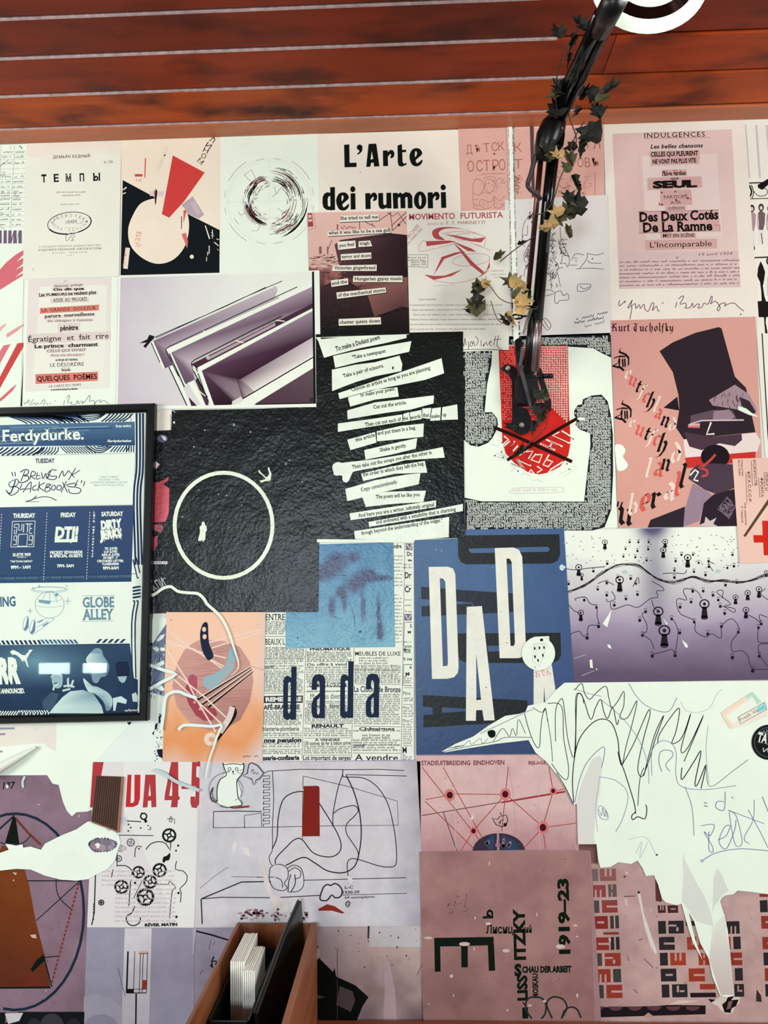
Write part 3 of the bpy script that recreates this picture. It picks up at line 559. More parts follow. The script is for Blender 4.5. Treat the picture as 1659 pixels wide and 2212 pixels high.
for _ in range(25): x, y = random.choice(((600, 760), (590, 890), (870, 820), (740, 850), (640, 550), (740, 560))); S.disc(x + random.uniform(-20, 20), y + random.uniform(-15, 15), random.uniform(3, 9), (150, 70, 50), inc=False)
S.text('Des Deux Cotés', 378, 1058, 1165, 1030, 92, K2, bold=.035, serif=True); S.text('De La Ramne', 412, 1162, 1105, 1142, 92, K2, bold=.035, serif=True)
S.line([(362, 957), (1168, 940)], 4, (120, 60, 50)); S.line([(370, 1172), (690, 1166)], 4, (120, 60, 50)); S.line([(1182, 1155), (1178, 1090), (1120, 1095)], 4, (130, 70, 60))
S.text('MET EN SCÈNE', 608, 1214, 925, 1208, 34, K2, bold=.01, serif=True); S.text("L'Incomparable", 482, 1318, 1098, 1300, 55, K2)
S.text('19 avril 1924', 970, 1398, 1300, 1386, 26, (120, 60, 80), shear=.3); S.text('V', 735, 1432, 770, 1430, 26, (110, 50, 70))
for i in range(7): S.scrib(168, 1470 + i * 39, 1370, 1450 + i * 38, 15, 4.5, (124, 66, 84), step=.6)
for q in ([(180, 1838), (170, 1870), (178, 1898), (235, 1848), (225, 1868)], [(305, 1838), (258, 1920), (300, 1905), (280, 2030)], [(305, 1838), (290, 1900), (335, 1875), (340, 1925), (375, 1885), (385, 1925), (420, 1880), (430, 1930), (465, 1950), (500, 1870), (520, 1880), (505, 1945), (545, 1900), (560, 1948), (580, 1945)], [(615, 1862), (602, 1878)], [(750, 1858), (735, 1915)], [(765, 1830), (800, 1800), (818, 1810), (780, 1880), (830, 1870), (845, 1900), (830, 1920), (880, 1915), (905, 1870), (915, 1915), (950, 1880), (975, 1885), (960, 1920), (1000, 1908), (1020, 1870), (1060, 1880), (1095, 1800), (1102, 1830), (1085, 1880), (1130, 1850), (1180, 1905), (1170, 1945), (1150, 1935), (1185, 1880), (1235, 1870), (1225, 1900), (1260, 1880), (1320, 1870), (1365, 1910), (1418, 1950)]): S.line(q, 7, (92, 58, 84), 'signature', sm=4)
S.disc(1387, 1983, 7, (80, 50, 60)); S.done()

S = Sheet('band_photo_sheet', 'right-edge sheet with dotted columns, a small group photo and a black spear shape', 'poster', 'P', [(1606, 256), (1860, 248), (1880, 1010), (1655, 1010), (1632, 690)], (228, 228, 214), 2)
S.z('B1'); VI = (176, 160, 176)
for x0, x1 in ((1432, 1470), (1540, 1578), (1645, 1690), (1780, 1830)):
    for i in range(34):
        t = i / 34; x = x0 + (x1 - x0) * t; y = 95 + 530 * t; S.fill([(x - 10, y), (x + 12, y), (x + 12, y + 9), (x - 10, y + 9)], VI, 'dotted_column', inc=False)
S.line([(1455, 672), (1600, 668), (1660, 660)], 12, K2); S.line([(1460, 830), (1800, 822)], 8, K2); S.fill([(1555, 690), (1600, 665), (1660, 628), (1700, 640), (1650, 700), (1600, 740), (1560, 720)], K2)
S.line([(1500, 700), (1520, 760), (1570, 800), (1640, 790), (1650, 740), (1600, 720)], 7, K2, sm=4); S.line([(1470, 690), (1495, 760), (1470, 825)], 16, K2, sm=4); S.line([(1490, 690), (1515, 760), (1500, 825)], 9, (60, 60, 60), sm=4)
for x, c, h in ((1498, (60, 50, 56), 900), (1590, (60, 50, 50), 890), (1680, (60, 60, 60), 900), (1770, (60, 50, 56), 895)):
    S.fill(arcp(x, h + 25, 28, 38, 0, 345, 14), c, 'band_photo'); S.disc(x, h + 30, 15, (214, 196, 190), 20, 'band_photo')
    S.fill([(x - 30, h + 80), (x - 12, h + 62), (x + 12, h + 62), (x + 40, h + 85), (x + 36, h + 180), (x + 20, h + 260), (x - 20, h + 262), (x - 24, h + 170)], (168, 140, 148) if x != 1590 else (110, 92, 98), 'band_photo')
    S.fill([(x - 22, h + 250), (x + 24, h + 250), (x + 32, h + 400), (x + 10, h + 402), (x + 2, h + 290), (x - 8, h + 402), (x - 28, h + 400)], (224, 216, 214), 'band_photo'); S.line([(x + 2, h + 280), (x + 14, h + 390)], 8, (60, 50, 50), 'band_photo')
    S.line([(x - 30, h + 90), (x - 36, h + 180), (x - 24, h + 245)], 9, (190, 160, 156), 'band_photo')
S.line([(1495, 1418), (1640, 1412), (1800, 1405)], 13, K2); S.text('ij', 1500, 1330, 1530, 1326, 34, K2)
S.fill([(1585, 1452), (1610, 1500), (1630, 1560), (1620, 1640), (1608, 1700), (1622, 1800), (1640, 1855), (1700, 1850), (1700, 2005), (1640, 2010), (1635, 2060), (1655, 2172), (1632, 2172), (1622, 2060), (1620, 2012), (1555, 2010), (1525, 1940), (1522, 1890), (1560, 1852), (1596, 1848), (1592, 1750), (1580, 1660), (1552, 1600), (1560, 1520)], K2, 'black_ornament')
S.arc(1690, 1450, 42, 90, 270, 14, K2); S.text('b', 1660, 1540, 1700, 1540, 60, K2)
for i in range(12): S.micro(1655, 1620 + i * 16, 1790, 1618 + i * 16, 9, K2)
S.line([(1600, 2172), (1660, 3200), (1680, 3400)], 10, K2); S.done()

S = Sheet('collaged_phrases_sheet', 'white sheet of pasted French phrases with two salmon red strips, above the framed poster', 'poster', 'P', [(54, 604), (256, 598), (252, 892), (48, 896)], (228, 240, 222), 4)
S.z('B2'); GY = (216, 206, 198)
S.fill([(390, 155), (1538, 118), (1512, 1650), (345, 1700)], [(222, 214, 208), (222, 216, 206), (224, 228, 214), (222, 222, 210)], 'scanned_page')
S.fill([(550, 250), (1480, 230), (1430, 1580), (450, 1600)], (226, 230, 214), 'paper_tone')
T = S.text
T('XI.', 878, 185, 930, 183, 26, (160, 140, 140), serif=True)
for q in ([(740, 205), (1142, 195), (1142, 240), (740, 260)], [(722, 265), (1172, 252), (1172, 300), (724, 312)], [(525, 340), (1345, 308), (1345, 360), (525, 400)], [(690, 405), (1230, 395), (1228, 460), (692, 480)], [(600, 655), (1310, 615), (1310, 655), (602, 698)], [(640, 705), (1280, 685), (1278, 728), (640, 745)], [(795, 755), (1105, 745), (1098, 870), (800, 882)], [(370, 905), (1530, 862), (1528, 985), (370, 1042)], [(470, 1060), (1360, 1020), (1358, 1070), (470, 1110)], [(640, 1110), (1190, 1095), (1185, 1140), (640, 1160)], [(690, 1180), (1160, 1165), (1160, 1210), (690, 1222)], [(845, 1360), (975, 1355), (972, 1415), (846, 1420)]): S.fill(q, GY, 'pasted_scrap')
S.fill([(552, 545), (1366, 498), (1362, 577), (548, 623)], (212, 128, 112), 'salmon_strip'); S.fill([(488, 1457), (1350, 1422), (1352, 1547), (490, 1592)], (210, 124, 112), 'salmon_strip')
T('Heureux  présage', 745, 262, 1140, 236, 34, K2, serif=True, shear=.25); T('On dit que', 732, 308, 1158, 292, 34, K2, serif=True, bold=.04)
T('Les', 538, 388, 615, 384, 48, K2, serif=True, bold=.03); T('FUMEURS', 635, 380, 928, 368, 34, (40, 30, 40), serif=True, bold=.03); T('ne veulent plus', 938, 368, 1325, 350, 46, K2, serif=True, bold=.03)
T('AIDER  AU  PROGRÈS', 730, 465, 1200, 444, 50, K2, serif=True); T('LA  GRANDE  DOULEUR', 572, 600, 1328, 565, 46, (80, 26, 24), serif=True)
T('parure  merveilleuse', 615, 680, 1302, 645, 46, K2, serif=True, bold=.02); T('des  châtaignes  à  l\'automne', 655, 738, 1275, 722, 32, (110, 50, 54), serif=True)
T('pénètre', 832, 855, 1078, 842, 66, K2, bold=.03); T('Égratigne  et  fait  rire', 392, 1015, 1500, 960, 72, K2, serif=True, bold=.005)
T('Le prince  charmant', 470, 1100, 1355, 1068, 50, K2, serif=True, bold=.03); T('CELUI QUI VIVAIT', 645, 1157, 1180, 1138, 38, (80, 40, 44), serif=True, shear=.25)
T('Pour me disculper !', 705, 1212, 1160, 1200, 32, (110, 60, 64), shear=.3); T('LE FROID EST REVENU', 765, 1276, 1072, 1268, 26, K2, bold=.04); T('LE DÉSORDRE', 688, 1356, 1158, 1338, 48, K2, serif=True)
T('boucle', 850, 1415, 970, 1412, 36, (60, 30, 40), bold=.03); T('QUELQUES  POÈMES', 510, 1555, 1338, 1518, 66, K2, serif=True, bold=.02); T('LA CARTE DU TEMPS', 675, 1640, 1118, 1615, 30, (70, 40, 50), serif=True); T('a montré jusqu\'à présent', 700, 1682, 1070, 1668, 24, K2, bold=.04, shear=.2)
for q in ([(335, 1840), (345, 1868), (395, 1810), (400, 1838), (375, 1850)], [(460, 1800), (405, 1885)], [(430, 1880), (480, 1850), (490, 1880), (520, 1850), (535, 1880)], [(560, 1870), (600, 1810), (620, 1830), (600, 1880)], [(640, 1850), (660, 1878)], [(685, 1850), (700, 1870)], [(768, 1820), (755, 1832)], [(890, 1818), (875, 1880)], [(915, 1785), (945, 1750), (960, 1765), (930, 1850), (990, 1840), (980, 1870), (1040, 1870), (1070, 1820), (1080, 1865), (1120, 1830), (1145, 1840), (1130, 1865), (1180, 1820), (1235, 1745), (1240, 1790), (1230, 1830), (1290, 1820), (1310, 1870), (1290, 1885), (1330, 1830), (1380, 1815), (1380, 1850), (1430, 1820), (1500, 1865)]): S.line(q, 6, (70, 50, 90), 'signature', sm=4)
S.done()

# diagonal slabs photograph
S = Sheet('concrete_slabs_print', 'white-bordered grey photo print of stacked diagonal concrete slabs', 'poster', 'P', [(256, 596), (690, 584), (694, 879), (330, 884), (251, 886)], (230, 238, 222), 7)
S.z('B3')
def sky(u, v): return mix((192, 184, 194), (226, 232, 220), min(u, 1 - u * .2) * 1.3 + .3 * (1 - abs(v - .4)) - .1 + .1 * fbm(u * 5, v * 5))
S.image([(72, 105), (1530, 62), (1562, 1062), (50, 1088)], 40, 30, sky)
LT = (230, 238, 222)
S.fill([(318, 590), (1260, 168), (1282, 262), (440, 640), (470, 770), (408, 798)], [(120, 100, 118), (196, 190, 190), (180, 172, 176), (170, 158, 168), (110, 92, 110), (96, 78, 96)], 'slab')
S.fill([(1245, 262), (1305, 128), (1530, 124), (1530, 160)], (226, 234, 218), 'slab'); S.fill([(440, 660), (1532, 165), (1535, 300), (610, 760), (640, 880), (568, 918)], [(120, 100, 116), (166, 150, 162), (110, 88, 104), (190, 180, 184), (110, 92, 104), (92, 76, 92)], 'slab')
S.fill([(420, 650), (1280, 262), (1530, 150), (1530, 175), (440, 685)], LT, 'slab_edge'); S.fill([(440, 655), (460, 680), (572, 930), (555, 942)], LT, 'slab_edge'); S.fill([(300, 592), (322, 590), (410, 795), (395, 800)], LT, 'slab_edge')
S.fill([(610, 765), (1535, 300), (1535, 345), (660, 800)], (70, 46, 60), 'dark_gap'); S.fill([(720, 720), (1250, 450), (1255, 470), (740, 735)], (170, 156, 160), 'rail')
S.fill([(660, 790), (1535, 338), (1535, 358), (690, 815), (785, 1075), (762, 1078)], LT, 'slab_edge')
S.fill([(692, 815), (1535, 360), (1538, 570), (1000, 880), (1095, 970), (1000, 1050), (930, 1055), (915, 1075), (785, 1078)], [(84, 58, 76), (150, 132, 146), (60, 36, 52), (50, 28, 42), (150, 134, 142), (150, 134, 140), (40, 26, 34), (34, 20, 28), (44, 26, 38)], 'slab')
S.fill([(985, 880), (1538, 560), (1540, 695), (1095, 972)], [(120, 100, 112), (190, 178, 184), (214, 210, 204), (226, 222, 214)], 'slab'); S.fill([(960, 885), (985, 882), (1095, 972), (1040, 1010), (1000, 1030)], [(60, 36, 50), (120, 100, 112), (180, 168, 174), (170, 160, 164), (90, 70, 80)], 'slab')
S.fill([(1000, 1035), (1542, 700), (1545, 790), (1090, 1072), (985, 1075)], LT, 'slab_edge'); S.line([(930, 1072), (1540, 712)], 9, (40, 26, 34)); S.fill([(920, 1050), (990, 1012), (1010, 1040), (935, 1075)], (214, 212, 204), 'slab_edge')
S.fill([(1090, 1072), (1545, 792), (1560, 1062)], [(74, 52, 62), (96, 78, 88), (80, 62, 70)], 'dark_corner')
S.fill([(440, 790), (470, 770), (610, 1082), (580, 1085)], LT, 'post'); S.line([(440, 785), (578, 1080)], 8, K); S.fill([(585, 905), (630, 895), (720, 1080), (690, 1082)], LT, 'post'); S.fill([(640, 885), (665, 870), (745, 1045), (740, 1078), (722, 1078)], (70, 52, 62), 'dark_gap'); S.fill([(590, 1015), (655, 1082), (612, 1084)], (60, 40, 50), 'dark_gap')
for q, w_ in (([(330, 560), (860, 330), (1180, 178)], 5), ([(340, 566), (1000, 262), (1305, 130)], 5), ([(430, 690), (415, 650), (440, 632), (960, 388), (1280, 240), (1420, 175)], 6), ([(620, 790), (612, 755), (640, 730), (1100, 495), (1300, 400)], 7), ([(305, 600), (372, 752)], 6), ([(430, 690), (515, 858)], 6), ([(620, 800), (700, 960), (735, 1020)], 8), ([(445, 690), (560, 940)], 8), ([(640, 770), (720, 1000)], 6)): S.line(q, w_, K, 'railing')
for q in ([(950, 585), (1010, 602)], [(1258, 430), (1325, 438)], [(700, 512), (738, 520)], [(625, 808), (670, 835)], [(665, 965), (720, 1008)]): S.line(q, 7, LT, 'railing')
S.fill([(215, 605), (275, 575), (292, 540), (330, 552), (325, 570), (295, 600), (262, 642), (245, 628), (270, 600)], (30, 26, 30), 'ornament')
S.fill([(1532, 60), (1547, 58), (1562, 1062), (1544, 1064)], K, 'black_margin'); S.line([(1100, 1072), (1562, 1062)], 7, K); S.disc(1530, 1035, 18, (50, 46, 44)); S.fill([(720, 705), (750, 702), (740, 728)], (170, 200, 200)); S.done()

# ---------------------------------------------------------------- black circle poster, poem poster
NV = (13, 20, 19)
S = Sheet('white_ring_poster', 'large glossy black poster with a thin white ring and two tiny white figures', 'poster', 'P', [(371, 886), (560, 883), (692, 878), (688, 1322), (360, 1324), (362, 1200)], NV, 6, m=PASTE)
S.z('C1'); IV = (226, 236, 214)
S.fill([(610, 1165), (1240, 1190), (1515, 1190), (1520, 1830), (215, 1830), (215, 1700), (900, 1560)], (16, 24, 27), 'blue_black_area')  # faint blue sheen put into the colour as a flat lower area
S.arc(700, 1071, 428, 0, 360, 34, IV, 460, name='white_ring')
S.fill([(508, 1048), (522, 1038), (536, 1048), (536, 1068), (550, 1078), (553, 1115), (543, 1130), (540, 1195), (530, 1200), (528, 1212), (516, 1212), (512, 1198), (498, 1210), (480, 1208), (478, 1190), (490, 1150), (494, 1115), (490, 1095), (495, 1078), (508, 1070)], IV, 'standing_figure', sm=0)
S.fill([(1002, 592), (1015, 588), (1022, 606), (1060, 640), (1068, 650), (1085, 645), (1100, 620), (1090, 590), (1085, 570), (1098, 562), (1105, 590), (1118, 620), (1112, 670), (1098, 685), (1068, 685), (1030, 698), (1012, 682), (1040, 675), (1070, 665), (1040, 635), (1010, 612)], IV, 'falling_figure')
for q in ([(960, 465), (1062, 360), (1140, 430), (1075, 548), (980, 475)], [(1000, 430), (1040, 500)], [(1130, 460), (1075, 545)]): S.line(q, 3, (44, 46, 66))
S.line([(210, 1752), (1040, 1745), (1045, 1830)], 5, K); S.line([(235, 100), (235, 1400), (212, 1700)], 2, (34, 40, 50)); S.line([(1240, 1190), (1255, 1830)], 2, (40, 48, 60))
S.fill([(778, 185), (795, 178), (802, 200), (785, 208)], (130, 150, 160), 'paint_fleck'); S.disc(267, 172, 10, (200, 220, 216)); S.disc(936, 256, 6, (200, 214, 206)); S.disc(1243, 535, 14, (90, 104, 120)); S.specks(90, 6, (70, 84, 100), [(250, 550), (1500, 550), (1500, 1700), (250, 1700)], el=.6)
S.specks(14, 7, (200, 214, 206), [(250, 150), (1500, 450), (1500, 1200), (250, 1100)], el=.7)
S.line([(248, 70), (262, 66), (275, 85)], 8, (170, 190, 196)); S.done()

S = Sheet('red_figure_strip_poster', 'dark strip poster with part of a red figure, just right of the picture frame', 'poster', 'P', [(300, 884), (372, 884), (371, 1000), (362, 1324), (290, 1328)], (14, 21, 24), 5, m=PASTE)
S.z('C1'); S.fill([(60, 55), (250, 58), (247, 238), (60, 246)], (230, 228, 210), 'cream_block')
RS = (190, 72, 84)
S.disc(165, 312, 46, (90, 94, 122), 34); S.fill([(150, 285), (190, 295), (200, 330), (175, 325)], (220, 228, 214)); S.fill([(82, 492), (142, 538), (84, 605)], (228, 216, 206))
S.fill([(60, 700), (140, 690), (185, 672), (220, 645), (215, 680), (170, 712), (235, 755), (230, 940), (190, 1040), (70, 1050)], [(190, 60, 66), RS, RS, RS, RS, RS, (200, 84, 98), (206, 96, 110), (200, 90, 104), (190, 60, 66)], 'red_coat')
S.fill([(70, 1065), (150, 1062), (175, 1085), (150, 1140), (100, 1110), (72, 1110)], (180, 84, 98)); S.fill([(75, 1180), (125, 1160), (120, 1250), (70, 1325)], (186, 80, 94)); S.disc(72, 1180, 14, (230, 230, 220)); S.fill([(68, 1290), (95, 1285), (66, 1330)], (230, 230, 220))
S.fill([(60, 1385), (215, 1385), (212, 1410), (60, 1410)], (214, 216, 212)); S.micro(75, 1405, 205, 1402, 14, (80, 80, 90), stroke=.5)
for c, x, y in (('С', 58, 1660), ('К', 92, 1645), ('П', 134, 1628), ('И', 170, 1610)): S.text(c, x, y, x + 30, y - 12, 78, (206, 212, 206), shear=-.15)
S.line([(168, 1545), (190, 1530)], 6, (206, 212, 206)); S.line([(60, 1752), (210, 1752)], 4, K); S.done()

S = Sheet('poem_strips_poster', 'black poster covered with tilted white strips of an English cut-up poem', 'poster', 'P', [(682, 722), (900, 718), (1000, 716), (1004, 1162), (686, 1168)], (12, 19, 15), 8, m=PASTE)
S.z('B4')
S.fill([(20, 1900), (150, 1450), (1480, 1500), (1500, 2120), (22, 2140)], (15, 22, 23), 'blue_black_area')  # flat bluish tone: a trace of sheen put into the colour
TI = (22, 20, 20)
for q, t, a in (([(10, 132), (945, 100), (912, 108), (914, 138), (700, 190), (450, 240), (180, 310), (92, 336), (35, 170)], None, None),
    ([(182, 318), (400, 270), (700, 215), (962, 170), (940, 275), (700, 330), (430, 380), (203, 436)], '"Take a newspaper.', (372, 350, 718, 280)),
    ([(170, 455), (400, 405), (600, 380), (842, 314), (872, 400), (862, 468), (600, 520), (400, 580), (172, 668)], 'Take a pair of scissors.', (282, 535, 690, 428)),
    ([(233, 688), (500, 600), (870, 475), (1262, 340), (1288, 490), (1100, 555), (850, 605), (560, 660), (247, 748)], 'Choose an article as long as you are planning', (368, 672, 1155, 450)),
    ([(330, 730), (620, 650), (822, 630), (836, 722), (600, 752), (352, 822)], 'to make your poem.', (456, 725, 805, 658)),
    ([(323, 860), (600, 780), (980, 735), (1186, 710), (1182, 790), (960, 850), (700, 885), (327, 948)], 'Cut out the article.', (585, 845, 915, 795)),
    ([(230, 990), (600, 940), (870, 900), (873, 972), (600, 1015), (230, 1074)], 'Then cut out each of', (500, 1020, 862, 962)),
    ([(880, 895), (938, 878), (952, 962), (878, 976)], 'the', (880, 962, 932, 950)), ([(945, 880), (1062, 855), (1066, 945), (958, 962)], 'words', (952, 950, 1055, 932)), ([(1070, 842), (1160, 834), (1145, 945), (1070, 935)], 'that', (1075, 925, 1142, 922)),
    ([(1168, 840), (1256, 828), (1248, 958), (1148, 964)], 'make', (1158, 938, 1246, 928)), ([(1270, 828), (1418, 800), (1425, 950), (1260, 955)], 'up', (1272, 922, 1312, 915)),
    ([(323, 1152), (600, 1075), (614, 1180), (355, 1255)], 'this article', (408, 1172, 602, 1118)), ([(616, 1068), (850, 1015), (1086, 990), (1080, 1122), (800, 1150), (620, 1168)], 'and put them in a bag.', (625, 1105, 1008, 1045)),
    ([(492, 1255), (750, 1195), (1020, 1135), (1006, 1240), (760, 1300), (506, 1350)], 'Shake it gently.', (650, 1272, 915, 1222)),
    ([(178, 1410), (240, 1385), (600, 1345), (1000, 1280), (1274, 1225), (1294, 1330), (900, 1355), (700, 1410), (400, 1465), (365, 1480)], 'Then take out the scraps one after the other in', (372, 1442, 1168, 1292)),
    ([(460, 1490), (750, 1420), (1095, 1362), (1120, 1480), (800, 1490), (482, 1562)], 'the order in which they left the bag.', (480, 1518, 1092, 1402)),
    ([(303, 1642), (600, 1555), (900, 1500), (1052, 1485), (1035, 1595), (760, 1655), (700, 1668), (470, 1728), (324, 1762)], 'Copy conscientiously.', (462, 1668, 828, 1582)),
    ([(470, 1715), (700, 1670), (1107, 1658), (1080, 1772), (780, 1790), (508, 1820)], 'The poem will be like you.', (605, 1738, 1052, 1712)),
    ([(345, 1885), (700, 1830), (1208, 1755), (1206, 1822), (750, 1895), (358, 1952)], 'And here you are a writer, infinitely original', (432, 1925, 1192, 1812)),
    ([(535, 1970), (900, 1905), (1475, 1790), (1474, 1862), (900, 1960), (542, 2018)], 'and endowed with a sensibility that is charming', (612, 1990, 1408, 1858)),
    ([(392, 2062), (800, 2000), (1338, 1920), (1333, 2122), (900, 2160), (402, 2140)], 'though beyond the understanding of the vulgar."', (462, 2100, 1278, 1965))):
    S.fill(q, (226, 238, 220), 'poem_strip')
    if t: S.text(t, *a, 36, TI, serif=True, bold=.022)
S.text('To make a Dadaist poem', 208, 265, 655, 145, 40, TI, serif=True, bold=.022); S.line([(212, 270), (620, 160)], 3, (70, 30, 30)); S.fill([(60, 134), (250, 134), (60, 150)], (40, 20, 20)); S.line([(212, 304), (470, 248)], 5, TI)
S.disc(778, 437, 8, K, 16); S.fill([(175, 1420), (200, 1385), (260, 1380), (370, 1460), (365, 1500), (330, 1570), (300, 1575), (275, 1550), (270, 1510), (200, 1505), (185, 1470)], (226, 236, 222), 'torn_patch', sm=3)
S.specks(50, 5, (60, 74, 92), [(60, 1250), (1450, 1200), (1480, 2100), (60, 2100)], el=.5); S.specks(10, 7, (190, 206, 200), [(1050, 1380), (1470, 1380), (1400, 1800), (1100, 1800)], el=.4)
S.fill([(22, 2142), (1000, 2148), (985, 2175), (22, 2172)], (226, 236, 218), 'white_margin'); S.done()

# ---------------------------------------------------------------- patterned poster with red column
S = Sheet('patterned_arms_poster', 'white poster of patterned black-and-white arms around a red column and black cross', 'poster', 'P', [(1000, 730), (1318, 719), (1334, 1140), (1003, 1148)], (226, 238, 220), 5)
S.z('B5')
AR = [[(90, 270), (380, 270), (372, 400), (330, 600), (305, 880), (380, 880), (430, 940), (438, 1000), (420, 1060), (385, 1130), (340, 1180), (250, 1218), (170, 1205), (105, 1150), (92, 800)],
      [(550, 150), (1120, 118), (1560, 112), (1565, 330), (1480, 290), (1390, 238), (1150, 222), (860, 212), (550, 205)],
      [(1200, 870), (1235, 810), (1280, 800), (1290, 750), (1370, 715), (1470, 705), (1530, 770), (1560, 900), (1582, 1100), (1584, 1500), (1565, 1850), (1500, 2020), (1380, 2052), (118, 2050), (110, 1730), (280, 1768), (1300, 1770), (1330, 1500), (1365, 1200), (1360, 1085), (1260, 1050), (1215, 1000), (1230, 950), (1205, 910)]]
for a in AR: S.fill(a, (34, 36, 42), 'pattern_ground')
S.z('B5')
PW = (214, 224, 212)
for a in AR:
    xs = [p[0] for p in a]; ys = [p[1] for p in a]; S.n += 1; x = min(xs)
    while x < max(xs):
        y = min(ys)
        while y < max(ys):
            jx, jy = x + random.uniform(-3, 3), y + random.uniform(-3, 3)
            if inside((jx + 11, jy + 10), a) and inside((jx, jy), a) and inside((jx + 24, jy + 20), a):
                r = random.random(); w_ = 22 if y > 1768 else 24
                if r < .4: S.line([(jx, jy + 19), (jx, jy), (jx + w_ - 4, jy), (jx + w_ - 4, jy + 14)], 6.5, PW, 'white_pattern', inc=False); S.line([(jx + 8, jy + 9), (jx + 12, jy + 17)], 6, PW, 'white_pattern', inc=False)
                elif r < .7: S.line([(jx + w_ - 4, jy), (jx, jy), (jx, jy + 18), (jx + 12, jy + 18)], 6.5, PW, 'white_pattern', inc=False); S.line([(jx + 12, jy + 8), (jx + 20, jy + 9)], 6, PW, 'white_pattern', inc=False)
                else: S.line([(jx, jy + 4), (jx + 16, jy + 3)], 6.5, PW, 'white_pattern', inc=False); S.line([(jx + 3, jy + 14), (jx + 18, jy + 14)], 6.5, PW, 'white_pattern', inc=False)
            y += 25
        x += 26
    S.line(a, 6, (20, 22, 26), closed=True)
RD = (196, 40, 34); col = [(445, 215), (1138, 212), (1150, 900), (1165, 1180), (1140, 1310), (1060, 1420), (940, 1480), (850, 1497), (740, 1475), (600, 1380), (520, 1290), (485, 1180), (465, 700)]
S.fill(col, RD, 'red_column'); S.n += 1; y = 225
while y < 1000:
    x = 470
    while x < 1130:
        right = x > 800
        if not (right and (x - 800) ** 2 + (y - 1170) ** 2 < 370 ** 2) and not (y > 960 and not right) and (right or random.random() < .75):
            if right: S.line([(x, y + 14), (x, y), (x + 13, y), (x + 13, y + 9)] if random.random() < .6 else [(x + 13, y), (x, y), (x, y + 13), (x + 8, y + 13)], 7.5, (226, 222, 210), 'light_pattern', inc=False)
            else: S.fill([(x, y), (x + 4, y), (x + 5, y + 12), (x, y + 12)], (226, 200, 190), 'light_pattern', inc=False)
        x += 24 if x > 800 else 17
    y += 23
for q in ([(500, 1115), (545, 1150), (488, 1200)], [(560, 1165), (500, 1215)], [(610, 1165), (560, 1220), (600, 1180)], [(640, 1210), (590, 1265)], [(690, 1235), (655, 1310), (745, 1240)], [(720, 1270), (790, 1265), (745, 1340)], [(820, 1290), (770, 1350), (850, 1380), (880, 1300), (820, 1300)], [(950, 1300), (890, 1400), (940, 1420), (985, 1370), (930, 1350)], [(860, 1190), (1010, 1255)], [(920, 1150), (1085, 1220)], [(975, 1190), (950, 1235)], [(1050, 1075), (985, 1110), (1150, 1185), (1195, 1145)], [(1075, 1062), (1200, 1140)], [(560, 1385), (700, 1440)], [(625, 1345), (770, 1410)], [(625, 1345), (700, 1440)], [(830, 1415), (880, 1450), (830, 1480)], [(1090, 1370), (960, 1450)], [(740, 1490), (770, 1450), (800, 1490)], [(940, 1480), (960, 1460), (985, 1480)]):
    S.line(q, 15, (230, 228, 214), 'outlined_letter', inc=False); S.n += 0
S.n += 1
for q in ([(960, 1165), (1060, 1215)], [(1090, 1085), (1180, 1140)], [(1000, 1125), (1120, 1180)], [(630, 1350), (690, 1430)], [(570, 1388), (690, 1436)], [(650, 1350), (760, 1400)], [(870, 1195), (990, 1245)]): S.line(q, 6, K, 'outlined_letter', inc=False)
for q in ([(430, 1155), (480, 1165), (450, 1200)], [(370, 1190), (440, 1220), (455, 1205)], [(390, 1310), (500, 1345), (520, 1320), (420, 1285)], [(470, 1270), (480, 1250), (510, 1262)], [(570, 1465), (600, 1440), (650, 1460)], [(670, 1505), (700, 1480), (760, 1510)], [(1045, 1500), (1160, 1440), (1180, 1460)], [(1090, 1520), (1230, 1430), (1190, 1415)], [(780, 1555), (830, 1550), (890, 1570)], [(1100, 1370), (1190, 1385)]): S.line(q, 3, (170, 165, 165), 'faint_letter', inc=False)
for x, y in ((485, 1182), (475, 1275), (412, 1308), (492, 1328), (640, 1465), (1128, 1392), (1150, 1445), (1190, 1145)): S.disc(x, y, 7, K, inc=False)
BK = (38, 20, 16)
S.line([(408, 1030), (600, 1110), (800, 1200), (1000, 1290), (1178, 1370)], 34, BK, 'black_cross'); S.line([(532, 1355), (640, 1290), (800, 1195), (1000, 1070), (1225, 942)], 32, BK, 'black_cross')
S.line([(600, 1632), (1050, 1625), (1085, 1645), (1050, 1675), (600, 1685), (562, 1665), (600, 1632)], 4, (190, 176, 170), sm=4); S.micro(590, 1668, 1045, 1662, 22, (206, 196, 190), stroke=.4)
S.disc(1268, 944, 38, (226, 238, 220), 15); S.done()

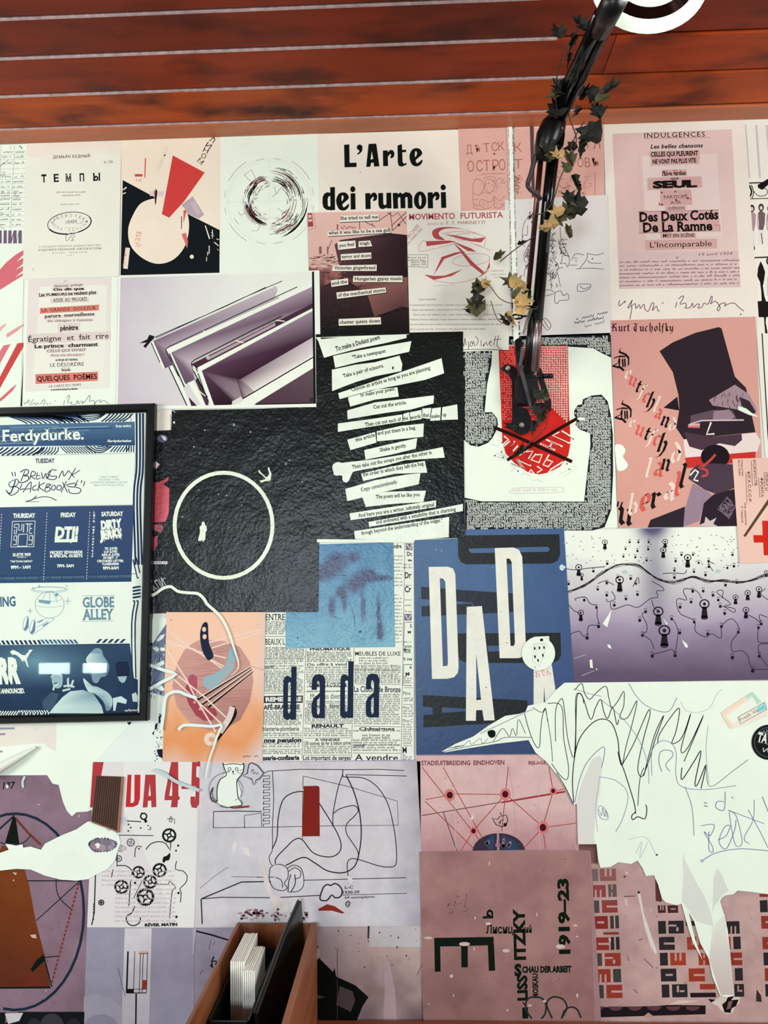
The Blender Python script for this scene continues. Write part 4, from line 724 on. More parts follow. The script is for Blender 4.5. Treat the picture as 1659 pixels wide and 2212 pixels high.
# ---------------------------------------------------------------- broad-nib blackletter, drawn with a slanted pen
def nib(S, strokes, x, y, s, col, ang=0, w=.2, slant=40, name='blackletter'):
    ca, sa = math.cos(math.radians(ang)), math.sin(math.radians(ang)); na = math.radians(slant)
    nx, ny = math.cos(na) * w / 2, math.sin(na) * w / 2
    for st in strokes:
        for (a, b) in zip(st[:-1], st[1:]):
            P = [(a[0] - nx, a[1] - ny), (a[0] + nx, a[1] + ny), (b[0] + nx, b[1] + ny), (b[0] - nx, b[1] - ny)]
            P = [(x + s * (px * ca + py * sa), y - s * (-px * sa + py * ca) ) for px, py in P]
            S._add(name, P, [(0, 1, 2, 3)], [lin(col)] * 4, inc=False)
BL = {  # unit x-height letters: strokes as point lists, y up
 'u': [[(.0, .95), (.15, .8), (.15, .2), (.32, .02), (.5, .2)], [(.5, .95), (.6, .8), (.6, .15), (.72, .02), (.82, .12)]],
 'n': [[(.0, .85), (.12, .95), (.2, .8), (.2, .15), (.3, .02)], [(.2, .8), (.45, 1.), (.62, .8), (.62, .15), (.74, .0), (.85, .12)]],
 'e': [[(.45, .5), (.2, .42)], [(.45, .5), (.5, .85), (.3, 1.), (.12, .75), (.12, .22), (.32, .0), (.55, .2)]],
 't': [[(.2, 1.35), (.2, .2), (.35, .02), (.5, .15)], [(.02, .95), (.45, .95)]],
 's': [[(.1, -.45), (.25, -.1), (.28, 1.2), (.4, 1.5), (.6, 1.4)], [(.08, .9), (.45, .9)]],
 'c': [[(.5, .85), (.3, 1.), (.12, .78), (.12, .22), (.32, .0), (.52, .18)]],
 'h': [[(.15, 1.6), (.15, .1), (.22, .02)], [(.15, .8), (.42, 1.), (.58, .8), (.55, .2), (.35, -.35), (.1, -.5)]],
 'l': [[(.08, 1.6), (.2, 1.5), (.2, .18), (.34, .0), (.46, .12)]],
 'a': [[(.08, .85), (.25, 1.), (.5, .82), (.5, .15), (.62, .0), (.74, .12)], [(.5, .55), (.2, .42), (.12, .18), (.28, .0), (.5, .2)]],
 'd': [[(.1, 1.5), (.45, 1.15), (.62, .8), (.58, .2), (.35, .0), (.12, .2), (.12, .7), (.35, .95), (.6, .8)]],
 'b': [[(.08, 1.6), (.16, 1.5), (.16, .2), (.36, .0), (.6, .2), (.6, .75), (.4, .98), (.16, .8)]],
 'r': [[(.0, .85), (.12, .95), (.2, .8), (.2, .2), (.32, .02), (.44, .14)], [(.2, .8), (.38, .98), (.55, .85)]],
 'o': [[(.35, 1.), (.12, .78), (.12, .22), (.35, .0), (.58, .22), (.58, .78), (.35, 1.)]],
 'k': [[(.1, 1.6), (.18, 1.5), (.18, .1), (.26, .0)], [(.18, .6), (.45, .95), (.52, .75), (.25, .55), (.55, .05), (.65, .12)]],
 'y': [[(.0, .95), (.14, .8), (.14, .3), (.35, .05), (.55, .25)], [(.55, .98), (.58, .1), (.4, -.35), (.1, -.45)]],
 'D': [[(.8, 1.9), (.66, 1.62), (1.2, 1.3), (1.42, .95), (1.32, .3), (.8, -.12)], [(.1, 1.12), (.6, 1.22), (1.15, 1.12)], [(-.12, .45), (.45, .62), (.6, 1.1)], [(.6, .95), (.48, .3), (.85, -.12)], [(-.1, .45), (.5, .2)], [(.85, .95), (.82, .2)], [(1.05, .95), (1.02, .2)]],
 'K': [[(.15, 1.5), (.25, 1.4), (.2, .2), (.05, .0), (.35, .05)], [(.3, .8), (.6, 1.5), (.85, 1.35)], [(.35, .8), (.75, .75), (.8, .1), (.95, .05)], [(-.1, .8), (.2, .8)]],
 'T': [[(.0, 1.3), (.2, 1.5), (.6, 1.35), (.95, 1.5)], [(.6, 1.35), (.25, 1.), (.15, .5), (.35, .05), (.7, .0), (.95, .2)], [(.55, 1.2), (.55, .2)]]}
S = Sheet('top_hat_collage_poster', 'salmon pink poster with slanted blackletter words beside a dark tilted block and grey cut-outs', 'poster', 'P', [(1319, 692), (1632, 684), (1652, 1134), (1336, 1141)], (208, 156, 142), 6)
S.z('B6')
S.fill([(85, 95), (700, 80), (300, 900), (110, 1000)], [(200, 144, 138), (208, 156, 142), (208, 156, 142), (204, 150, 140)], 'paper_tone')
DKV = (46, 36, 42)
S.fill([(520, 370), (640, 290), (840, 205), (1055, 152), (1080, 165), (1200, 600), (1300, 700), (1385, 1100), (740, 1165), (670, 1060), (700, 890), (690, 760), (640, 560)], DKV, 'dark_block')
S.fill([(555, 880), (680, 780), (700, 905)], (38, 30, 34), 'dark_block')
S.fill([(965, 810), (1200, 672), (1330, 760), (1395, 890), (1380, 960), (1250, 900), (1000, 860)], (158, 134, 142), 'grey_cutout'); S.fill([(1240, 780), (1330, 820), (1390, 920), (1350, 940), (1260, 860)], (52, 40, 46), 'grey_cutout')
for _ in range(26): x, y = random.uniform(1010, 1290), random.uniform(740, 870); S.line([(x, y), (x + random.uniform(-6, 6), y + random.uniform(14, 50))], random.uniform(3, 9), (66, 50, 58), 'grey_cutout', inc=False)
S.fill([(800, 950), (1000, 900), (1180, 905), (1220, 990), (1000, 990), (800, 1020)], (96, 76, 86), 'grey_cutout'); S.fill([(1010, 910), (1150, 895), (1200, 960), (1150, 1000), (1000, 985)], (148, 124, 134), 'grey_cutout')
S.line([(790, 1030), (900, 995), (1280, 990)], 14, (196, 178, 180), 'pale_band'); S.fill([(780, 1030), (885, 1020), (882, 1065), (775, 1060)], [(220, 190, 186), (220, 190, 186), (190, 60, 60), (190, 70, 66)], 'red_tab')
S.line([(985, 1010), (945, 1120), (1015, 1115)], 16, (224, 226, 210), 'pale_band'); S.fill([(1230, 865), (1300, 885), (1350, 925), (1420, 965), (1330, 945), (1230, 900)], (226, 238, 222), 'torn_patch')
S.fill([(735, 1165), (1390, 1105), (1432, 1180), (1400, 1275), (1150, 1300), (755, 1330)], (226, 212, 204), 'pale_band')
S.fill([(740, 1100), (1000, 1140), (1260, 1115), (1265, 1170), (1200, 1225), (1060, 1200), (900, 1262), (790, 1230)], (74, 54, 66), 'dark_cutout'); S.fill([(750, 1330), (1385, 1275), (1385, 1335), (1180, 1340), (1180, 1380), (770, 1425)], (192, 52, 44), 'red_band')
S.fill(arcp(1022, 1320, 130, 108, 0, 345, 20), (30, 24, 30), 'dark_cutout'); S.fill([(850, 1400), (1000, 1380), (1180, 1390), (1200, 1600), (1050, 1665), (930, 1620), (780, 1520), (800, 1450)], (72, 58, 70), 'dark_cutout')
S.line([(1025, 1300), (980, 1350), (920, 1400), (880, 1420), (940, 1440), (950, 1480), (900, 1500)], 22, (186, 70, 64), 'red_ribbon', sm=3); S.line([(795, 1490), (840, 1440), (870, 1460), (830, 1530), (870, 1540)], 16, (226, 226, 214), 'pale_band')
S.fill([(750, 1790), (820, 1560), (960, 1640), (1010, 1680), (1000, 1760), (920, 1740), (880, 1900), (735, 1955)], (146, 126, 142), 'grey_cutout'); S.fill([(440, 1890), (750, 1770), (735, 1955), (412, 1960)], (46, 38, 46), 'dark_cutout')
S.fill([(920, 1740), (1010, 1660), (1200, 1610), (1222, 1945), (880, 1950)], (44, 34, 44), 'dark_cutout'); S.fill([(1040, 1790), (1130, 1680), (1210, 1760), (1150, 1885)], (112, 96, 110), 'grey_cutout'); S.specks(60, 9, (50, 40, 50), [(1040, 1790), (1130, 1680), (1210, 1760), (1150, 1885)])
S.fill([(860, 1948), (925, 1915), (935, 1860), (975, 1900), (1035, 1870), (1005, 1925), (1045, 1948)], (200, 186, 182), 'pale_band')
B_, W_, R_ = (26, 26, 22), (230, 206, 190), (208, 92, 82)
x = 92
for ch, wd in zip('Kurt Tucholsky', (60, 42, 34, 34, 22, 60, 44, 40, 44, 40, 24, 36, 40, 40)):
    if ch != ' ': nib(S, BL[ch], x, 190, 46, (50, 24, 22), 0, .27)
    x += wd
for ch, x, y, c, a, s_ in (('D', 100, 545, B_, -8, 100), ('e', 205, 610, W_, 20, 70), ('u', 240, 665, R_, 24, 70), ('t', 300, 730, B_, 24, 66), ('s', 330, 770, W_, 22, 66), ('c', 365, 820, R_, 24, 76), ('h', 400, 870, B_, 22, 78), ('l', 455, 905, W_, 25, 76), ('a', 475, 965, R_, 20, 74), ('n', 525, 1030, B_, 24, 76), ('d', 600, 1075, W_, 22, 66),
    ('D', 118, 1010, B_, -6, 100), ('e', 245, 1045, W_, 20, 60), ('u', 300, 1115, R_, 24, 76), ('t', 378, 1160, B_, 22, 70), ('s', 410, 1190, W_, 22, 76), ('c', 458, 1210, R_, 22, 84), ('h', 500, 1270, B_, 18, 92), ('l', 385, 1500, W_, 16, 92), ('a', 470, 1485, R_, 12, 100), ('n', 530, 1430, B_, 16, 84), ('d', 620, 1365, W_, 14, 100),
    ('u', 155, 1925, B_, 8, 130), ('b', 235, 1840, W_, 10, 100), ('e', 345, 1800, R_, 10, 128), ('r', 435, 1780, B_, 10, 120), ('a', 560, 1700, W_, 10, 128), ('l', 650, 1665, R_, 10, 110), ('l', 690, 1590, B_, 14, 112)):
    S.n += 1; nib(S, BL[ch], x + (14 if ch == 'D' else 0) - (0 if ch == 'D' else s_ * .1), y, s_ * (1 if ch == 'D' else 1.22), c, a, .2 if ch == 'D' else .26)
S.line([(150, 1725), (140, 1770)], 14, B_); S.line([(185, 1730), (165, 1785)], 14, B_)
S.fill([(120, 1220), (180, 1215), (215, 1270), (190, 1320), (235, 1390), (210, 1435), (145, 1445), (125, 1330)], (228, 240, 224), 'torn_patch', sm=3); S.done()

S = Sheet('cyrillic_cross_sheet', 'pale pink sheet with sideways Cyrillic text, dark slanted bar and red cross', 'poster', 'P', [(1582, 991), (1800, 984), (1815, 1210), (1598, 1217)], (226, 190, 174), 8)
S.z('B6'); CB = (60, 30, 26)
for t, x0, y0, x1, y1, h in (('ИСКУССТВ', 1362, 1352, 1376, 1582, 24), ('ЮГА С.С.С.Р.', 1312, 1458, 1326, 1738, 24), ('ФРОНТА', 1428, 1510, 1434, 1686, 24), ('ЛЕВОГО', 1474, 1460, 1482, 1628, 24), ('Изд-ство', 1254, 1352, 1262, 1500, 16), ('Юго-Лефа', 1226, 1352, 1236, 1490, 16), ('Отв. редактор', 1282, 1735, 1294, 1940, 16), ('Л. Недоля', 1254, 1765, 1260, 1915, 16)):
    S.text(t, x0, y0, x1, y1, h, CB, bold=.015)
for x, y0, y1 in ((1348, 1355, 1585), (1298, 1460, 1740), (1414, 1510, 1688), (1462, 1460, 1630)): S.line([(x, y0), (x + 10, y1)], 4, CB)
S.fill([(1275, 2035), (1500, 1700), (1520, 1720), (1295, 2045)], (84, 66, 48), 'dark_bar'); S.fill([(1365, 2028), (1450, 2028), (1445, 1898), (1560, 1898), (1560, 2028), (1640, 2028), (1640, 2095), (1560, 2095), (1560, 2210), (1460, 2210), (1455, 2095), (1370, 2095)], (198, 40, 30), 'red_cross'); S.done()

# ---------------------------------------------------------------- picture frame with the events poster
FY = -.026
fro = at(150, 1215, 0); frame = empty('picture_frame', fro)
tag(frame, 'black framed glazed poster of weekly bar events printed in blue and white', 'framed poster')
FR = mat('black_lacquer_frame', (10, 16, 14), rough=.3, spec=.25, noise=.1)
def bar(quad, yo, yi):        # quad: outer start, outer end, inner end, inner start (photo points on the frame's front)
    o0, o1, i1, i0 = [at(*p, FY) for p in quad]
    prof = lambda o, i: [np.array([o[0], 0.0, o[2]]), np.array([o[0], yo + .004, o[2]]), o * .85 + i * .15, o * .25 + i * .75, np.array([i[0], yi, i[2]]), np.array([i[0], -.004, i[2]])]
    A, B = prof(o0, i0), prof(o1, i1); V = np.array(A + B) - fro; V[[2, 3, 8, 9], 1] = yo
    n = 6; Fc = [(i, (i + 1) % n, (i + 1) % n + n, i + n) for i in range(n)] + [tuple(range(n - 1, -1, -1)), tuple(range(n, 2 * n))]
    return mesh('frame_bar', V, Fc, FR, frame)
OTL, OTR, OBR, OBL = (-340, 889), (333, 870), (317, 1558), (-345, 1572)
ITL, ITR, IBR, IBL = (-318, 908), (313.5, 889), (298.5, 1541), (-323, 1554)
bar([OTL, OTR, ITR, ITL], FY, FY + .006); bar([OTR, OBR, IBR, ITR], FY, FY + .006); bar([OBR, OBL, IBL, IBR], FY, FY + .006); bar([OBL, OTL, ITL, IBL], FY, FY + .006)
BL1, NVY, PW2 = (66, 98, 134), (28, 50, 84), (228, 242, 226)
S = Sheet('events_poster', None, None, 'P', [(-330, 898), (322, 880), (307, 1550), (-333, 1562)], (229, 242, 226), parent=frame, y=-.012)
S.z('B7')
S.fill([(-1500, 225), (1480, 150), (1465, 560), (1385, 562), (-1500, 610)], PW2, 'band')
# zebra bands
def zeb(pts, w_, c=NVY): S.line(pts, w_, c, 'zebra_stripe', sm=4, inc=False)
for i in range(12):
    o = i * 26
    zeb([(-700, 210 + o * .2), (-200, 205 + o * .3), (140, 190 + o * .5), (330, 265 + o * .0)] if i < 0 else [(-900 + o, 300), (-400 + o, 215 - i * 2), (0 + o * 1.6, 180), (180 + o * 2.0, 215), (280 + o * 1.9, 262)], 13)
for i in range(9): zeb([(430 + i * 34, 165), (540 + i * 36, 195), (640 + i * 34, 245)], 12)
for i in range(4): zeb([(760 + i * 12, 160), (840, 205 - i * 14 + 10), (930, 225 - i * 20), (1010, 205 - i * 14), (1080 - i * 10, 160)], 11)
for i in range(7): zeb([(1130 + i * 38, 160), (1085 + i * 38, 205), (1040 + i * 36, 240)], 14)
for i in range(9): zeb([(1330 + i * 1, 160), (1345, 235)], 5) if i < 2 else None
for i in range(16): zeb([(-450 + i * 52, 585), (-380 + i * 52, 545), (-330 + i * 52, 505)], 16)
for i in range(7): zeb([(340 + i * 36, 575), (400 + i * 32, 540), (430 + i * 28, 500)], 12)
for i in range(11): zeb([(620 + i * 27, 495), (650 + i * 29, 530), (690 + i * 29, 566)], 10)
for i in range(4): zeb([(880 + i * 40, 490), (960 + i * 14, 545 - i * 16), (1040, 555 - i * 20), (1100 - i * 6, 525 - i * 14), (1150 - i * 20, 490)], 12)
for i in range(6): zeb([(1180 + i * 30, 490), (1130 + i * 32, 552)], 12)
for i in range(4): S.fill([(1290 + i * 24, 486), (1302 + i * 24, 486), (1302 + i * 24, 552), (1290 + i * 24, 552)], NVY, 'zebra_stripe', inc=False)
S.fill([(-1500, 330), (340, 265), (1380, 240), (1382, 485), (500, 490), (-1500, 520)], [(70, 104, 134), (94, 132, 156), (84, 118, 146), (48, 78, 114), (56, 88, 124), (60, 92, 124)], 'blue_banner')
for i in range(22):
    y = random.uniform(275, 470); x = random.uniform(-400, 700); S.line([(x, y + 10), (x + random.uniform(200, 650), y - 5)], random.uniform(4, 14), random.choice(((110, 146, 166), (134, 172, 184), (52, 80, 116), (88, 124, 150))), 'banner_streak_print', inc=False)
S.n += 1
S.text('Ferdydurke.', 16, 446, 858, 420, 116, PW2, serif=True, bold=.022)
S.text('free entry', 1185, 299, 1345, 294, 26, PW2, bold=.03); S.text('/ferdydurkebar', 1098, 450, 1350, 448, 24, PW2, bold=.03)
S.line([(-1500, 625), (0, 592), (1385, 562), (1372, 1092), (0, 1120), (-1500, 1150)], 4, NVY, 'panel_outline_print')
# right border of stripes
for i, x in enumerate((1398, 1432, 1464)):
    S.line([(x, 155), (x + 2, 560), (x - 3, 760), (x - 22, 900), (x - 28, 1100), (x - 20, 1400), (x - 10, 1706)], 20, NVY, 'zebra_stripe', sm=3)
S.text('TUESDAY', 363, 665, 560, 660, 42, NVY, bold=.035)
GR = NVY
for q, w_ in (([(120, 755), (132, 800)], 9), ([(152, 755), (158, 802)], 9), ([(205, 760), (250, 735), (290, 740), (285, 775), (245, 795), (290, 800), (285, 840), (230, 865), (185, 855)], 10), ([(255, 745), (215, 850)], 9), ([(305, 835), (325, 755), (360, 760), (355, 790), (320, 800), (360, 830)], 9), ([(385, 760), (372, 828), (415, 818)], 8), ([(378, 795), (410, 790)], 8), ([(425, 760), (440, 825), (470, 770), (480, 825), (520, 745)], 9), ([(580, 740), (530, 735), (490, 775), (530, 800), (580, 800), (560, 832), (500, 830), (485, 800)], 9), ([(600, 820), (640, 745), (655, 800), (700, 740)], 9), ([(715, 740), (705, 765)], 8), ([(775, 715), (700, 840)], 9), ([(735, 790), (820, 738)], 8), ([(720, 760), (760, 815)], 8),
    ([(115, 850), (90, 880), (110, 910), (160, 900), (190, 860), (170, 830), (120, 850)], 8), ([(160, 840), (110, 970), (70, 960)], 12), ([(120, 905), (185, 915), (180, 960), (110, 995), (60, 940)], 9), ([(225, 880), (205, 935), (250, 925)], 9), ([(235, 965), (315, 855), (310, 965)], 9), ([(250, 935), (320, 925)], 8), ([(370, 890), (335, 915), (345, 945), (385, 930)], 9), ([(405, 855), (390, 955)], 9), ([(460, 865), (400, 905), (450, 950)], 9), ([(480, 880), (460, 955), (510, 945), (505, 915), (475, 915), (520, 885), (480, 880)], 9), ([(540, 890), (525, 930), (555, 940), (570, 905), (545, 890)], 9), ([(595, 890), (580, 930), (615, 940), (630, 905), (600, 890)], 9), ([(640, 860), (690, 965)], 9), ([(680, 850), (625, 965)], 9), ([(770, 870), (690, 885), (700, 905), (790, 915), (830, 940), (800, 975), (720, 970), (700, 930)], 9), ([(800, 835), (765, 900), (790, 880)], 8), ([(838, 838), (830, 870)], 9), ([(868, 850), (855, 900)], 9),
    ([(262, 1060), (330, 1040), (375, 1000)], 9), ([(262, 1060), (400, 1060)], 5), ([(330, 1035), (440, 1010), (520, 1020), (580, 1050)], 8)): S.line(q, w_, GR, 'graffiti_lettering', sm=5, inc=False)
for i, (t, x0, x1) in enumerate((('A NIGHT OF BREWS,', 1022, 1208), ('BLACKBOOKS + TUNES!', 1012, 1222), ('ILLUSTRATORS, DESIGNERS & CREATIVES.', 925, 1308), ('BRING YOUR LITTLE BLACK BOOK!', 962, 1268))): S.text(t, x0, 816 + i * 28, x1, 814 + i * 28, 17, (110, 150, 156))
S.fill([(-1500, 1155), (0, 1122), (1370, 1096), (1345, 1880), (0, 1895), (-1500, 1925)], [(60, 88, 122), (58, 86, 122), (56, 74, 112), (44, 70, 104), (46, 76, 108), (46, 76, 108)], 'blue_panel')
for x, y0, y1 in ((14, 1185, 1890), (478, 1175, 1880), (918, 1165, 1870)):
    for k in range(24):
        t = k / 24; X = x - 36 * t; Y = y0 + (y1 - y0) * t; S.fill([(X, Y), (X + 6, Y), (X + 5, Y + 14), (X - 1, Y + 14)], PW2, 'dotted_stripe', inc=False)
TT = S.text
TT('THURSDAY', 134, 1226, 362, 1222, 42, PW2, bold=.05); TT('FRIDAY', 622, 1218, 778, 1215, 42, PW2, bold=.05); TT('SATURDAY', 1038, 1208, 1262, 1204, 42, PW2, bold=.05)
S.line([(128, 1262), (360, 1258), (345, 1522), (112, 1524)], 8, PW2, closed=True)
for q in ([(192, 1290), (150, 1292), (146, 1325), (175, 1325), (170, 1360)], [(195, 1290), (192, 1352), (222, 1352), (226, 1290)], [(244, 1288), (240, 1375)], [(262, 1288), (310, 1288)], [(285, 1290), (280, 1375)], [(332, 1288), (308, 1290), (302, 1385), (330, 1385)], [(305, 1335), (328, 1335)], [(175, 1410), (145, 1410), (140, 1455), (168, 1455)], [(172, 1410), (166, 1500), (135, 1500)], [(190, 1395), (282, 1393), (275, 1515), (182, 1517), (190, 1395)], [(335, 1408), (300, 1410), (296, 1455), (330, 1455)], [(336, 1408), (328, 1498), (292, 1500)], [(150, 1345), (146, 1388), (168, 1388), (170, 1360)]): S.line(q, 8, PW2, 'suite_logo')
TT('SUITE 909', 130, 1620, 316, 1616, 30, PW2, bold=.04); TT('PRESENTS', 175, 1636, 270, 1634, 9, PW2, bold=.02); TT('"THE TOWN DEMPO"', 104, 1682, 332, 1680, 18, PW2, bold=.04); TT('9PM - 1AM', 110, 1748, 312, 1744, 30, PW2, bold=.05)
TT('DTJ!', 560, 1438, 796, 1434, 112, PW2, bold=.06, shear=.12); S.fill([(560, 1446), (795, 1442), (792, 1474), (558, 1478)], PW2, 'underline_print')
TT('MICKEY EDWARDS', 512, 1595, 845, 1590, 28, PW2, bold=.05); TT('& SPECIAL GUESTS', 510, 1630, 845, 1627, 28, PW2, bold=.05); TT('7PM- 3AM', 584, 1732, 755, 1730, 28, PW2, bold=.05)
for i, ch in enumerate('LIVE HIP-HOP+RAP'): TT(ch, 956 - i * 1.2, 1180 + i * 30, 974 - i * 1.2, 1180 + i * 30, 18, PW2, bold=.05) if ch != ' ' else None
for t, x0, y0, x1, y1, h in (('DIRTY', 1036, 1346, 1250, 1320, 82), ('JERKS', 1022, 1448, 1250, 1420, 86)): TT(t, x0, y0, x1, y1, h, PW2, bold=.075, shear=.05)
for x, y, l in ((1075, 1345, 30), (1130, 1340, 26), (1225, 1325, 40), (1070, 1440, 34), (1160, 1440, 20), (1240, 1420, 30)): S.line([(x, y), (x - 2, y + l)], 9, PW2, 'drip_lettering', taper=(1, .3), inc=False)
for i, (t, x0, x1) in enumerate((('YK (LIVE)', 1068, 1202), ('LUI (LIVE)', 1066, 1200), ('ARK-A (LIVE)', 1038, 1224), ('SVVEET -T', 1056, 1208), ('CROOKED LETTER', 994, 1266), ('YUGEN9000', 1042, 1218))): TT(t, x0, 1552 + i * 32, x1, 1549 + i * 32, 23, PW2, bold=.045)
TT('9PM-3AM', 1052, 1755, 1215, 1752, 28, PW2, bold=.05)
S.z('B8'); TT = S.text
for k in range(34): S.fill([(-300 + k * 50, 212 - k * .8), (-262 + k * 50, 211 - k * .8), (-264 + k * 50, 216 - k * .8), (-302 + k * 50, 217 - k * .8)], NVY, 'dashed_stripe', inc=False)
for k in range(12): TT('FOOD', -70 + k * 119, 248 - k * 2.2, 33 + k * 119, 246 - k * 2.2, 21, (120, 158, 166) if k % 4 else (96, 134, 152))
TT('ING', 4, 522, 160, 516, 95, (66, 104, 134), bold=.03); LB = (120, 160, 176)
S.arc(505, 350, 185, 0, 360, 4, LB, 30); S.arc(505, 345, 168, 0, 360, 4, LB, 22); S.arc(508, 505, 148, 0, 360, 4, LB, 135)
for q in ([(405, 300), (400, 335)], [(385, 310), (425, 318)], [(680, 300), (690, 325)], [(695, 430), (693, 500)], [(660, 468), (728, 465)], [(308, 535), (308, 595)], [(282, 566), (335, 566)], [(330, 320), (345, 345)]): S.line(q, 5, LB, inc=False)
S.arc(508, 505, 75, 190, 350, 3, LB, 135, inc=False); S.arc(508, 440, 130, 20, 160, 3, LB, 30, inc=False); S.arc(508, 500, 148, 15, 165, 3, LB, 30, inc=False); S.line([(508, 372), (508, 500)], 3, LB, inc=False)
S.fill([(400, 452), (530, 465), (500, 500), (395, 480)], LB); S.fill([(555, 400), (590, 385), (600, 395), (580, 425)], LB)
for dx, dy in ((0, 0), (68, 35)): S.fill([(285 + dx, 618 + dy), (295 + dx, 650 + dy), (290 + dx, 740 + dy), (262 + dx, 772 + dy), (240 + dx, 760 + dy), (262 + dx, 720 + dy)], (96, 136, 160)); S.line([(285 + dx, 618 + dy), (250 + dx, 650 + dy), (235 + dx, 740 + dy), (262 + dx, 775 + dy)], 4, LB, sm=3)
for q in ([(355, 690), (480, 640), (560, 645)], [(340, 810), (460, 720), (560, 650)], [(370, 740), (500, 660)]): S.line(q, 4, LB, inc=False)
S.fill([(380, 680), (430, 655), (445, 665), (400, 690)], LB); S.fill([(430, 715), (490, 680), (500, 690), (450, 730)], LB)
GC = (104, 142, 158)
TT('GLOBE', 846, 530, 1170, 526, 100, GC, bold=.03, serif=True); TT('ALLEY', 842, 656, 1168, 650, 100, GC, bold=.03, serif=True); S.line([(840, 413), (1172, 408)], 4, GC); S.line([(835, 675), (1160, 668)], 4, GC)
S.fill([(-1500, 885), (1335, 848), (1332, 905), (-1500, 930)], PW2)
for i in range(14): S.fill([(-220 + i * 46, 872 - i * .5), (-195 + i * 46, 872 - i * .5), (-170 + i * 46, 915 - i * .5), (-195 + i * 46, 915 - i * .5)], NVY, 'zebra_stripe', inc=False)
for i in range(9): S.fill([(410 + i * 42, 862), (436 + i * 42, 861), (470 + i * 42, 903), (444 + i * 42, 903)], BL1, 'zebra_stripe', inc=False)
for i in range(5): S.fill([(980 + i * 60, 895), (1010 + i * 60, 895), (1050 + i * 60, 855), (1020 + i * 60, 855)], NVY, 'zebra_stripe', inc=False)
def night(u, v): return mix(mix((40, 66, 92), (26, 46, 74), v), (104, 146, 162), max(0, 1 - abs(u - .66) * 4) * max(0, 1 - abs(v - .25) * 2.6) + .12 * fbm(u * 14, v * 9))
S.image([(-1500, 935), (1330, 900), (1412, 1615), (-1500, 1660)], 60, 22, night, 'night_photo_print')
S.fill([(1415, 1620), (1330, 905), (1335, 848), (1440, 845)], PW2, 'panel_margin_print')
for x in (1370, 1405): S.line([(x - 8, 470), (x + 8, 480), (x - 22, 700), (x - 14, 1255)], 14, NVY, 'zebra_stripe', sm=3)
for i in range(4): S.fill([(1358, 320 + i * 34), (1440, 308 + i * 34), (1440, 326 + i * 34), (1358, 340 + i * 34)], NVY, 'zebra_stripe', inc=False)
S.line([(1362, 40), (1405, 230), (1420, 225)], 14, NVY, 'zebra_stripe'); S.line([(1395, 20), (1432, 180)], 12, NVY, 'zebra_stripe')
TT('RR', -20, 1298, 215, 1292, 230, PW2, bold=.07); TT('E ANNOUNCED.', -14, 1412, 252, 1408, 46, PW2, bold=.05)
# leaping cat emblem
S.fill([(105, 985), (125, 968), (150, 972), (185, 990), (225, 1018), (255, 1022), (285, 995), (300, 965), (335, 965), (318, 985), (300, 1010), (285, 1040), (272, 1060), (285, 1110), (292, 1140), (280, 1142), (262, 1090), (235, 1060), (245, 1085), (225, 1080), (205, 1050), (170, 1020), (140, 1012), (118, 1022), (125, 1005), (108, 1000)], PW2, 'leaping_cat_logo')
LBL = (196, 222, 216); MB_ = (120, 158, 172)
S.fill([(930, 990), (980, 950), (1040, 965), (1060, 1030), (1110, 1100), (1120, 1160), (1090, 1230), (1030, 1250), (1000, 1300), (950, 1290), (930, 1200), (900, 1120), (880, 1060)], [MB_, (150, 186, 190), (120, 156, 170), MB_, (90, 126, 148), (80, 112, 138), (110, 146, 162), (130, 160, 172), (150, 180, 186), (120, 150, 164), (140, 176, 184), LBL, LBL], 'crowd_photo_print', sm=3)
S.fill([(500, 1615), (560, 1540), (640, 1450), (720, 1390), (850, 1375), (960, 1420), (1040, 1540), (1060, 1615)], [(196, 224, 214), (200, 226, 218), LBL, LBL, (150, 186, 190), (120, 156, 168), (170, 200, 200), (190, 216, 208)], 'crowd_photo_print')
S.fill([(850, 1255), (940, 1330), (1000, 1345), (1100, 1400), (1150, 1470), (1140, 1560), (1090, 1590), (1060, 1500), (980, 1420), (900, 1390)], [LBL, (150, 180, 184), (150, 184, 188), (170, 200, 200), (180, 208, 204), (120, 150, 166), (110, 140, 158), (130, 166, 176), (160, 190, 192), LBL], 'crowd_photo_print', sm=3)
S.fill([(530, 1250), (550, 1215), (600, 1205), (640, 1240), (635, 1330), (600, 1360), (560, 1350), (535, 1310)], (150, 184, 188), 'crowd_photo_print', sm=3); S.line([(522, 1250), (560, 1212), (640, 1235)], 12, LBL, 'crowd_photo_print', sm=3); S.fill([(550, 1310), (575, 1300), (600, 1312), (590, 1325), (560, 1325)], (30, 46, 66), 'crowd_photo_print')
for q in ([(545, 1380), (560, 1330), (600, 1320)], [(700, 1350), (695, 1270), (706, 1260)], [(725, 1350), (750, 1275)], [(650, 1340), (720, 1330), (760, 1350)], [(640, 1385), (720, 1365)]): S.line(q, 20, (190, 216, 210), 'crowd_photo_print', sm=3)
S.fill([(440, 1560), (430, 1500), (480, 1440), (530, 1400), (600, 1420), (560, 1540), (500, 1600)], (60, 86, 106), 'crowd_photo_print')
S.fill([(1180, 1130), (1200, 1085), (1310, 1085), (1325, 1150), (1330, 1230), (1290, 1250), (1210, 1245), (1190, 1200)], (24, 38, 62), 'crowd_photo_print'); S.fill([(1205, 1240), (1300, 1235), (1280, 1295), (1250, 1305), (1220, 1280)], (160, 190, 190), 'crowd_photo_print')
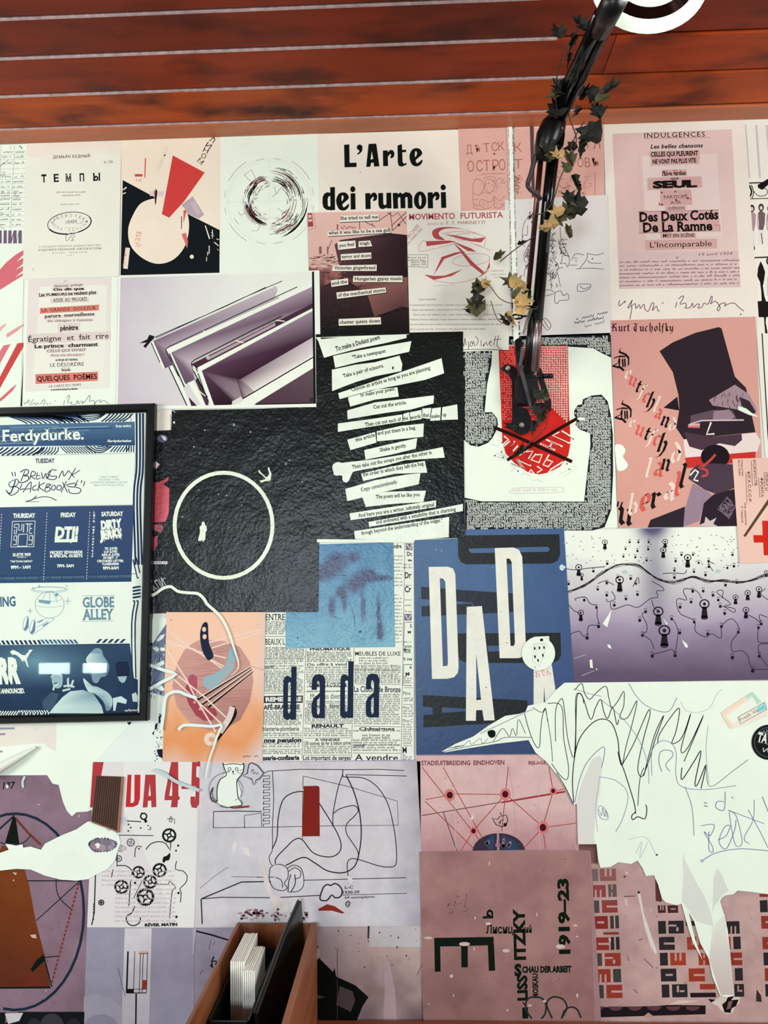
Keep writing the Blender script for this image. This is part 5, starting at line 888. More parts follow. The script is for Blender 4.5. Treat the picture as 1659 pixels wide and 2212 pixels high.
S.fill([(1330, 1240), (1412, 1270), (1412, 1560), (1150, 1500), (1190, 1400), (1210, 1320), (1260, 1310)], (32, 54, 82), 'crowd_photo_print'); S.fill([(1155, 1460), (1240, 1440), (1300, 1480), (1290, 1520), (1200, 1500), (1180, 1590), (1160, 1590)], LBL, 'crowd_photo_print'); S.fill([(1350, 1420), (1390, 1400), (1410, 1440), (1408, 1500), (1360, 1495)], LBL, 'crowd_photo_print')
for i in range(12): S.line([(190 + i * 26, 1585), (210 + i * 26, 1608), (190 + i * 26 + (i % 3) * 10, 1632)], 11, PW2, 'zebra_stripe', inc=False)
for i in range(9): S.line([(-20 + i * 26, 1635), (10 + i * 26, 1592)], 11, PW2, 'zebra_stripe', inc=False)
S.scrib(1265, 1600, 1405, 1595, 22, 5, PW2, 'signature_lettering'); S.done()
GL = bpy.data.materials.new('picture_glass'); GL.use_nodes = True; nt = GL.node_tree; nt.nodes.remove(nt.nodes['Principled BSDF'])
tr = nt.nodes.new('ShaderNodeBsdfTransparent'); gl = nt.nodes.new('ShaderNodeBsdfGlossy'); gl.inputs['Roughness'].default_value = .02; lw = nt.nodes.new('ShaderNodeLayerWeight'); pw = nt.nodes.new('ShaderNodeMath'); pw.operation = 'POWER'; pw.inputs[1].default_value = 5; nt.links.new(lw.outputs['Facing'], pw.inputs[0]); fr_ = nt.nodes.new('ShaderNodeMath'); fr_.operation = 'MULTIPLY_ADD'; nt.links.new(pw.outputs[0], fr_.inputs[0]); fr_.inputs[1].default_value = .9; fr_.inputs[2].default_value = .035
ms = nt.nodes.new('ShaderNodeMixShader'); nt.links.new(fr_.outputs[0], ms.inputs[0]); nt.links.new(tr.outputs[0], ms.inputs[1]); nt.links.new(gl.outputs[0], ms.inputs[2]); nt.links.new(ms.outputs[0], nt.nodes['Material Output'].inputs[0])
g = [at(p[0], p[1], -.0155) - fro for p in ((-325, 903), (318, 884), (303, 1546), (-328, 1558))]
mesh('glass_pane', g, [(3, 2, 1, 0)], GL, frame)

# ---------------------------------------------------------------- middle rows, right and centre
S = Sheet('dark_field_poster', None, None, 'P', [(0, 0)] * 3, NV, 1) if 0 else None
S = Sheet('newspaper_advert_poster', 'newsprint poster of French small ads overprinted with four heavy blue-black letters', 'poster', 'P', [(600, 1166), (894, 1160), (894, 1645), (566, 1648), (568, 1300), (598, 1300)], (226, 234, 218), 4, m=PAPER)
S.z('C3'); NK = (52, 50, 62)
S.n += 1
def rowsof(x0, x1, ya, yb, n, h=13, c=NK, sl=0.0):
    for i in range(n): y = ya + (yb - ya) * i / max(1, n - 1); S.micro(x0, y + sl * (x1 - x0) * -1, x1 + (random.uniform(-60, 0) if random.random() < .2 else 0), y, h, c)
rowsof(105, 300, 820, 930, 7); rowsof(105, 480, 1065, 1150, 6); rowsof(98, 470, 1175, 1215, 3); rowsof(98, 470, 1240, 1290, 3); rowsof(95, 465, 1320, 1480, 10); rowsof(85, 450, 1675, 1800, 9); rowsof(85, 450, 1885, 1905, 2, 14); rowsof(80, 440, 1985, 2010, 2, 14); rowsof(78, 445, 2055, 2075, 2, 14)
rowsof(500, 935, 1110, 1195, 6); rowsof(495, 930, 1255, 1365, 6); rowsof(500, 880, 1395, 1480, 3); rowsof(490, 880, 1580, 1580, 1); rowsof(480, 930, 1645, 1775, 8); rowsof(475, 925, 1840, 1905, 4); rowsof(470, 920, 2010, 2070, 4)
rowsof(1000, 1280, 1165, 1215, 3); rowsof(955, 1395, 1240, 1395, 9); rowsof(950, 1395, 1515, 1790, 14); rowsof(945, 1390, 1860, 1860, 1, 15); rowsof(1030, 1300, 1905, 1930, 2, 17); rowsof(940, 1390, 1950, 2045, 5, 14)
rowsof(1330, 1420, 190, 470, 9, 12); rowsof(1335, 1415, 560, 1010, 14, 12); rowsof(1425, 1510, 270, 300, 2, 12); rowsof(1440, 1510, 660, 720, 2, 12); rowsof(1430, 1505, 1010, 1110, 3, 12); rowsof(1430, 1510, 1340, 1400, 4, 12); rowsof(1425, 1520, 1550, 1570, 2); rowsof(1420, 1520, 1670, 1720, 3); rowsof(1420, 1510, 1800, 2000, 10, 12, (90, 60, 70)); rowsof(1415, 1510, 2090, 2130, 3)
TT = S.text
for t, x0, y0, x1, y1, h, b, sf, sh in (('ENTRE', 105, 795, 290, 795, 58, .01, 1, 0), ('BEAUX L', 100, 1030, 290, 1028, 55, .01, 1, 0), ('MEUBLES DE LUXE', 960, 1133, 1395, 1133, 38, .01, 0, 0), ('On offre à vend', 498, 1232, 885, 1228, 26, .02, 1, 0), ('La Cloche de Bronze', 950, 1480, 1395, 1484, 54, .02, 0, 0), ('CHAMBRE A COUCHER', 520, 1435, 885, 1432, 36, .03, 0, 0), ('Machines diverses', 530, 1550, 880, 1545, 52, .0, 1, 0), ('Occasion, départ, p', 508, 1630, 880, 1628, 36, .02, 0, 0),
    ('AFÉ-BRASSERIE', 85, 1650, 432, 1645, 42, .04, 0, 0), ('blanterie-plomberie', 80, 1855, 425, 1853, 44, .015, 0, 0), ('nne pension', 82, 1965, 450, 1960, 42, .05, 1, .2), ('sserie-confiserie', 78, 2135, 428, 2130, 44, .05, 0, 0), ('RENAULT', 540, 1822, 858, 1820, 30, .05, 1, 0), ('A VENDRE', 572, 1950, 818, 1948, 20, .04, 1, 0), ('130 tonnes de fer à béton armé', 470, 1990, 920, 1985, 36, .02, 0, 0), ('Lot important de serges', 462, 2132, 918, 2132, 44, .025, 0, 0),
    ('Châtaignes', 998, 1848, 1338, 1846, 28, .03, 1, 0), ('Carrousel', 938, 2010, 1048, 2008, 28, .02, 0, 0), ('A vendre', 958, 2135, 1372, 2138, 58, .015, 0, 0), ('ndre', 1330, 108, 1405, 106, 40, .03, 0, 0), ('uston', 95, 1255, 182, 1252, 30, .02, 0, 0), ('PNEUMATIQUE', 528, 1085, 915, 1082, 26, .04, 0, 0),
    ('Dc', 1458, 182, 1505, 180, 40, .03, 0, 0), ('Ma', 1465, 232, 1505, 231, 18, .04, 1, 0), ('Dr', 1438, 394, 1500, 392, 56, .03, 0, 0), ('Cr', 1435, 528, 1498, 526, 56, .03, 0, 0), ('S', 1485, 865, 1503, 865, 30, .03, 0, 0), ('M', 1462, 922, 1498, 920, 22, .05, 1, 0), ('Mme', 1425, 1098, 1490, 1096, 38, .02, 0, 0), ('9, rue', 1422, 1180, 1505, 1178, 28, .03, 0, 0), ('M', 1440, 1325, 1485, 1322, 28, .05, 1, 0), ('Mme', 1420, 1512, 1490, 1510, 36, .0, 0, 0), ('Mme Ti', 1418, 1648, 1512, 1646, 32, .0, 0, 0), ('Mme C', 1416, 1775, 1510, 1773, 36, .0, 0, 0), ('M', 1415, 2065, 1455, 2063, 55, .03, 0, 0), ('6', 1482, 1258, 1502, 1258, 26, .03, 0, 0)):
    TT(t, x0, y0, x1, y1, h, NK, bold=b, serif=bool(sf), shear=sh)
S.fill([(90, 1520), (462, 1515), (460, 1585), (88, 1588)], NK, 'black_label_print'); TT('REMEMBRE', 105, 1572, 450, 1568, 38, (226, 234, 218), bold=.05)
S.fill([(1445, 60), (1508, 62), (1508, 128), (1446, 125)], (120, 112, 130)); S.fill([(1430, 735), (1503, 735), (1502, 798), (1430, 800)], (120, 116, 134)); S.line([(1455, 70), (1490, 120), (1500, 70)], 9, (220, 224, 214)); S.line([(1440, 745), (1470, 790), (1495, 745)], 9, (220, 224, 214))
for q in ([(1437, 55), (1400, 2130)], [(490, 1070), (452, 2120)], [(950, 1060), (925, 2120)], [(85, 1300), (470, 1296)], [(88, 1495), (460, 1490)], [(100, 1158), (480, 1158)], [(100, 950), (300, 950)], [(500, 1375), (880, 1370)], [(490, 1480), (880, 1476)], [(490, 1590), (880, 1588)], [(480, 1785), (925, 1782)], [(478, 1922), (920, 1920)], [(470, 2085), (920, 2085)], [(950, 1808), (1395, 1815)], [(945, 1985), (1390, 1985)], [(940, 2065), (1395, 2068)], [(80, 1920), (450, 1918)], [(80, 2028), (450, 2028)], [(955, 1405), (1395, 1408)], [(955, 1270), (1395, 1272)], [(1435, 600), (1505, 602)], [(1425, 1600), (1515, 1603)], [(1430, 1440), (1510, 1440)], [(1435, 460), (1500, 462)]): S.line(q, 4, NK, 'rule_stripe', inc=False)
S.line([(1505, 815), (1432, 815), (1425, 1040), (1500, 1042)], 6, NK); S.line([(1505, 1220), (1425, 1220), (1420, 1418), (1500, 1420)], 6, NK)
BB = (34, 46, 66)
def dd(dx, dy, top):
    S.fill([(350 + dx, top), (402 + dx, top), (398 + dx, 1745 + dy), (345 + dx, 1748 + dy), (342 + dx, 1735 + dy), (318 + dx, 1750 + dy), (290 + dx, 1742 + dy), (272 + dx, 1715 + dy), (275 + dx, 1375 + dy), (288 + dx, 1338 + dy), (315 + dx, 1325 + dy), (350 + dx, 1345 + dy)], BB, 'heavy_lettering', holes=[[(332 + dx, 1385 + dy), (346 + dx, 1392 + dy), (342 + dx, 1670 + dy), (330 + dx, 1690 + dy), (318 + dx, 1670 + dy), (320 + dx, 1400 + dy)]])
def da(dx, dy):
    S.fill([(x + dx, y + dy) for x, y in ((545, 1462), (550, 1355), (572, 1320), (615, 1310), (658, 1322), (675, 1358), (672, 1732), (625, 1732), (590, 1734), (556, 1722), (545, 1680), (545, 1590), (565, 1540), (622, 1490), (624, 1400), (612, 1376), (600, 1380), (597, 1400), (595, 1462))], BB, 'heavy_lettering', holes=[[(x + dx, y + dy) for x, y in ((622, 1530), (622, 1680), (608, 1702), (596, 1680), (597, 1565))]])
dd(0, 0, 1240); da(0, 0); dd(545, -15, 1188); da(517, -6); S.done()

S = Sheet('blue_print_sheet', 'glossy wrinkled blue photo sheet with blurred dark figures above the newsprint letters', 'poster', 'P', [(617, 1318), (683, 1318), (683, 1176), (850, 1171), (853, 1397), (617, 1401)], (86, 142, 168), 5, m=PASTE)
S.z('C3')
GB = ((.27, .17, .14, .1), (.1, .28, .16, .09), (.5, .4, .12, .09), (.66, .31, .12, .07), (.3, .46, .06, .05), (.36, .56, .04, .1), (.82, .86, .05, .09), (.85, .34, .2, .03), (.5, .13, .07, .05), (.6, .62, .03, .14), (.2, .6, .05, .1), (.8, .65, .03, .14))
def blu2(u, v):
    w = sum(math.exp(-((u - a) / c) ** 2 - ((v - b) / d) ** 2) for a, b, c, d in GB) * (.6 + .9 * fbm(u * 16, v * 20, 4))
    return mix(blu(u, v), (60, 70, 102), min(.92, max(0, w * 1.5 - .35)))
def blu(u, v): t = fbm(u * 5, v * 6, 9); return mix((66, 118, 154), (112, 170, 186), v * .9 + t * .5 - .25)
S.image([(590, 70), (1322, 50), (1338, 1052), (590, 1060)], 60, 80, blu2, 'blue_photo_print'); S.image([(298, 705), (592, 705), (592, 1060), (298, 1064)], 12, 14, lambda u, v: blu(u * .4 - .3, .6 + v * .4), 'blue_photo_print')
DB = (58, 74, 104)
for q in ([(1010, 600), (1030, 680), (1000, 780)], [(680, 640), (760, 760), (830, 780)], [(1160, 640), (1200, 760), (1210, 860)], [(900, 600), (950, 760), (960, 900)], [(800, 850), (1040, 975)], [(1120, 560), (1180, 600)], [(640, 680), (700, 760)], [(1060, 560), (1050, 700), (1080, 820)]): S.line(q, 10, (70, 96, 126), 'dark_figure_print', sm=4, taper=(.3, 1, .3))
S.disc(412, 965, 9, (20, 34, 50)); S.line([(740, 362), (880, 368)], 6, (30, 46, 66)); S.disc(1010, 905, 16, (60, 80, 110), 12); S.done()

S = Sheet('tall_letters_poster', 'blue poster with tall cream letters over dark sideways letters', 'poster', 'P', [(894, 1167), (1003, 1163), (1003, 1144), (1218, 1141), (1240, 1480), (1190, 1629), (900, 1631)], (58, 92, 134), 6, m=mat('satin_print', attr=True, rough=.42, spec=.35, noise=.12, nscale=14, bump=.3, bscale=120))
S.z('C4')
S.fill([(60, 155), (520, 145), (520, 60), (1410, 52), (1500, 1440), (1290, 2080), (80, 2085)], [(70, 104, 140), (68, 102, 140), (64, 98, 138), (58, 90, 132), (52, 76, 120), (44, 64, 104), (48, 72, 110)], 'blue_ground_print')  # gloss sheen and light falloff put into the blue ground's gradient
DG = (12, 20, 22); WD = (226, 228, 212)
S.fill([(455, 112), (1370, 100), (1378, 280), (1355, 340), (1300, 365), (530, 372), (480, 350), (458, 300)], DG, 'dark_lettering', holes=[[(552, 230), (1262, 213), (1280, 225), (1280, 245), (1265, 258), (580, 270), (560, 258)]])
S.fill([(122, 573), (440, 600), (950, 633), (955, 803), (130, 842), (126, 748), (300, 740), (300, 697), (124, 685)], (20, 28, 42), 'dark_lettering', holes=[[(440, 705), (620, 722), (440, 732)]])
S.fill([(450, 995), (1380, 988), (1386, 1190), (1360, 1240), (1300, 1262), (530, 1262), (470, 1230), (455, 1180)], DG, 'dark_lettering', holes=[[(720, 1105), (1000, 1105), (1000, 1150), (730, 1160)]])
S.fill([(138, 1550), (1080, 1598), (1085, 1640), (1060, 1790), (145, 1843), (143, 1730), (228, 1725), (225, 1660), (140, 1655)], DG, 'dark_lettering', holes=[[(310, 1662), (525, 1672), (525, 1697), (312, 1712)]])
for o, h in (([(192, 395), (365, 393), (412, 410), (432, 460), (462, 1290), (455, 1350), (420, 1390), (360, 1403), (222, 1405)], [(292, 497), (322, 500), (342, 530), (366, 1260), (360, 1287), (320, 1290)]), ([(788, 225), (955, 220), (1005, 240), (1035, 300), (1068, 1100), (1060, 1180), (1020, 1214), (990, 1218), (832, 1218)], [(893, 320), (922, 320), (940, 350), (970, 1080), (960, 1108), (930, 1108)]), ([(535, 755), (672, 748), (787, 1778), (690, 1780), (675, 1685), (620, 1687), (617, 1782), (528, 1782)], [(620, 1175), (665, 1592), (622, 1597)]), ([(1140, 1025), (1278, 1018), (1290, 1200), (1335, 1500), (1345, 1660), (1250, 1660), (1138, 1660)], [(1232, 1465), (1245, 1640), (1228, 1640)])): S.fill(o, WD, 'cream_lettering', holes=[h])
TT = S.text; TT('おでん', 1158, 1392, 1298, 1362, 52, (206, 96, 92)); S.fill([(1370, 390), (1390, 370), (1430, 395), (1400, 430), (1375, 420)], (190, 214, 214)); S.specks(14, 9, (120, 150, 176)); S.disc(108, 676, 7, K); S.scrib(580, 1065, 670, 1055, 12, 2, (200, 190, 180)); S.done()

S = Sheet('wired_discs_photo_sheet', 'grey violet photo sheet of ringed pegs joined by dark wires on a pale floor', 'poster', 'P', [(1217, 1146), (1800, 1131), (1810, 1466), (1600, 1471), (1232, 1476)], (200, 192, 200), 4)
S.z('C5')
def pf(u, v):
    g = v * 1.25 - .22 + .1 * abs(u - .35) + (fbm(u * 7, v * 7, 5) - .5) * .14
    c = mix((228, 236, 222), (162, 150, 170), g * 1.7); c = mix(c, (96, 82, 104), (g - .55) * 2.2)
    b = math.exp(-((u - .33) / .05) ** 2 - ((v - .25) / .4) ** 2) * .5 + math.exp(-((u - .33) / .05) ** 2 - (v / .05) ** 2) * .9
    b += math.exp(-((u - .07) / .07) ** 2 - ((v - .98) / .12) ** 2) * .3
    return mix(c, (90, 84, 110), b)
S.image([(28, 95), (2180, 42), (2210, 1280), (75, 1312)], 90, 56, pf, 'floor_photo_print')
PG = (34, 30, 34)
def peg(x, y, r, l):
    S.fill([(x - r * .45, y + r * .6), (x + r * .45, y + r * .6), (x + r * .75, y + l), (x - r * .75, y + l)], PG, 'peg_print', inc=False); S.disc(x, y + l, r * .8, (60, 52, 64), r * .45, 'peg_print', inc=False)
    S.arc(x, y, r, 0, 360, max(5, r * .28), PG, r * .92, 'peg_print', inc=False); S.disc(x, y, r * .35, PG, name='peg_print', inc=False)
for a in ((357, 190, 20, 50), (838, 185, 20, 40), (823, 252, 22, 55), (1018, 312, 26, 70), (148, 390, 24, 60), (172, 450, 14, 40), (475, 490, 30, 85), (165, 752, 22, 60), (783, 742, 37, 100), (832, 895, 42, 120), (1152, 682, 36, 110), (1400, 628, 20, 50), (1497, 595, 22, 50), (1587, 565, 22, 60), (1483, 730, 23, 60), (1645, 430, 16, 30)): peg(*a)
for x, y in ((555, 180), (625, 180), (707, 180), (522, 235), (617, 250), (703, 235), (505, 295), (600, 300), (690, 325), (376, 350), (968, 280), (1060, 280), (922, 330), (1105, 345), (1185, 330), (1187, 375), (912, 405), (912, 460), (1068, 415), (1160, 440), (265, 410), (460, 460), (563, 468), (605, 510), (300, 555), (372, 505), (372, 600), (525, 630), (432, 680), (617, 595), (192, 640), (290, 700), (307, 850), (215, 940), (68, 512), (682, 732), (635, 800), (657, 920), (890, 790), (955, 900), (735, 1085), (917, 1080), (1058, 570), (1142, 568), (1045, 655), (957, 695), (1070, 815), (1178, 910), (1287, 850), (1422, 895), (1375, 1095), (1537, 1200), (1590, 1085), (1583, 860), (1605, 830), (1410, 500), (1262, 640), (1278, 690), (1313, 745), (1220, 600), (1375, 280), (1335, 385), (1387, 370), (1320, 520)):
    r = random.uniform(7, 9) + y * .006; S.disc(x, y + r, r, PG, r * 1.1, 'small_peg_print', 8, inc=False); S.arc(x, y - r * .4, r * .9, 180, 360, 4, PG, name='small_peg_print', inc=False)
for x, y in [(random.uniform(40, 720), random.uniform(140, 380)) for _ in range(34)] + [(random.uniform(860, 1420), random.uniform(130, 400)) for _ in range(50)]:
    a = random.uniform(-.8, .8); S.line([(x, y), (x + 12 * math.cos(a), y + 12 * math.sin(a))], random.uniform(3, 6), PG, 'tick_print', inc=False)
S.n += 1; WC = (52, 46, 52)
base = [(50, 590), (200, 530), (330, 440), (440, 378), (520, 365), (620, 380), (700, 430), (780, 480), (880, 510), (960, 500), (1060, 468), (1180, 500), (1300, 498), (1420, 515), (1520, 495), (1640, 455), (1760, 440)]
for k in range(7): S.line([(x + random.uniform(-8, 8), y + random.uniform(-15, 15) * (1 if k else .2)) for x, y in base], 3 if k else 8, WC, 'wire_print', sm=5, inc=False)
for q in ([(128, 655), (120, 640), (200, 628), (240, 680), (290, 700), (295, 780), (307, 850), (230, 855), (215, 940), (180, 935), (150, 900), (75, 925)], [(60, 680), (110, 735), (165, 760)], [(410, 580), (440, 640), (380, 665), (370, 640)], [(400, 670), (420, 725), (540, 690), (620, 710), (720, 640), (780, 628), (770, 580), (825, 575), (810, 545), (730, 500)], [(730, 650), (750, 710), (790, 740)], [(682, 740), (655, 770), (690, 840), (690, 900), (657, 925), (720, 970), (750, 1040)], [(890, 790), (930, 860), (940, 920), (925, 1040), (917, 1080)], [(735, 1085), (820, 1065), (890, 1045), (917, 1075)], [(1130, 640), (1090, 580), (1000, 560), (985, 590), (1010, 650), (940, 640), (930, 690), (960, 760), (1020, 790), (1075, 820), (1080, 900), (1160, 945), (1210, 920), (1285, 955), (1290, 860), (1370, 800), (1430, 890), (1370, 980), (1375, 1060), (1450, 1055), (1500, 1100), (1510, 1150), (1540, 1200), (1660, 1205)], [(1290, 700), (1390, 720), (1385, 750), (1310, 700), (1360, 680), (1250, 590), (1300, 575), (1290, 640)], [(1500, 770), (1560, 800), (1600, 830), (1590, 770), (1655, 790)], [(1585, 860), (1580, 980), (1660, 990)], [(1590, 1090), (1585, 1010), (1660, 1000)], [(1590, 1090), (1655, 1180)], [(40, 400), (120, 410), (240, 395), (360, 385)], [(300, 520), (360, 500), (430, 530)], [(580, 545), (620, 470), (630, 520)], [(1220, 420), (1180, 350), (1230, 360)], [(820, 440), (910, 435), (990, 440), (1010, 410)], [(1640, 560), (1600, 600), (1660, 650)]):
    S.line(q, 6, WC, 'wire_print', sm=4, inc=False)
for q in ([(410, 730), (340, 840), (375, 868), (395, 800)], [(820, 795), (850, 850), (858, 840)], [(970, 965), (1000, 1030), (1020, 1030), (1015, 1005)], [(375, 1005), (400, 1010), (410, 1040), (385, 1030)], [(235, 1130), (255, 1125), (262, 1195), (240, 1190)], [(285, 1190), (297, 1205), (290, 1215)]): S.fill(q, (228, 240, 222), 'torn_patch_print')
for x, y in ((515, 428), (1260, 422)): S.disc(x, y, 26, (176, 198, 196), 15)
S.line([(110, 1118), (205, 1088)], 3, (210, 206, 214)); S.line([(170, 1255), (270, 1215)], 3, (210, 206, 214)); S.line([(80, 1308), (1660, 1296)], 4, (60, 50, 64)); S.done()

# ---------------------------------------------------------------- lower rows
S = Sheet('orange_abstract_poster', 'peach and orange abstract poster with navy, blue and crimson curved shapes', 'poster', 'P', [(360, 1322), (570, 1319), (566, 1648), (351, 1646)], (232, 190, 160), 6)
S.z('C2')
S.image([(230, 560), (1215, 558), (1180, 2055), (190, 2045)], 40, 56, lambda u, v: mix(mix((236, 196, 168), (222, 150, 98), (v - .45) * 2.6 + (fbm(u * 6, v * 6) - .5) * .5), (216, 198, 194), 5 * (v - .90 + .04 * math.sin(u * 14) + max(0, u - .62) * .35) if v > .6 else max(0, (u - .9)) * 6), 'sprayed_ground_print')
CO = (196, 150, 138); S.fill([(480, 880), (560, 835), (800, 850), (960, 910), (1060, 1060), (1095, 1240), (1060, 1450), (960, 1640), (820, 1720), (660, 1745), (470, 1680), (330, 1500), (285, 1300), (330, 1080), (400, 950)], [CO, (206, 160, 146), (210, 162, 146), CO, CO, CO, (176, 130, 120), (170, 120, 108), (176, 124, 110), (190, 140, 126), CO, CO, CO, CO, CO], 'striped_disc_print', sm=0)
for i in range(110):
    y = 900 + i * 7.6; h = math.sqrt(max(0, 1 - ((y - 1300) / 450) ** 2)) * 400; x = 690 - h + random.uniform(0, h * 1.2); S.line([(x, y), (min(690 + h, x + random.uniform(80, 500)), y - 8)], 2.5, (160, 116, 112), 'hatching_print', inc=False)
S.n += 1; NB = (36, 42, 62)
for q in ([(235, 740), (480, 930), (830, 1120)], [(240, 850), (560, 960), (820, 1020)], [(235, 880), (500, 930), (780, 1120)], [(640, 870), (900, 800), (1180, 735)], [(680, 920), (900, 850), (1190, 760)]): S.line(q, 14, (230, 208, 190), 'pale_beam_print')
S.fill([(580, 700), (600, 670), (625, 662), (642, 690), (645, 780), (655, 880), (690, 970), (695, 1010), (660, 1042), (630, 1030), (590, 960), (570, 880), (562, 780)], NB, 'navy_shape_print', sm=3); S.disc(603, 735, 20, (232, 196, 170), 25); S.disc(608, 808, 20, (232, 196, 170), 25)
S.fill([(860, 930), (890, 915), (915, 960), (910, 1060), (870, 1160), (760, 1270), (690, 1325), (620, 1320), (598, 1260), (610, 1210), (700, 1180), (790, 1120), (830, 1040)], (142, 178, 186), 'blue_shape_print', sm=3)
for x, y in ((855, 1082), (815, 1155), (763, 1222), (685, 1270)): S.disc(x, y, 17, (200, 158, 146))
CM = (158, 70, 82); S.fill([(440, 1250), (450, 1200), (490, 1180), (535, 1210), (535, 1300), (515, 1390), (560, 1470), (640, 1510), (710, 1520), (735, 1580), (690, 1640), (600, 1645), (520, 1590), (450, 1480), (418, 1380), (420, 1310)], [(170, 86, 104)] * 6 + [CM] * 10, 'crimson_shape_print', sm=0)
for x, y in ((508, 1460), (563, 1528)): S.disc(x, y, 15, (200, 150, 140))
for a, b, w_ in (((540, 1420), (1070, 1100), 26), ((580, 1470), (1080, 1120), 24), ((640, 1495), (1090, 1145), 30)): S.line([(a[0], a[1] + 12), (b[0], b[1] + 8)], w_, (34, 28, 28), 'dark_bar_print', taper=(1, .9, .4)); S.line([a, b], 9, (224, 214, 198), 'pale_bar_print')
for q in ([(230, 930), (430, 1240), (520, 1420), (720, 1760)], [(290, 1220), (600, 1510), (780, 1680)], [(310, 1170), (600, 1400), (820, 1610)], [(560, 1490), (680, 1690)]): S.line(q, 15, (228, 212, 190), 'pale_beam_print')
S.line([(890, 1500), (905, 1560), (870, 1640), (720, 1860)], 50, (30, 24, 22), 'dark_bar_print', sm=4, taper=(.6, 1, 1, .2)); S.line([(885, 1505), (850, 1620), (760, 1760)], 56, (216, 204, 192), 'pale_bar_print', sm=4)
S.disc(668, 1828, 66, (224, 210, 192)); S.disc(675, 1830, 25, (222, 156, 116)); S.scrib(975, 2010, 1135, 2005, 22, 4, (90, 60, 50)); S.fill([(268, 645), (285, 630), (275, 650)], (120, 40, 30)); S.specks(16, 6, (180, 90, 60), el=.5)
S.line([(1070, 1100), (1200, 1140)], 3, (170, 80, 70)); S.done()

S = Sheet('torn_sketch_sheet', 'ragged white sheet with navy hatching between the picture frame and the orange poster', 'poster', 'P', [(280, 1338), (362, 1334), (352, 1640), (440, 1648), (432, 1690), (200, 1650), (285, 1560)], (222, 234, 224), 5)
S.z('C2')
S.fill([(75, 900), (150, 790), (228, 680), (235, 1000), (210, 1400), (70, 1360)], [(120, 132, 152), (74, 92, 120), (96, 108, 130), (110, 124, 144), (150, 160, 172), (100, 112, 134)], 'navy_hatching_print')
for _ in range(80): x, y = random.uniform(75, 225), random.uniform(850, 1400); S.line([(x, y), (x + random.uniform(-8, 8), y + random.uniform(15, 55))], random.uniform(3, 8), random.choice(((40, 54, 82), (196, 210, 212), (60, 76, 104))), 'navy_hatching_print', inc=False)
for q in ([(130, 840), (170, 795), (215, 780), (190, 830), (140, 860)], [(90, 920), (130, 905), (160, 935), (130, 960)], [(165, 915), (215, 920), (210, 950), (170, 950)], [(80, 1100), (200, 1040), (210, 1080), (110, 1130)], [(100, 1310), (180, 1290), (210, 1330), (190, 1350)]): S.fill(q, (222, 234, 226), 'white_patch_print')
for q in ([(150, 1600), (170, 1590), (165, 1660), (150, 1680)], [(115, 1680), (140, 1660), (135, 1720), (110, 1740)], [(130, 1930), (190, 1925), (190, 2020), (150, 2000)], [(165, 1650), (200, 1640), (200, 1690), (170, 1700)], [(85, 1770), (110, 1740), (100, 1790)], [(120, 2070), (165, 2100), (160, 2130), (130, 2110)]): S.fill(q, (24, 30, 44), 'ink_blot_print')
S.specks(60, 10, (60, 72, 96), [(130, 1560), (200, 1560), (190, 2120), (100, 2100)], el=.7); S.done()
# white paint tape / marker drips over the posters
TP = (218, 238, 230)
def paintstroke(lb, key, pts, w_, lay, sm=5, col=TP, taper=None, name='painted_line'):
    P = smooth_line(zc(key, pts), sm); P = np.array(P); d = np.gradient(P, axis=0); d /= np.hypot(d[:, 0], d[:, 1])[:, None]; n = np.stack([-d[:, 1], d[:, 0]], 1)
    ww = np.full(len(P), w_ / 2.) * (np.interp(np.linspace(0, 1, len(P)), np.linspace(0, 1, len(taper)), taper) if taper else 1)
    y = -lay * LAY; org = at(*P[len(P) // 2], y); A = at(*(P + n * ww[:, None]).T, y) - org; B = at(*(P - n * ww[:, None]).T, y) - org; m = len(P)
    A2, B2 = A.copy(), B.copy(); A2[:, 1] += .0004; B2[:, 1] += .0004
    V = np.vstack([A, B, A2, B2]); Fc = []
    for i in range(m - 1): Fc += [(i, i + 1, m + i + 1, m + i), (i, 2 * m + i, 2 * m + i + 1, i + 1), (m + i + 1, 3 * m + i + 1, 3 * m + i, m + i)]
    o = mesh(name, V, Fc, PAPER, None, [lin(col)] * len(V), loc=org); tag(o, lb, 'painted line'); return o
paintstroke('long white painted line curving from the picture frame over the orange poster', 'C2', [(62, 405), (120, 380), (190, 330), (270, 310), (340, 355), (430, 370), (540, 380), (600, 430), (640, 490), (760, 600), (840, 740), (900, 920), (945, 1070), (930, 1140), (870, 1190)], 6.2, 12, col=(228, 240, 222), taper=(1, 1, 1, 1, 1.1, 1, .8, .3, .2))
paintstroke('white painted arrow-like corner at the left edge of the orange poster', 'C2', [(48, 1085), (200, 1140), (325, 1180), (200, 1250), (42, 1340)], 7, 12, sm=2)
paintstroke('white painted loop over the crimson shape of the orange poster', 'C2', [(175, 1740), (200, 1560), (215, 1430), (260, 1370), (350, 1355), (440, 1390), (530, 1420)], 7, 13)
paintstroke('pale blue painted curve with a tail, low on the orange poster', 'C2', [(345, 1735), (400, 1690), (520, 1690), (680, 1700), (775, 1690), (740, 1780), (700, 1900), (655, 2030), (620, 2212)], 6.5, 13, taper=(1, 1, 1, .9, .6, .6, .5, .4))
paintstroke('pale blue translucent stroke across the red numerals', 'C7', [(1130, 350), (1200, 375), (1300, 440), (1460, 500)], 7, 13, col=(186, 206, 206))
paintstroke('short pale blue vertical mark beside the small pasted numerals', 'C7', [(182, 395), (165, 440), (170, 480)], 5, 6, col=(190, 206, 206))

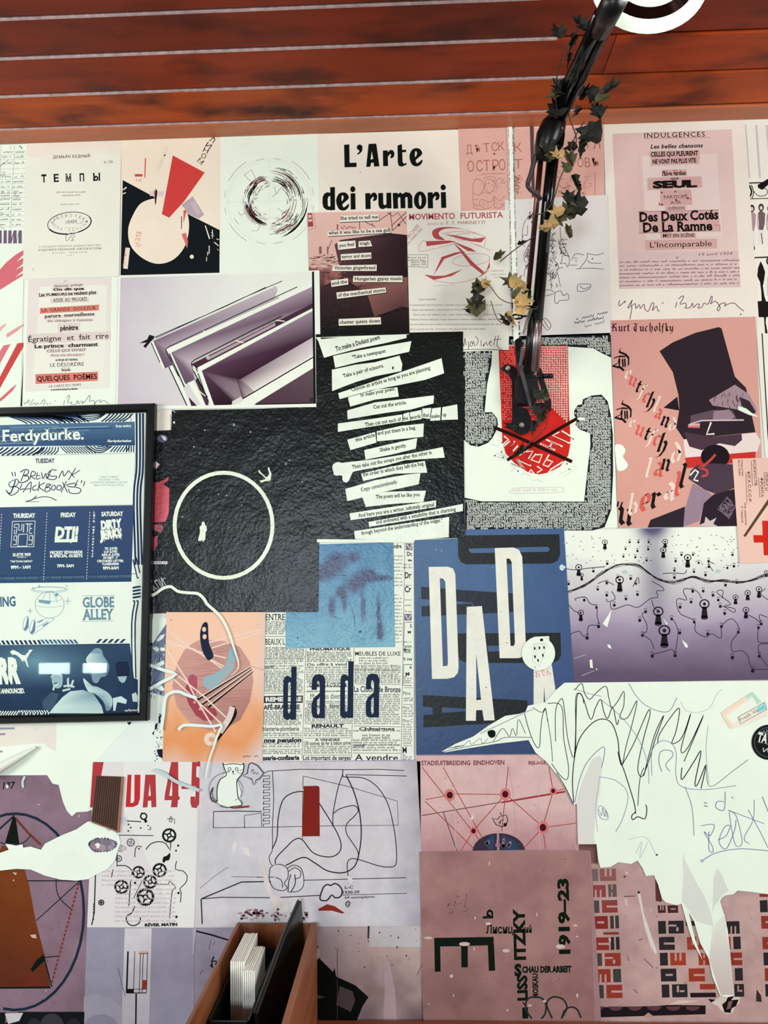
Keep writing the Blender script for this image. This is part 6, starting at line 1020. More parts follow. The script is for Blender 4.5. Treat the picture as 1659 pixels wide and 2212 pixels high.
S = Sheet('gear_drawing_sheet', 'pale sheet with red block letters and numerals above a black drawing of gears', 'poster', 'P', [(203, 1646), (432, 1645), (429, 1745), (426, 1860), (419, 2004), (188, 2003)], (216, 214, 212), 6)
S.z('C7')
S.fill([(905, 290), (1450, 290), (1420, 1500), (1310, 1502), (905, 640)], (222, 224, 218), 'paper_tone_print')
RB = (172, 60, 64); DR2 = (186, 48, 52)
S.fill([(682, 292), (760, 292), (700, 625), (660, 625)], RB, 'red_lettering'); S.fill([(935, 385), (1030, 385), (1026, 560), (1012, 605), (975, 622), (920, 622)], DR2, 'red_lettering', holes=[[(964, 385.5), (986, 385.5), (984, 575), (974, 592), (957, 592)]])
S.fill([(1065, 385), (1140, 385), (1146, 622), (1110, 624), (1108, 575), (1085, 577), (1080, 624), (1046, 626)], RB, 'red_lettering', holes=[[(1098, 450), (1106, 540), (1088, 540)]])
S.fill([(1255, 292), (1306, 292), (1308, 545), (1318, 545), (1315, 570), (1305, 570), (1300, 624), (1252, 624), (1258, 572), (1205, 572), (1208, 530)], RB, 'red_lettering', holes=[[(1262, 400), (1262, 540), (1240, 540)]])
S.fill([(1330, 470), (1385, 470), (1385, 490), (1330, 490)], RB, 'red_lettering'); S.fill([(1408, 292), (1466, 292), (1466, 325), (1440, 325), (1438, 400), (1462, 410), (1458, 600), (1440, 630), (1405, 625), (1395, 590), (1397, 545), (1430, 545), (1430, 590), (1436, 470), (1402, 465)], RB, 'red_lettering')
GK = (20, 28, 24)
def gear(x, y, r, c=GK, sp=4, ry=None):
    n = 22 if r < 60 else 26; P = []
    for i in range(n * 2): a = math.pi * i / n; rr = r * (1.07 if i % 2 else .96); P.append((x + rr * math.cos(a), y + rr * math.sin(a)))
    S.fill(P, c, 'gear_print', holes=[arcp(x, y, r * .72, r * .72, 0, 345, 20)], inc=False); S.arc(x, y, r * .26, 0, 360, r * .2, c, name='gear_print', inc=False)
    for k in range(sp):
        a = math.radians(20 + 360 / sp * k); S.line([(x + r * .3 * math.cos(a), y + r * .3 * math.sin(a)), (x + r * .78 * math.cos(a), y + r * .78 * math.sin(a))], r * .2, c, 'gear_print', inc=False)
S.n += 1
for g_ in ((1240, 830, 52), (890, 1207, 52), (1170, 1085, 52), (1100, 1170, 50), (1066, 1282, 64), (1015, 1100, 46)): gear(*g_)
gear(958, 882, 30, (110, 108, 116)); gear(885, 925, 26, (140, 138, 144)); gear(870, 1000, 24, (60, 62, 66), 0)
S.arc(1053, 690, 22, 0, 360, 11, GK); S.fill([(1030, 665), (1050, 662), (1080, 672), (1060, 735), (1078, 738)], GK) if 0 else None
for q, w_ in (([(885, 720), (1035, 730)], 7), ([(872, 828), (1124, 832)], 6), ([(1062, 712), (1072, 735)], 20), ([(1035, 672), (1045, 668)], 14), ([(1225, 708), (1280, 710), (1280, 745)], 5), ([(1252, 690), (1240, 725), (1260, 730), (1258, 690)], 5), ([(1070, 935), (1100, 895), (1160, 875), (1215, 890), (1248, 940), (1250, 875)], 7), ([(988, 990), (992, 930), (1010, 908), (1040, 915)], 6), ([(858, 1058), (858, 960)], 6), ([(860, 1052), (920, 1052), (965, 1085), (965, 1120)], 7), ([(815, 1138), (828, 1080)], 7), ([(958, 1155), (944, 1345)], 7), ([(1045, 1155), (980, 1290)], 5), ([(1150, 1185), (1235, 1188), (1240, 1162), (1290, 1215), (1262, 1235), (1243, 1438)], 6), ([(1295, 1018), (1285, 1078), (1340, 1090), (1372, 1130), (1360, 1180), (1318, 1220), (1328, 1250), (1322, 1322)], 6), ([(700, 1115), (690, 1400), (672, 1488)], 8), ([(988, 1350), (964, 1400), (935, 1415), (925, 1450), (950, 1485), (990, 1490), (1025, 1465), (1028, 1430)], 8), ([(1245, 960), (1200, 1030)], 8), ([(1100, 765), (1108, 785), (1085, 788)], 6)): S.line(q, w_, GK, 'machine_line_print', sm=2 if len(q) > 3 else 0)
S.fill([(1248, 962), (1240, 1010), (1210, 1015), (1192, 1028), (1196, 990), (1220, 980)], GK, 'machine_line_print', sm=2)
for x, y, r in ((942, 750, 6), (958, 773, 6), (940, 797, 6), (1031, 776, 6), (1085, 758, 5), (1018, 927, 6), (1306, 905, 8), (1290, 942, 7), (990, 1178, 9), (1308, 1252, 9), (1292, 1427, 10), (742, 1322, 10)): S.disc(x, y, r, GK, name='machine_dot')
S.arc(742, 1322, 18, 0, 360, 8, GK); S.text('RÉVEIL MATIN', 1060, 1497, 1298, 1492, 20, GK, bold=.05, shear=.1); S.scrib(688, 1460, 694, 1320, 12, 5, GK, step=.8); S.arc(920, 738, 18, 0, 360, 3, (200, 200, 208)); S.disc(905, 720, 24, (196, 196, 206), name='pale_dot')
for i in range(12): S.micro(745 + (i > 3) * 100, 1100 + i * 33, 1290, 1100 + i * 33, 12, (200, 190, 194))
S.done()

S = Sheet('looped_line_drawing_sheet', 'lilac grey sheet with looping line drawing and an upright dark red bar', 'poster', 'P', [(432, 1646), (908, 1641), (911, 2000), (419, 2004)], (172, 166, 184), 5, m=WORN)
S.z('C8')
S.image([(98, 52), (1590, 45), (1597, 1158), (58, 1170)], 56, 42, lambda u, v: mix(mix((198, 202, 206), (210, 204, 206), fbm(u * 4, v * 4)), (108, 102, 122), max(0, (u - .85) * 2.2) + .2 * max(0, v - .7) + (fbm(u * 9, v * 9, 3) - .5) * .25), 'lilac_ground_print')  # right edge darkened by a vignette put into the ground colour
LK = (36, 34, 40)
for q, w_, sm in (([(520, 130), (565, 112), (770, 100), (1100, 102), (1310, 100), (1480, 108)], 5, 0), ([(1085, 135), (1500, 145)], 5, 0), ([(1066, 98), (1066, 140), (1080, 152), (1200, 158), (1290, 210), (1360, 310), (1400, 440), (1425, 600), (1425, 740), (1370, 760), (1300, 750), (1180, 712), (1120, 705), (1095, 740), (1102, 820)], 6, 5),
    ([(1066, 130), (1030, 240), (1000, 400), (1000, 480)], 6, 4), ([(1088, 140), (1140, 250), (1180, 400), (1190, 560), (1165, 710), (1130, 770), (1060, 800), (960, 785), (880, 735), (800, 695), (700, 740), (680, 750)], 8, 5), ([(1000, 400), (1050, 365), (1140, 345), (1170, 375), (1150, 410), (1092, 470), (1090, 530), (1120, 580), (1165, 650), (1172, 700)], 6, 5),
    ([(590, 110), (598, 300), (590, 500), (590, 640), (568, 690), (575, 730), (590, 752)], 5, 4), ([(798, 145), (1100, 215), (1435, 315), (1440, 478), (1080, 480), (590, 490), (190, 495)], 4, 0), ([(798, 145), (795, 240), (792, 580)], 4, 0), ([(588, 640), (620, 560), (630, 420), (660, 310), (720, 262), (800, 250), (860, 275), (920, 350), (1000, 480), (1045, 570), (1052, 640), (1010, 685), (940, 690), (860, 660), (790, 575), (740, 575), (680, 630), (615, 700), (610, 740)], 7, 5),
    ([(192, 385), (350, 382), (518, 385)], 6, 0), ([(192, 385), (190, 495)], 5, 0), ([(402, 498), (400, 412), (515, 395), (518, 485)], 5, 0), ([(110, 975), (380, 862), (580, 858)], 8, 0), ([(115, 975), (250, 965), (600, 968), (910, 952)], 6, 0), ([(1060, 950), (1500, 938)], 4, 0), ([(108, 975), (115, 1145)], 8, 0), ([(800, 850), (1495, 832)], 5, 0), ([(480, 830), (600, 828)], 4, 0), ([(100, 905), (190, 830), (290, 760)], 2.5, 3), ([(310, 825), (600, 830)], 3, 0), ([(1242, 1158), (1238, 1240)], 8, 0),
    ([(935, 895), (960, 878), (985, 885), (1010, 872), (1040, 885), (1062, 920), (1050, 960), (1015, 968), (990, 950), (960, 985), (920, 985), (912, 960), (935, 895)], 9, 3), ([(1100, 990), (1085, 1010), (1100, 1030), (1115, 1005), (1100, 990)], 6, 3),
    ([(570, 800), (580, 760), (640, 742), (690, 770), (695, 830), (670, 870), (690, 900), (660, 920), (600, 905), (570, 850), (570, 800)], 5, 4), ([(690, 770), (730, 748), (780, 765), (800, 820), (798, 890), (760, 925), (700, 930)], 5, 4), ([(700, 790), (740, 765), (780, 790), (775, 830), (740, 840)], 5, 4), ([(715, 810), (700, 860), (695, 930)], 6, 3), ([(740, 810), (745, 870), (715, 930)], 6, 3), ([(610, 830), (650, 850), (660, 900)], 5, 3)):
    S.line(q, w_, LK, 'line_drawing_print', sm=sm)
for i in range(9): y = 145 + i * 38; S.line([(525, y), (570, y - 2), (570, y + 18), (530, y + 20), (530, y + 38)], 5, LK, 'line_drawing_print', inc=False)
S.fill([(800, 213), (898, 211), (908, 222), (910, 552), (790, 553), (796, 400)], (128, 36, 30), 'red_bar'); S.fill([(900, 1045), (960, 1012), (1010, 1025), (1078, 1070), (1060, 1075), (990, 1055), (902, 1056)], (132, 44, 34), 'torn_red_patch')
TT = S.text; TT('L-C', 1080, 908, 1135, 906, 18, LK, bold=.02); TT('1930-59', 1068, 942, 1178, 938, 19, LK, bold=.02); TT('64 exemplaires', 1078, 975, 1280, 968, 17, LK, bold=.01, shear=.1); TT('2', 1092, 1018, 1108, 1017, 18, LK)
PT = (216, 214, 208)
S.fill([(498, 700), (520, 712), (535, 760), (560, 830), (590, 930), (640, 965), (690, 990), (700, 1060), (640, 1070), (600, 1040), (570, 960), (535, 880), (525, 800)], (214, 204, 200), 'torn_patch_print', sm=3)
S.fill([(595, 752), (640, 745), (685, 775), (690, 830), (640, 800), (590, 815), (580, 780)], (206, 202, 204), 'torn_patch_print', sm=2)
for q in ([(318, 620), (335, 580), (352, 600), (345, 640), (320, 670)], [(370, 630), (430, 628), (442, 690), (425, 690)], [(1095, 835), (1110, 822), (1138, 850), (1118, 878)], [(770, 225), (800, 235), (800, 248)], [(408, 1060), (475, 1060), (475, 1080), (412, 1082)], [(620, 1035), (690, 1020), (700, 1055), (640, 1075)], [(490, 1060), (520, 1070), (524, 1092)]): S.fill(q, PT, 'torn_patch_print')
for _ in range(70): x, y = random.uniform(370, 860), random.gauss(1085, 22); S.disc(x, min(y, 1120), random.uniform(5, 18), random.choice(((130, 92, 100), (150, 116, 120), (104, 66, 72), (168, 140, 146))), random.uniform(4, 12), 'damp_stain', 8, inc=False)
S.done()

S = Sheet('cat_doodle_sticker', 'white cut-out cat sticker with a speech bubble on the lilac drawing sheet', 'sticker', 'C8', [(255, 55), (392, 58), (395, 80), (388, 135), (350, 170), (378, 260), (372, 300), (386, 330), (370, 348), (300, 362), (240, 350), (215, 322), (215, 240), (232, 170), (268, 135), (262, 85)], (226, 238, 224), 8)
for q, w_ in (([(255, 55), (262, 68), (325, 62), (380, 68), (392, 58)], 5), ([(255, 55), (265, 95), (278, 140), (240, 165), (220, 210), (215, 260), (218, 318)], 6), ([(392, 58), (396, 85), (385, 130), (352, 172), (350, 215), (358, 290), (382, 325), (378, 345)], 6), ([(235, 345), (280, 358), (330, 350), (380, 345)], 6), ([(262, 125), (300, 118)], 3), ([(268, 110), (300, 115)], 3), ([(350, 115), (388, 100)], 3), ([(350, 122), (385, 128)], 3), ([(315, 130), (340, 132)], 3), ([(190, 220), (170, 270), (180, 310), (212, 325)], 6), ([(190, 220), (182, 260), (195, 300), (215, 318)], 4)): S.line(q, w_, K, 'doodle_print', sm=3)
S.arc(300, 98, 10, 0, 360, 4, K); S.arc(348, 97, 9, 0, 360, 4, K); S.fill([(316, 110), (332, 110), (324, 128)], K)
S.fill([(430, 70), (448, 55), (490, 75), (530, 125), (505, 160), (465, 205), (448, 162), (430, 155), (385, 140), (425, 125)], (196, 194, 204), 'speech_bubble_print'); S.line([(430, 70), (448, 55), (490, 75), (530, 125), (505, 160), (480, 172), (465, 205), (450, 165), (390, 142), (420, 128), (430, 70)], 6, K, 'doodle_print'); S.text('Purr', 440, 120, 488, 142, 26, K, bold=.0, shear=.2)
S.fill([(290, 358), (380, 350), (432, 344), (432, 356), (380, 362), (330, 366)], (140, 44, 40)); S.arc(290, 235, 130, 95, 265, 3, (70, 66, 90), 115, name='doodle_print'); S.arc(320, 235, 68, -70, 80, 3, (90, 86, 110), 75, name='doodle_print'); S.done()

S = Sheet('striped_bars_sheet', 'grey sheet with a small black and red bar diagram below the gear drawing', 'poster', 'P', [(188, 2003), (420, 2003), (418, 2290), (178, 2290)], (150, 148, 166), 4, m=WORN)
S.z('C7')
S.fill([(915, 1510), (1112, 1510), (1085, 2480), (880, 2480)], [(206, 204, 208), (206, 204, 208), (176, 170, 180), (170, 166, 178)], 'pale_band_print'); S.fill([(615, 2010), (720, 1995), (820, 2030), (895, 2095), (895, 2480), (600, 2480)], (158, 156, 170)); S.fill(arcp(740, 2290, 150, 150, 180, 360, 16), (138, 136, 154))
for x in (938, 988, 1030, 1050, 1082): S.line([(x, 1680), (x - 10 if x < 1020 else x - 9, 1985)], 5 if x > 940 else 12, K, 'bar_print')
S.line([(925, 1985), (1072, 1985)], 7, K, 'bar_print'); S.fill([(928, 1955), (980, 1955), (980, 1984), (926, 1984)], K); S.line([(928, 1957), (1072, 1957)], 4, K, 'bar_print'); S.fill([(1042, 1890), (1075, 1890), (1070, 1955), (1040, 1955)], (150, 50, 40)); S.fill([(1020, 1682), (1082, 1682), (1082, 1694), (1020, 1694)], (196, 160, 140)); S.line([(1015, 1697), (1090, 1697)], 4, K); S.line([(998, 1990), (992, 2480)], 11, K); S.line([(865, 1800), (900, 1950), (920, 2010)], 4, (90, 86, 100)); S.fill([(1415, 1510), (1440, 1510), (1420, 1700), (1405, 1700)], (170, 166, 180)); S.done()

S = Sheet('dark_ragged_photo_sheet', 'mauve grey sheet with a black ragged shape, behind the wooden tray', 'poster', 'P', [(416, 2003), (911, 1998), (925, 2330), (405, 2330)], (168, 158, 168), 3, m=WORN)
S.z('C8')
S.image([(50, 1168), (1600, 1158), (1625, 2190), (20, 2190)], 60, 40, lambda u, v: mix(mix((150, 146, 164), (184, 164, 158), (u - .35) * 2.4), (92, 74, 82), (v - .25) * 1.2 + (fbm(u * 8, v * 5, 2) - .5) * .9), 'mottled_ground_print')
S.fill([(890, 1215), (870, 1275), (905, 1300), (880, 1310), (900, 1370), (1000, 1470), (1010, 1440), (1020, 1500), (1150, 1560), (1240, 1640), (1200, 1700), (1160, 1800), (1150, 2190), (780, 2190), (780, 1500), (800, 1400), (850, 1290)], (14, 20, 16), 'black_ragged_print')
for q in ([(850, 1610), (950, 1640), (900, 1650)], [(1045, 1565), (1130, 1600), (1150, 1660), (1120, 1740), (1020, 1690)], [(880, 1690), (950, 1700)]): S.fill(q, (84, 72, 76), 'torn_patch_print') if len(q) > 2 else None
S.fill([(905, 1310), (870, 1330), (890, 1395), (915, 1350)], (190, 176, 176), 'torn_patch_print'); S.fill([(1340, 1370), (1380, 1400), (1420, 1600), (1430, 1800), (1340, 1800), (1350, 1600)], (184, 164, 168), 'streak_print'); S.fill([(1245, 1160), (1600, 1158), (1610, 1300), (1250, 1300)], (188, 184, 186), 'paper_tone_print')
S.line([(60, 1190), (180, 1220), (295, 1255)], 11, K); S.line([(195, 1365), (180, 1400), (185, 1440), (170, 1420)], 9, K, sm=3); S.line([(185, 1400), (210, 1395), (205, 1425)], 8, K, sm=2); S.line([(1240, 1160), (1238, 1245)], 8, K)
for q in ([(175, 1255), (160, 1320)], [(200, 1265), (190, 1290)], [(1600, 1420), (1570, 1490)], [(120, 1450), (100, 1490)], [(1028, 1310), (1028, 1800)]): S.line(q, 4, (80, 70, 84))
S.specks(18, 7, (70, 60, 60), [(900, 1180), (1580, 1180), (1580, 1500), (1100, 1500)]); S.done()

S = Sheet('curved_diagram_sheet', 'large mauve sheet with navy arcs, brown wedge and dotted red line, lower left', 'poster', 'P', [(-260, 1676), (206, 1672), (193, 1900), (182, 2300), (-260, 2300)], (136, 112, 124), 3, m=WORN)
S.z('C7')
S.image([(-900, 390), (700, 385), (610, 2520), (-900, 2520)], 40, 50, lambda u, v: mix((138, 114, 128), (104, 82, 92), (fbm(u * 6, v * 8, 4) - .35) * 1.3), 'mauve_ground_print')
S.fill([(-900, 1085), (180, 1078), (215, 1200), (260, 1450), (325, 1700), (370, 1945), (-900, 1970)], [(96, 48, 20), (118, 60, 24), (120, 62, 30), (112, 56, 26), (106, 52, 26), (96, 46, 30), (84, 40, 22)], 'brown_wedge'); S.fill([(230, 1820), (370, 1930), (170, 1940)], (104, 44, 30)); S.fill([(-20, 970), (20, 900), (60, 925), (80, 980)], (116, 58, 32))
NV2 = (30, 44, 62)
S.arc(110, 1390, 505, -90, 100, 20, NV2, 720); S.arc(110, 1390, 505, -125, -88, 20, NV2, 720); S.line([(105, 685), (0, 780), (-60, 830)], 14, NV2); S.line([(110, 700), (205, 810), (300, 900)], 18, (110, 58, 48)); S.fill([(95, 690), (115, 700), (142, 895), (35, 890)], K); S.line([(228, 825), (190, 870), (145, 892), (60, 900), (0, 880)], 8, NV2, sm=4)
S.line([(200, 1163), (600, 1163)], 8, K); S.line([(580, 1168), (265, 1455)], 8, (34, 50, 50)); S.line([(412, 1150), (415, 1230), (445, 1300), (520, 1370)], 8, (34, 50, 50), sm=4); S.line([(-300, 1950), (370, 1945)], 13, K)
S.line([(320, 1715), (380, 1940)], 9, K); S.line([(320, 1725), (430, 1715)], 7, K, sm=2); S.fill([(320, 1700), (325, 1750), (240, 1830), (222, 1815), (270, 1740)], K)
for k in range(24):
    t = k / 24; x = 575 - 200 * t; y = 1180 + 740 * t; S.fill([(x - 6, y), (x + 8, y), (x + 4, y + 20), (x - 10, y + 20)], (126, 50, 38), 'red_dot_print', inc=False)
S.text('137', 20, 490, 105, 486, 48, K, bold=.02, shear=.2); S.fill([(40, 460), (60, 460), (66, 480), (48, 488)], (214, 214, 208)); S.line([(-50, 1170), (200, 1168)], 2, (120, 74, 60))
for q in ([(90, 1100), (125, 1105), (115, 1122)], [(220, 1560), (262, 1555), (268, 1585), (235, 1580)], [(325, 1960), (345, 1968), (335, 1975)], [(92, 1155), (105, 1155), (102, 1170)], [(570, 685), (585, 680), (580, 700)], [(276, 600), (295, 602), (285, 612)]): S.fill(q, (198, 176, 162), 'chip')
S.specks(30, 4, (90, 60, 60), [(0, 1200), (560, 1200), (400, 2100), (0, 2100)]); S.done()

S = Sheet('torn_skull_strip', 'dark strip of rounded shapes torn across, at the bottom left corner', 'poster', 'P', [(-120, 2192), (12, 2187), (10, 2212), (40, 2186), (182, 2186), (178, 2300), (-120, 2300)], (20, 26, 28), 5, m=WORN)
S.z('C7'); S.fill([(35, 2135), (170, 2130), (140, 2190), (60, 2212)], (206, 206, 206)); S.disc(380, 2240, 90, (60, 60, 68), 105); S.disc(250, 2260, 60, (44, 46, 52), 90); S.disc(540, 2260, 60, (40, 40, 52), 90); S.done()

S = Sheet('wedge_sheet', None, None, 'P', [(0, 0)] * 3, NV, 1) if 0 else None
S = Sheet('red_route_map_sheet', 'pink map sheet with red lines joining dark red dots under a town name heading', 'poster', 'P', [(899, 1630), (1240, 1627), (1246, 1700), (1249, 1842), (910, 1842), (908, 1730)], (206, 172, 168), 5, m=WORN)
S.z('D1')
S.image([(35, 108), (1270, 105), (1300, 870), (75, 870)], 30, 24, lambda u, v: mix((210, 178, 174), (170, 124, 128), max(0, v - .5) * 1.6 + (fbm(u * 6, v * 6, 8) - .5) * .3), 'pink_ground_print')
MP = (122, 60, 68); TT = S.text
TT('STADSUITBREIDING', 72, 192, 456, 190, 34, MP, bold=.03); TT('EINDHOVEN', 480, 190, 722, 186, 34, MP, bold=.03); TT('BIJLAGE', 910, 186, 1048, 184, 26, MP, bold=.03)
RL = (160, 66, 54); S.line([(35, 116), (990, 110)], 3, (150, 90, 96))
S.line([(75, 585), (340, 540), (700, 480)], 7, (96, 70, 76)); S.line([(700, 482), (1195, 398)], 14, (150, 54, 54)); S.line([(245, 560), (350, 862)], 7, (90, 70, 80)); S.line([(755, 205), (790, 420), (812, 690), (790, 760)], 3, (176, 132, 136))
for a, b in (((80, 210), (545, 800)), ((245, 210), (555, 770)), ((105, 460), (295, 425)), ((295, 415), (728, 420)), ((105, 475), (480, 840)), ((752, 205), (700, 710)), ((728, 415), (995, 650)), ((728, 420), (500, 680)), ((480, 705), (380, 860)), ((1022, 678), (880, 832)), ((1022, 678), (1278, 645)), ((1022, 678), (1042, 845)), ((1102, 395), (1030, 640)), ((1068, 200), (1102, 395)), ((1102, 398), (1185, 378))): S.line([a, b], 6, RL, 'red_line_print')
S.line([(1283, 500), (1300, 810)], 4, RL)
for x, y, r in ((295, 425, 24), (728, 418, 24), (480, 705, 18), (1022, 678, 26), (1102, 392, 16)): S.disc(x, y, r * 1.75, (204, 122, 118), r * 2, 'halo_dot'); S.disc(x, y, r, (70, 20, 26), r * 1.1, 'node_dot')
S.fill(arcp(678, 870, 206, 148, 180, 360, 20), (58, 46, 62), 'half_disc'); S.fill([(560, 790), (640, 730), (640, 850), (600, 850)], (44, 70, 96)); S.fill([(700, 730), (800, 780), (840, 850), (720, 850)], (44, 66, 90)); S.line([(675, 700), (677, 856)], 9, (190, 150, 150))
for k in range(16): a = random.uniform(200, 340); r = random.choice((95, 60, 120)); S.fill([(678 + r * math.cos(math.radians(a)) + dx, 855 + r * .7 * math.sin(math.radians(a)) + dy) for dx, dy in ((-10, -12), (10, -12), (10, 12), (-10, 12))], (150, 110, 124), 'window_print', inc=False)
for x in (330, 655, 985): S.line([(x, 108), (x + 12, 860)], 3, (216, 186, 184))
for q, w_ in (([(690, 560), (700, 590), (735, 580), (748, 620), (735, 665), (700, 672), (655, 655), (635, 620), (625, 605), (665, 615), (690, 590)], 6), ([(670, 640), (690, 640), (695, 620), (715, 620)], 5), ([(688, 625), (688, 655)], 5)): S.line(q, w_, K, 'fox_doodle_print')
S.fill([(715, 645), (738, 642), (735, 670), (715, 668)], K); S.fill([(455, 605), (480, 575), (488, 590), (470, 622)], (220, 206, 196)); S.specks(20, 5, (140, 100, 100)); S.done()

S = Sheet('exhibition_type_sheet', 'mauve poster with a big sideways letter, Cyrillic name and stacked sideways dates', 'poster', 'P', [(906, 1840), (1120, 1836), (1275, 1838), (1280, 1900), (1300, 2230), (915, 2230)], (156, 122, 124), 7, m=WORN)
S.z('D1')
S.image([(60, 868), (1385, 855), (1430, 2280), (90, 2280)], 44, 48, lambda u, v: mix((160, 122, 118), (134, 98, 96), (fbm(u * 5, v * 6, 11) - .35) * 1.6 + v * .15), 'mauve_ground_print')
BG = (14, 26, 18)
S.fill([(173, 1540), (637, 1532), (650, 1795), (600, 1798), (592, 1598), (435, 1602), (436, 1770), (386, 1770), (383, 1605), (220, 1607), (224, 1803), (178, 1805)], BG, 'big_letter')
def vt(t, x, y0, y1, h, b=.04): S.text(t, x, y0, x - (y0 - y1) * .025, y1, h, BG, bold=b)
S.text('Лисиц', 578, 1505, 790, 1503, 62, BG, bold=.03); S.text('кий', 865, 1500, 935, 1498, 52, BG, bold=.03)
vt('1919–23', 1232, 1665, 1075, 78, .05); vt('ITZKY', 885, 1712, 1310, 82, .05); vt('LISS', 900, 2030, 1830, 72, .05); S.text('S', 800, 1835, 858, 1833, 85, BG, bold=.06)
S.text('CHAU DER ARBEIT', 860, 1810, 1245, 1806, 45, BG, bold=.06); vt('MOSKAU', 985, 2010, 1818, 40, .05); vt('Ь', 632, 1388, 1318, 72, .03); S.fill([(860, 2085), (905, 2080), (908, 2170), (862, 2170)], BG); S.line([(865, 2040), (890, 2075)], 9, BG)
NR = (42, 44, 52)
for q in ([(935, 2170), (890, 2100), (895, 2030), (940, 2000), (1010, 2010), (1045, 2060), (1040, 2130), (1010, 2170)], [(1095, 2170), (1055, 2080), (1060, 2030), (1110, 2000), (1180, 2020), (1210, 2080), (1190, 2130), (1165, 2170)], [(1170, 2170), (1190, 2110), (1240, 2080), (1290, 2100), (1320, 2165)]): S.line(q, 14, NR, 'ring_doodle_print', sm=4)
for x, y, w_, h_ in ((735, 1640, 30, 14), (308, 1838, 14, 14), (410, 1588, 44, 16), (1160, 1608, 38, 18), (595, 1430, 22, 12), (1275, 1443, 18, 7), (1290, 1990, 8, 18), (492, 1385, 6, 12), (128, 1540, 34, 10), (605, 958, 6, 16), (1290, 1530, 9, 8), (920, 2068, 18, 8), (1035, 2035, 14, 10), (325, 1990, 5, 14), (745, 2105, 8, 9), (130, 2055, 8, 7), (975, 1358, 5, 18), (485, 1625, 5, 16)): S.disc(x, y, w_, (200, 182, 172), h_, 'chip', 10)
S.specks(40, 6, (104, 70, 66), el=.6)
for _ in range(26): x, y = random.uniform(280, 430), random.uniform(1200, 1340); S.line([(x, y), (x + random.uniform(-14, 22), y + random.uniform(-10, 26))], 4, (84, 56, 58), 'scuff_print', inc=False)
S.done()

S = Sheet('block_letter_sheet', 'mauve sheet of sideways red and black block letters beneath the torn white paper', 'poster', 'P', [(1238, 1824), (1290, 1815), (1500, 1800), (1830, 1800), (1850, 2230), (1268, 2230), (1262, 1900)], (180, 148, 146), 6, m=WORN)
S.z('D2')
S.image([(180, 160), (2250, 100), (2300, 1640), (230, 1640)], 44, 40, lambda u, v: mix((190, 160, 154), (152, 118, 116), (fbm(u * 7, v * 6, 21) - .4) * 1.4 + max(0, .18 - u) * 2), 'mauve_ground_print')
RDB, BKB, BGD = (140, 54, 42), (44, 40, 42), (178, 146, 144)
def blk(x, y, w_, h, kind, c):
    S.fill([(x, y), (x + w_, y - 2), (x + w_ + 4, y + h - 2), (x + 4, y + h)], c, 'block_letter_print', inc=False)
    n = {'E': [(.28, .0, .14, .62), (.58, .0, .14, .62)], 'm': [(.28, .38, .12, .62), (.6, .38, .12, .62)], 'U': [(.3, .42, .7, .16)], 'o': [(.3, .4, .45, .16)], 'G': [(.0, .3, .5, .14), (.5, .5, .14, .3)], 'I': [], 'H': [(.36, 0, .12, .4), (.36, .6, .12, .4)], 'J': [(.3, .1, .14, .5), (.5, .45, .3, .14)]}[kind]
    for a, b, p, q in n: S.fill([(x + 3 + a * w_, y + b * h), (x + 3 + (a + p) * w_, y + b * h), (x + 3 + (a + p) * w_, y + (b + q) * h), (x + 3 + a * w_, y + (b + q) * h)], BGD, 'letter_counter_print', inc=.7)
S.n += 1
FA = (120, 84, 84)
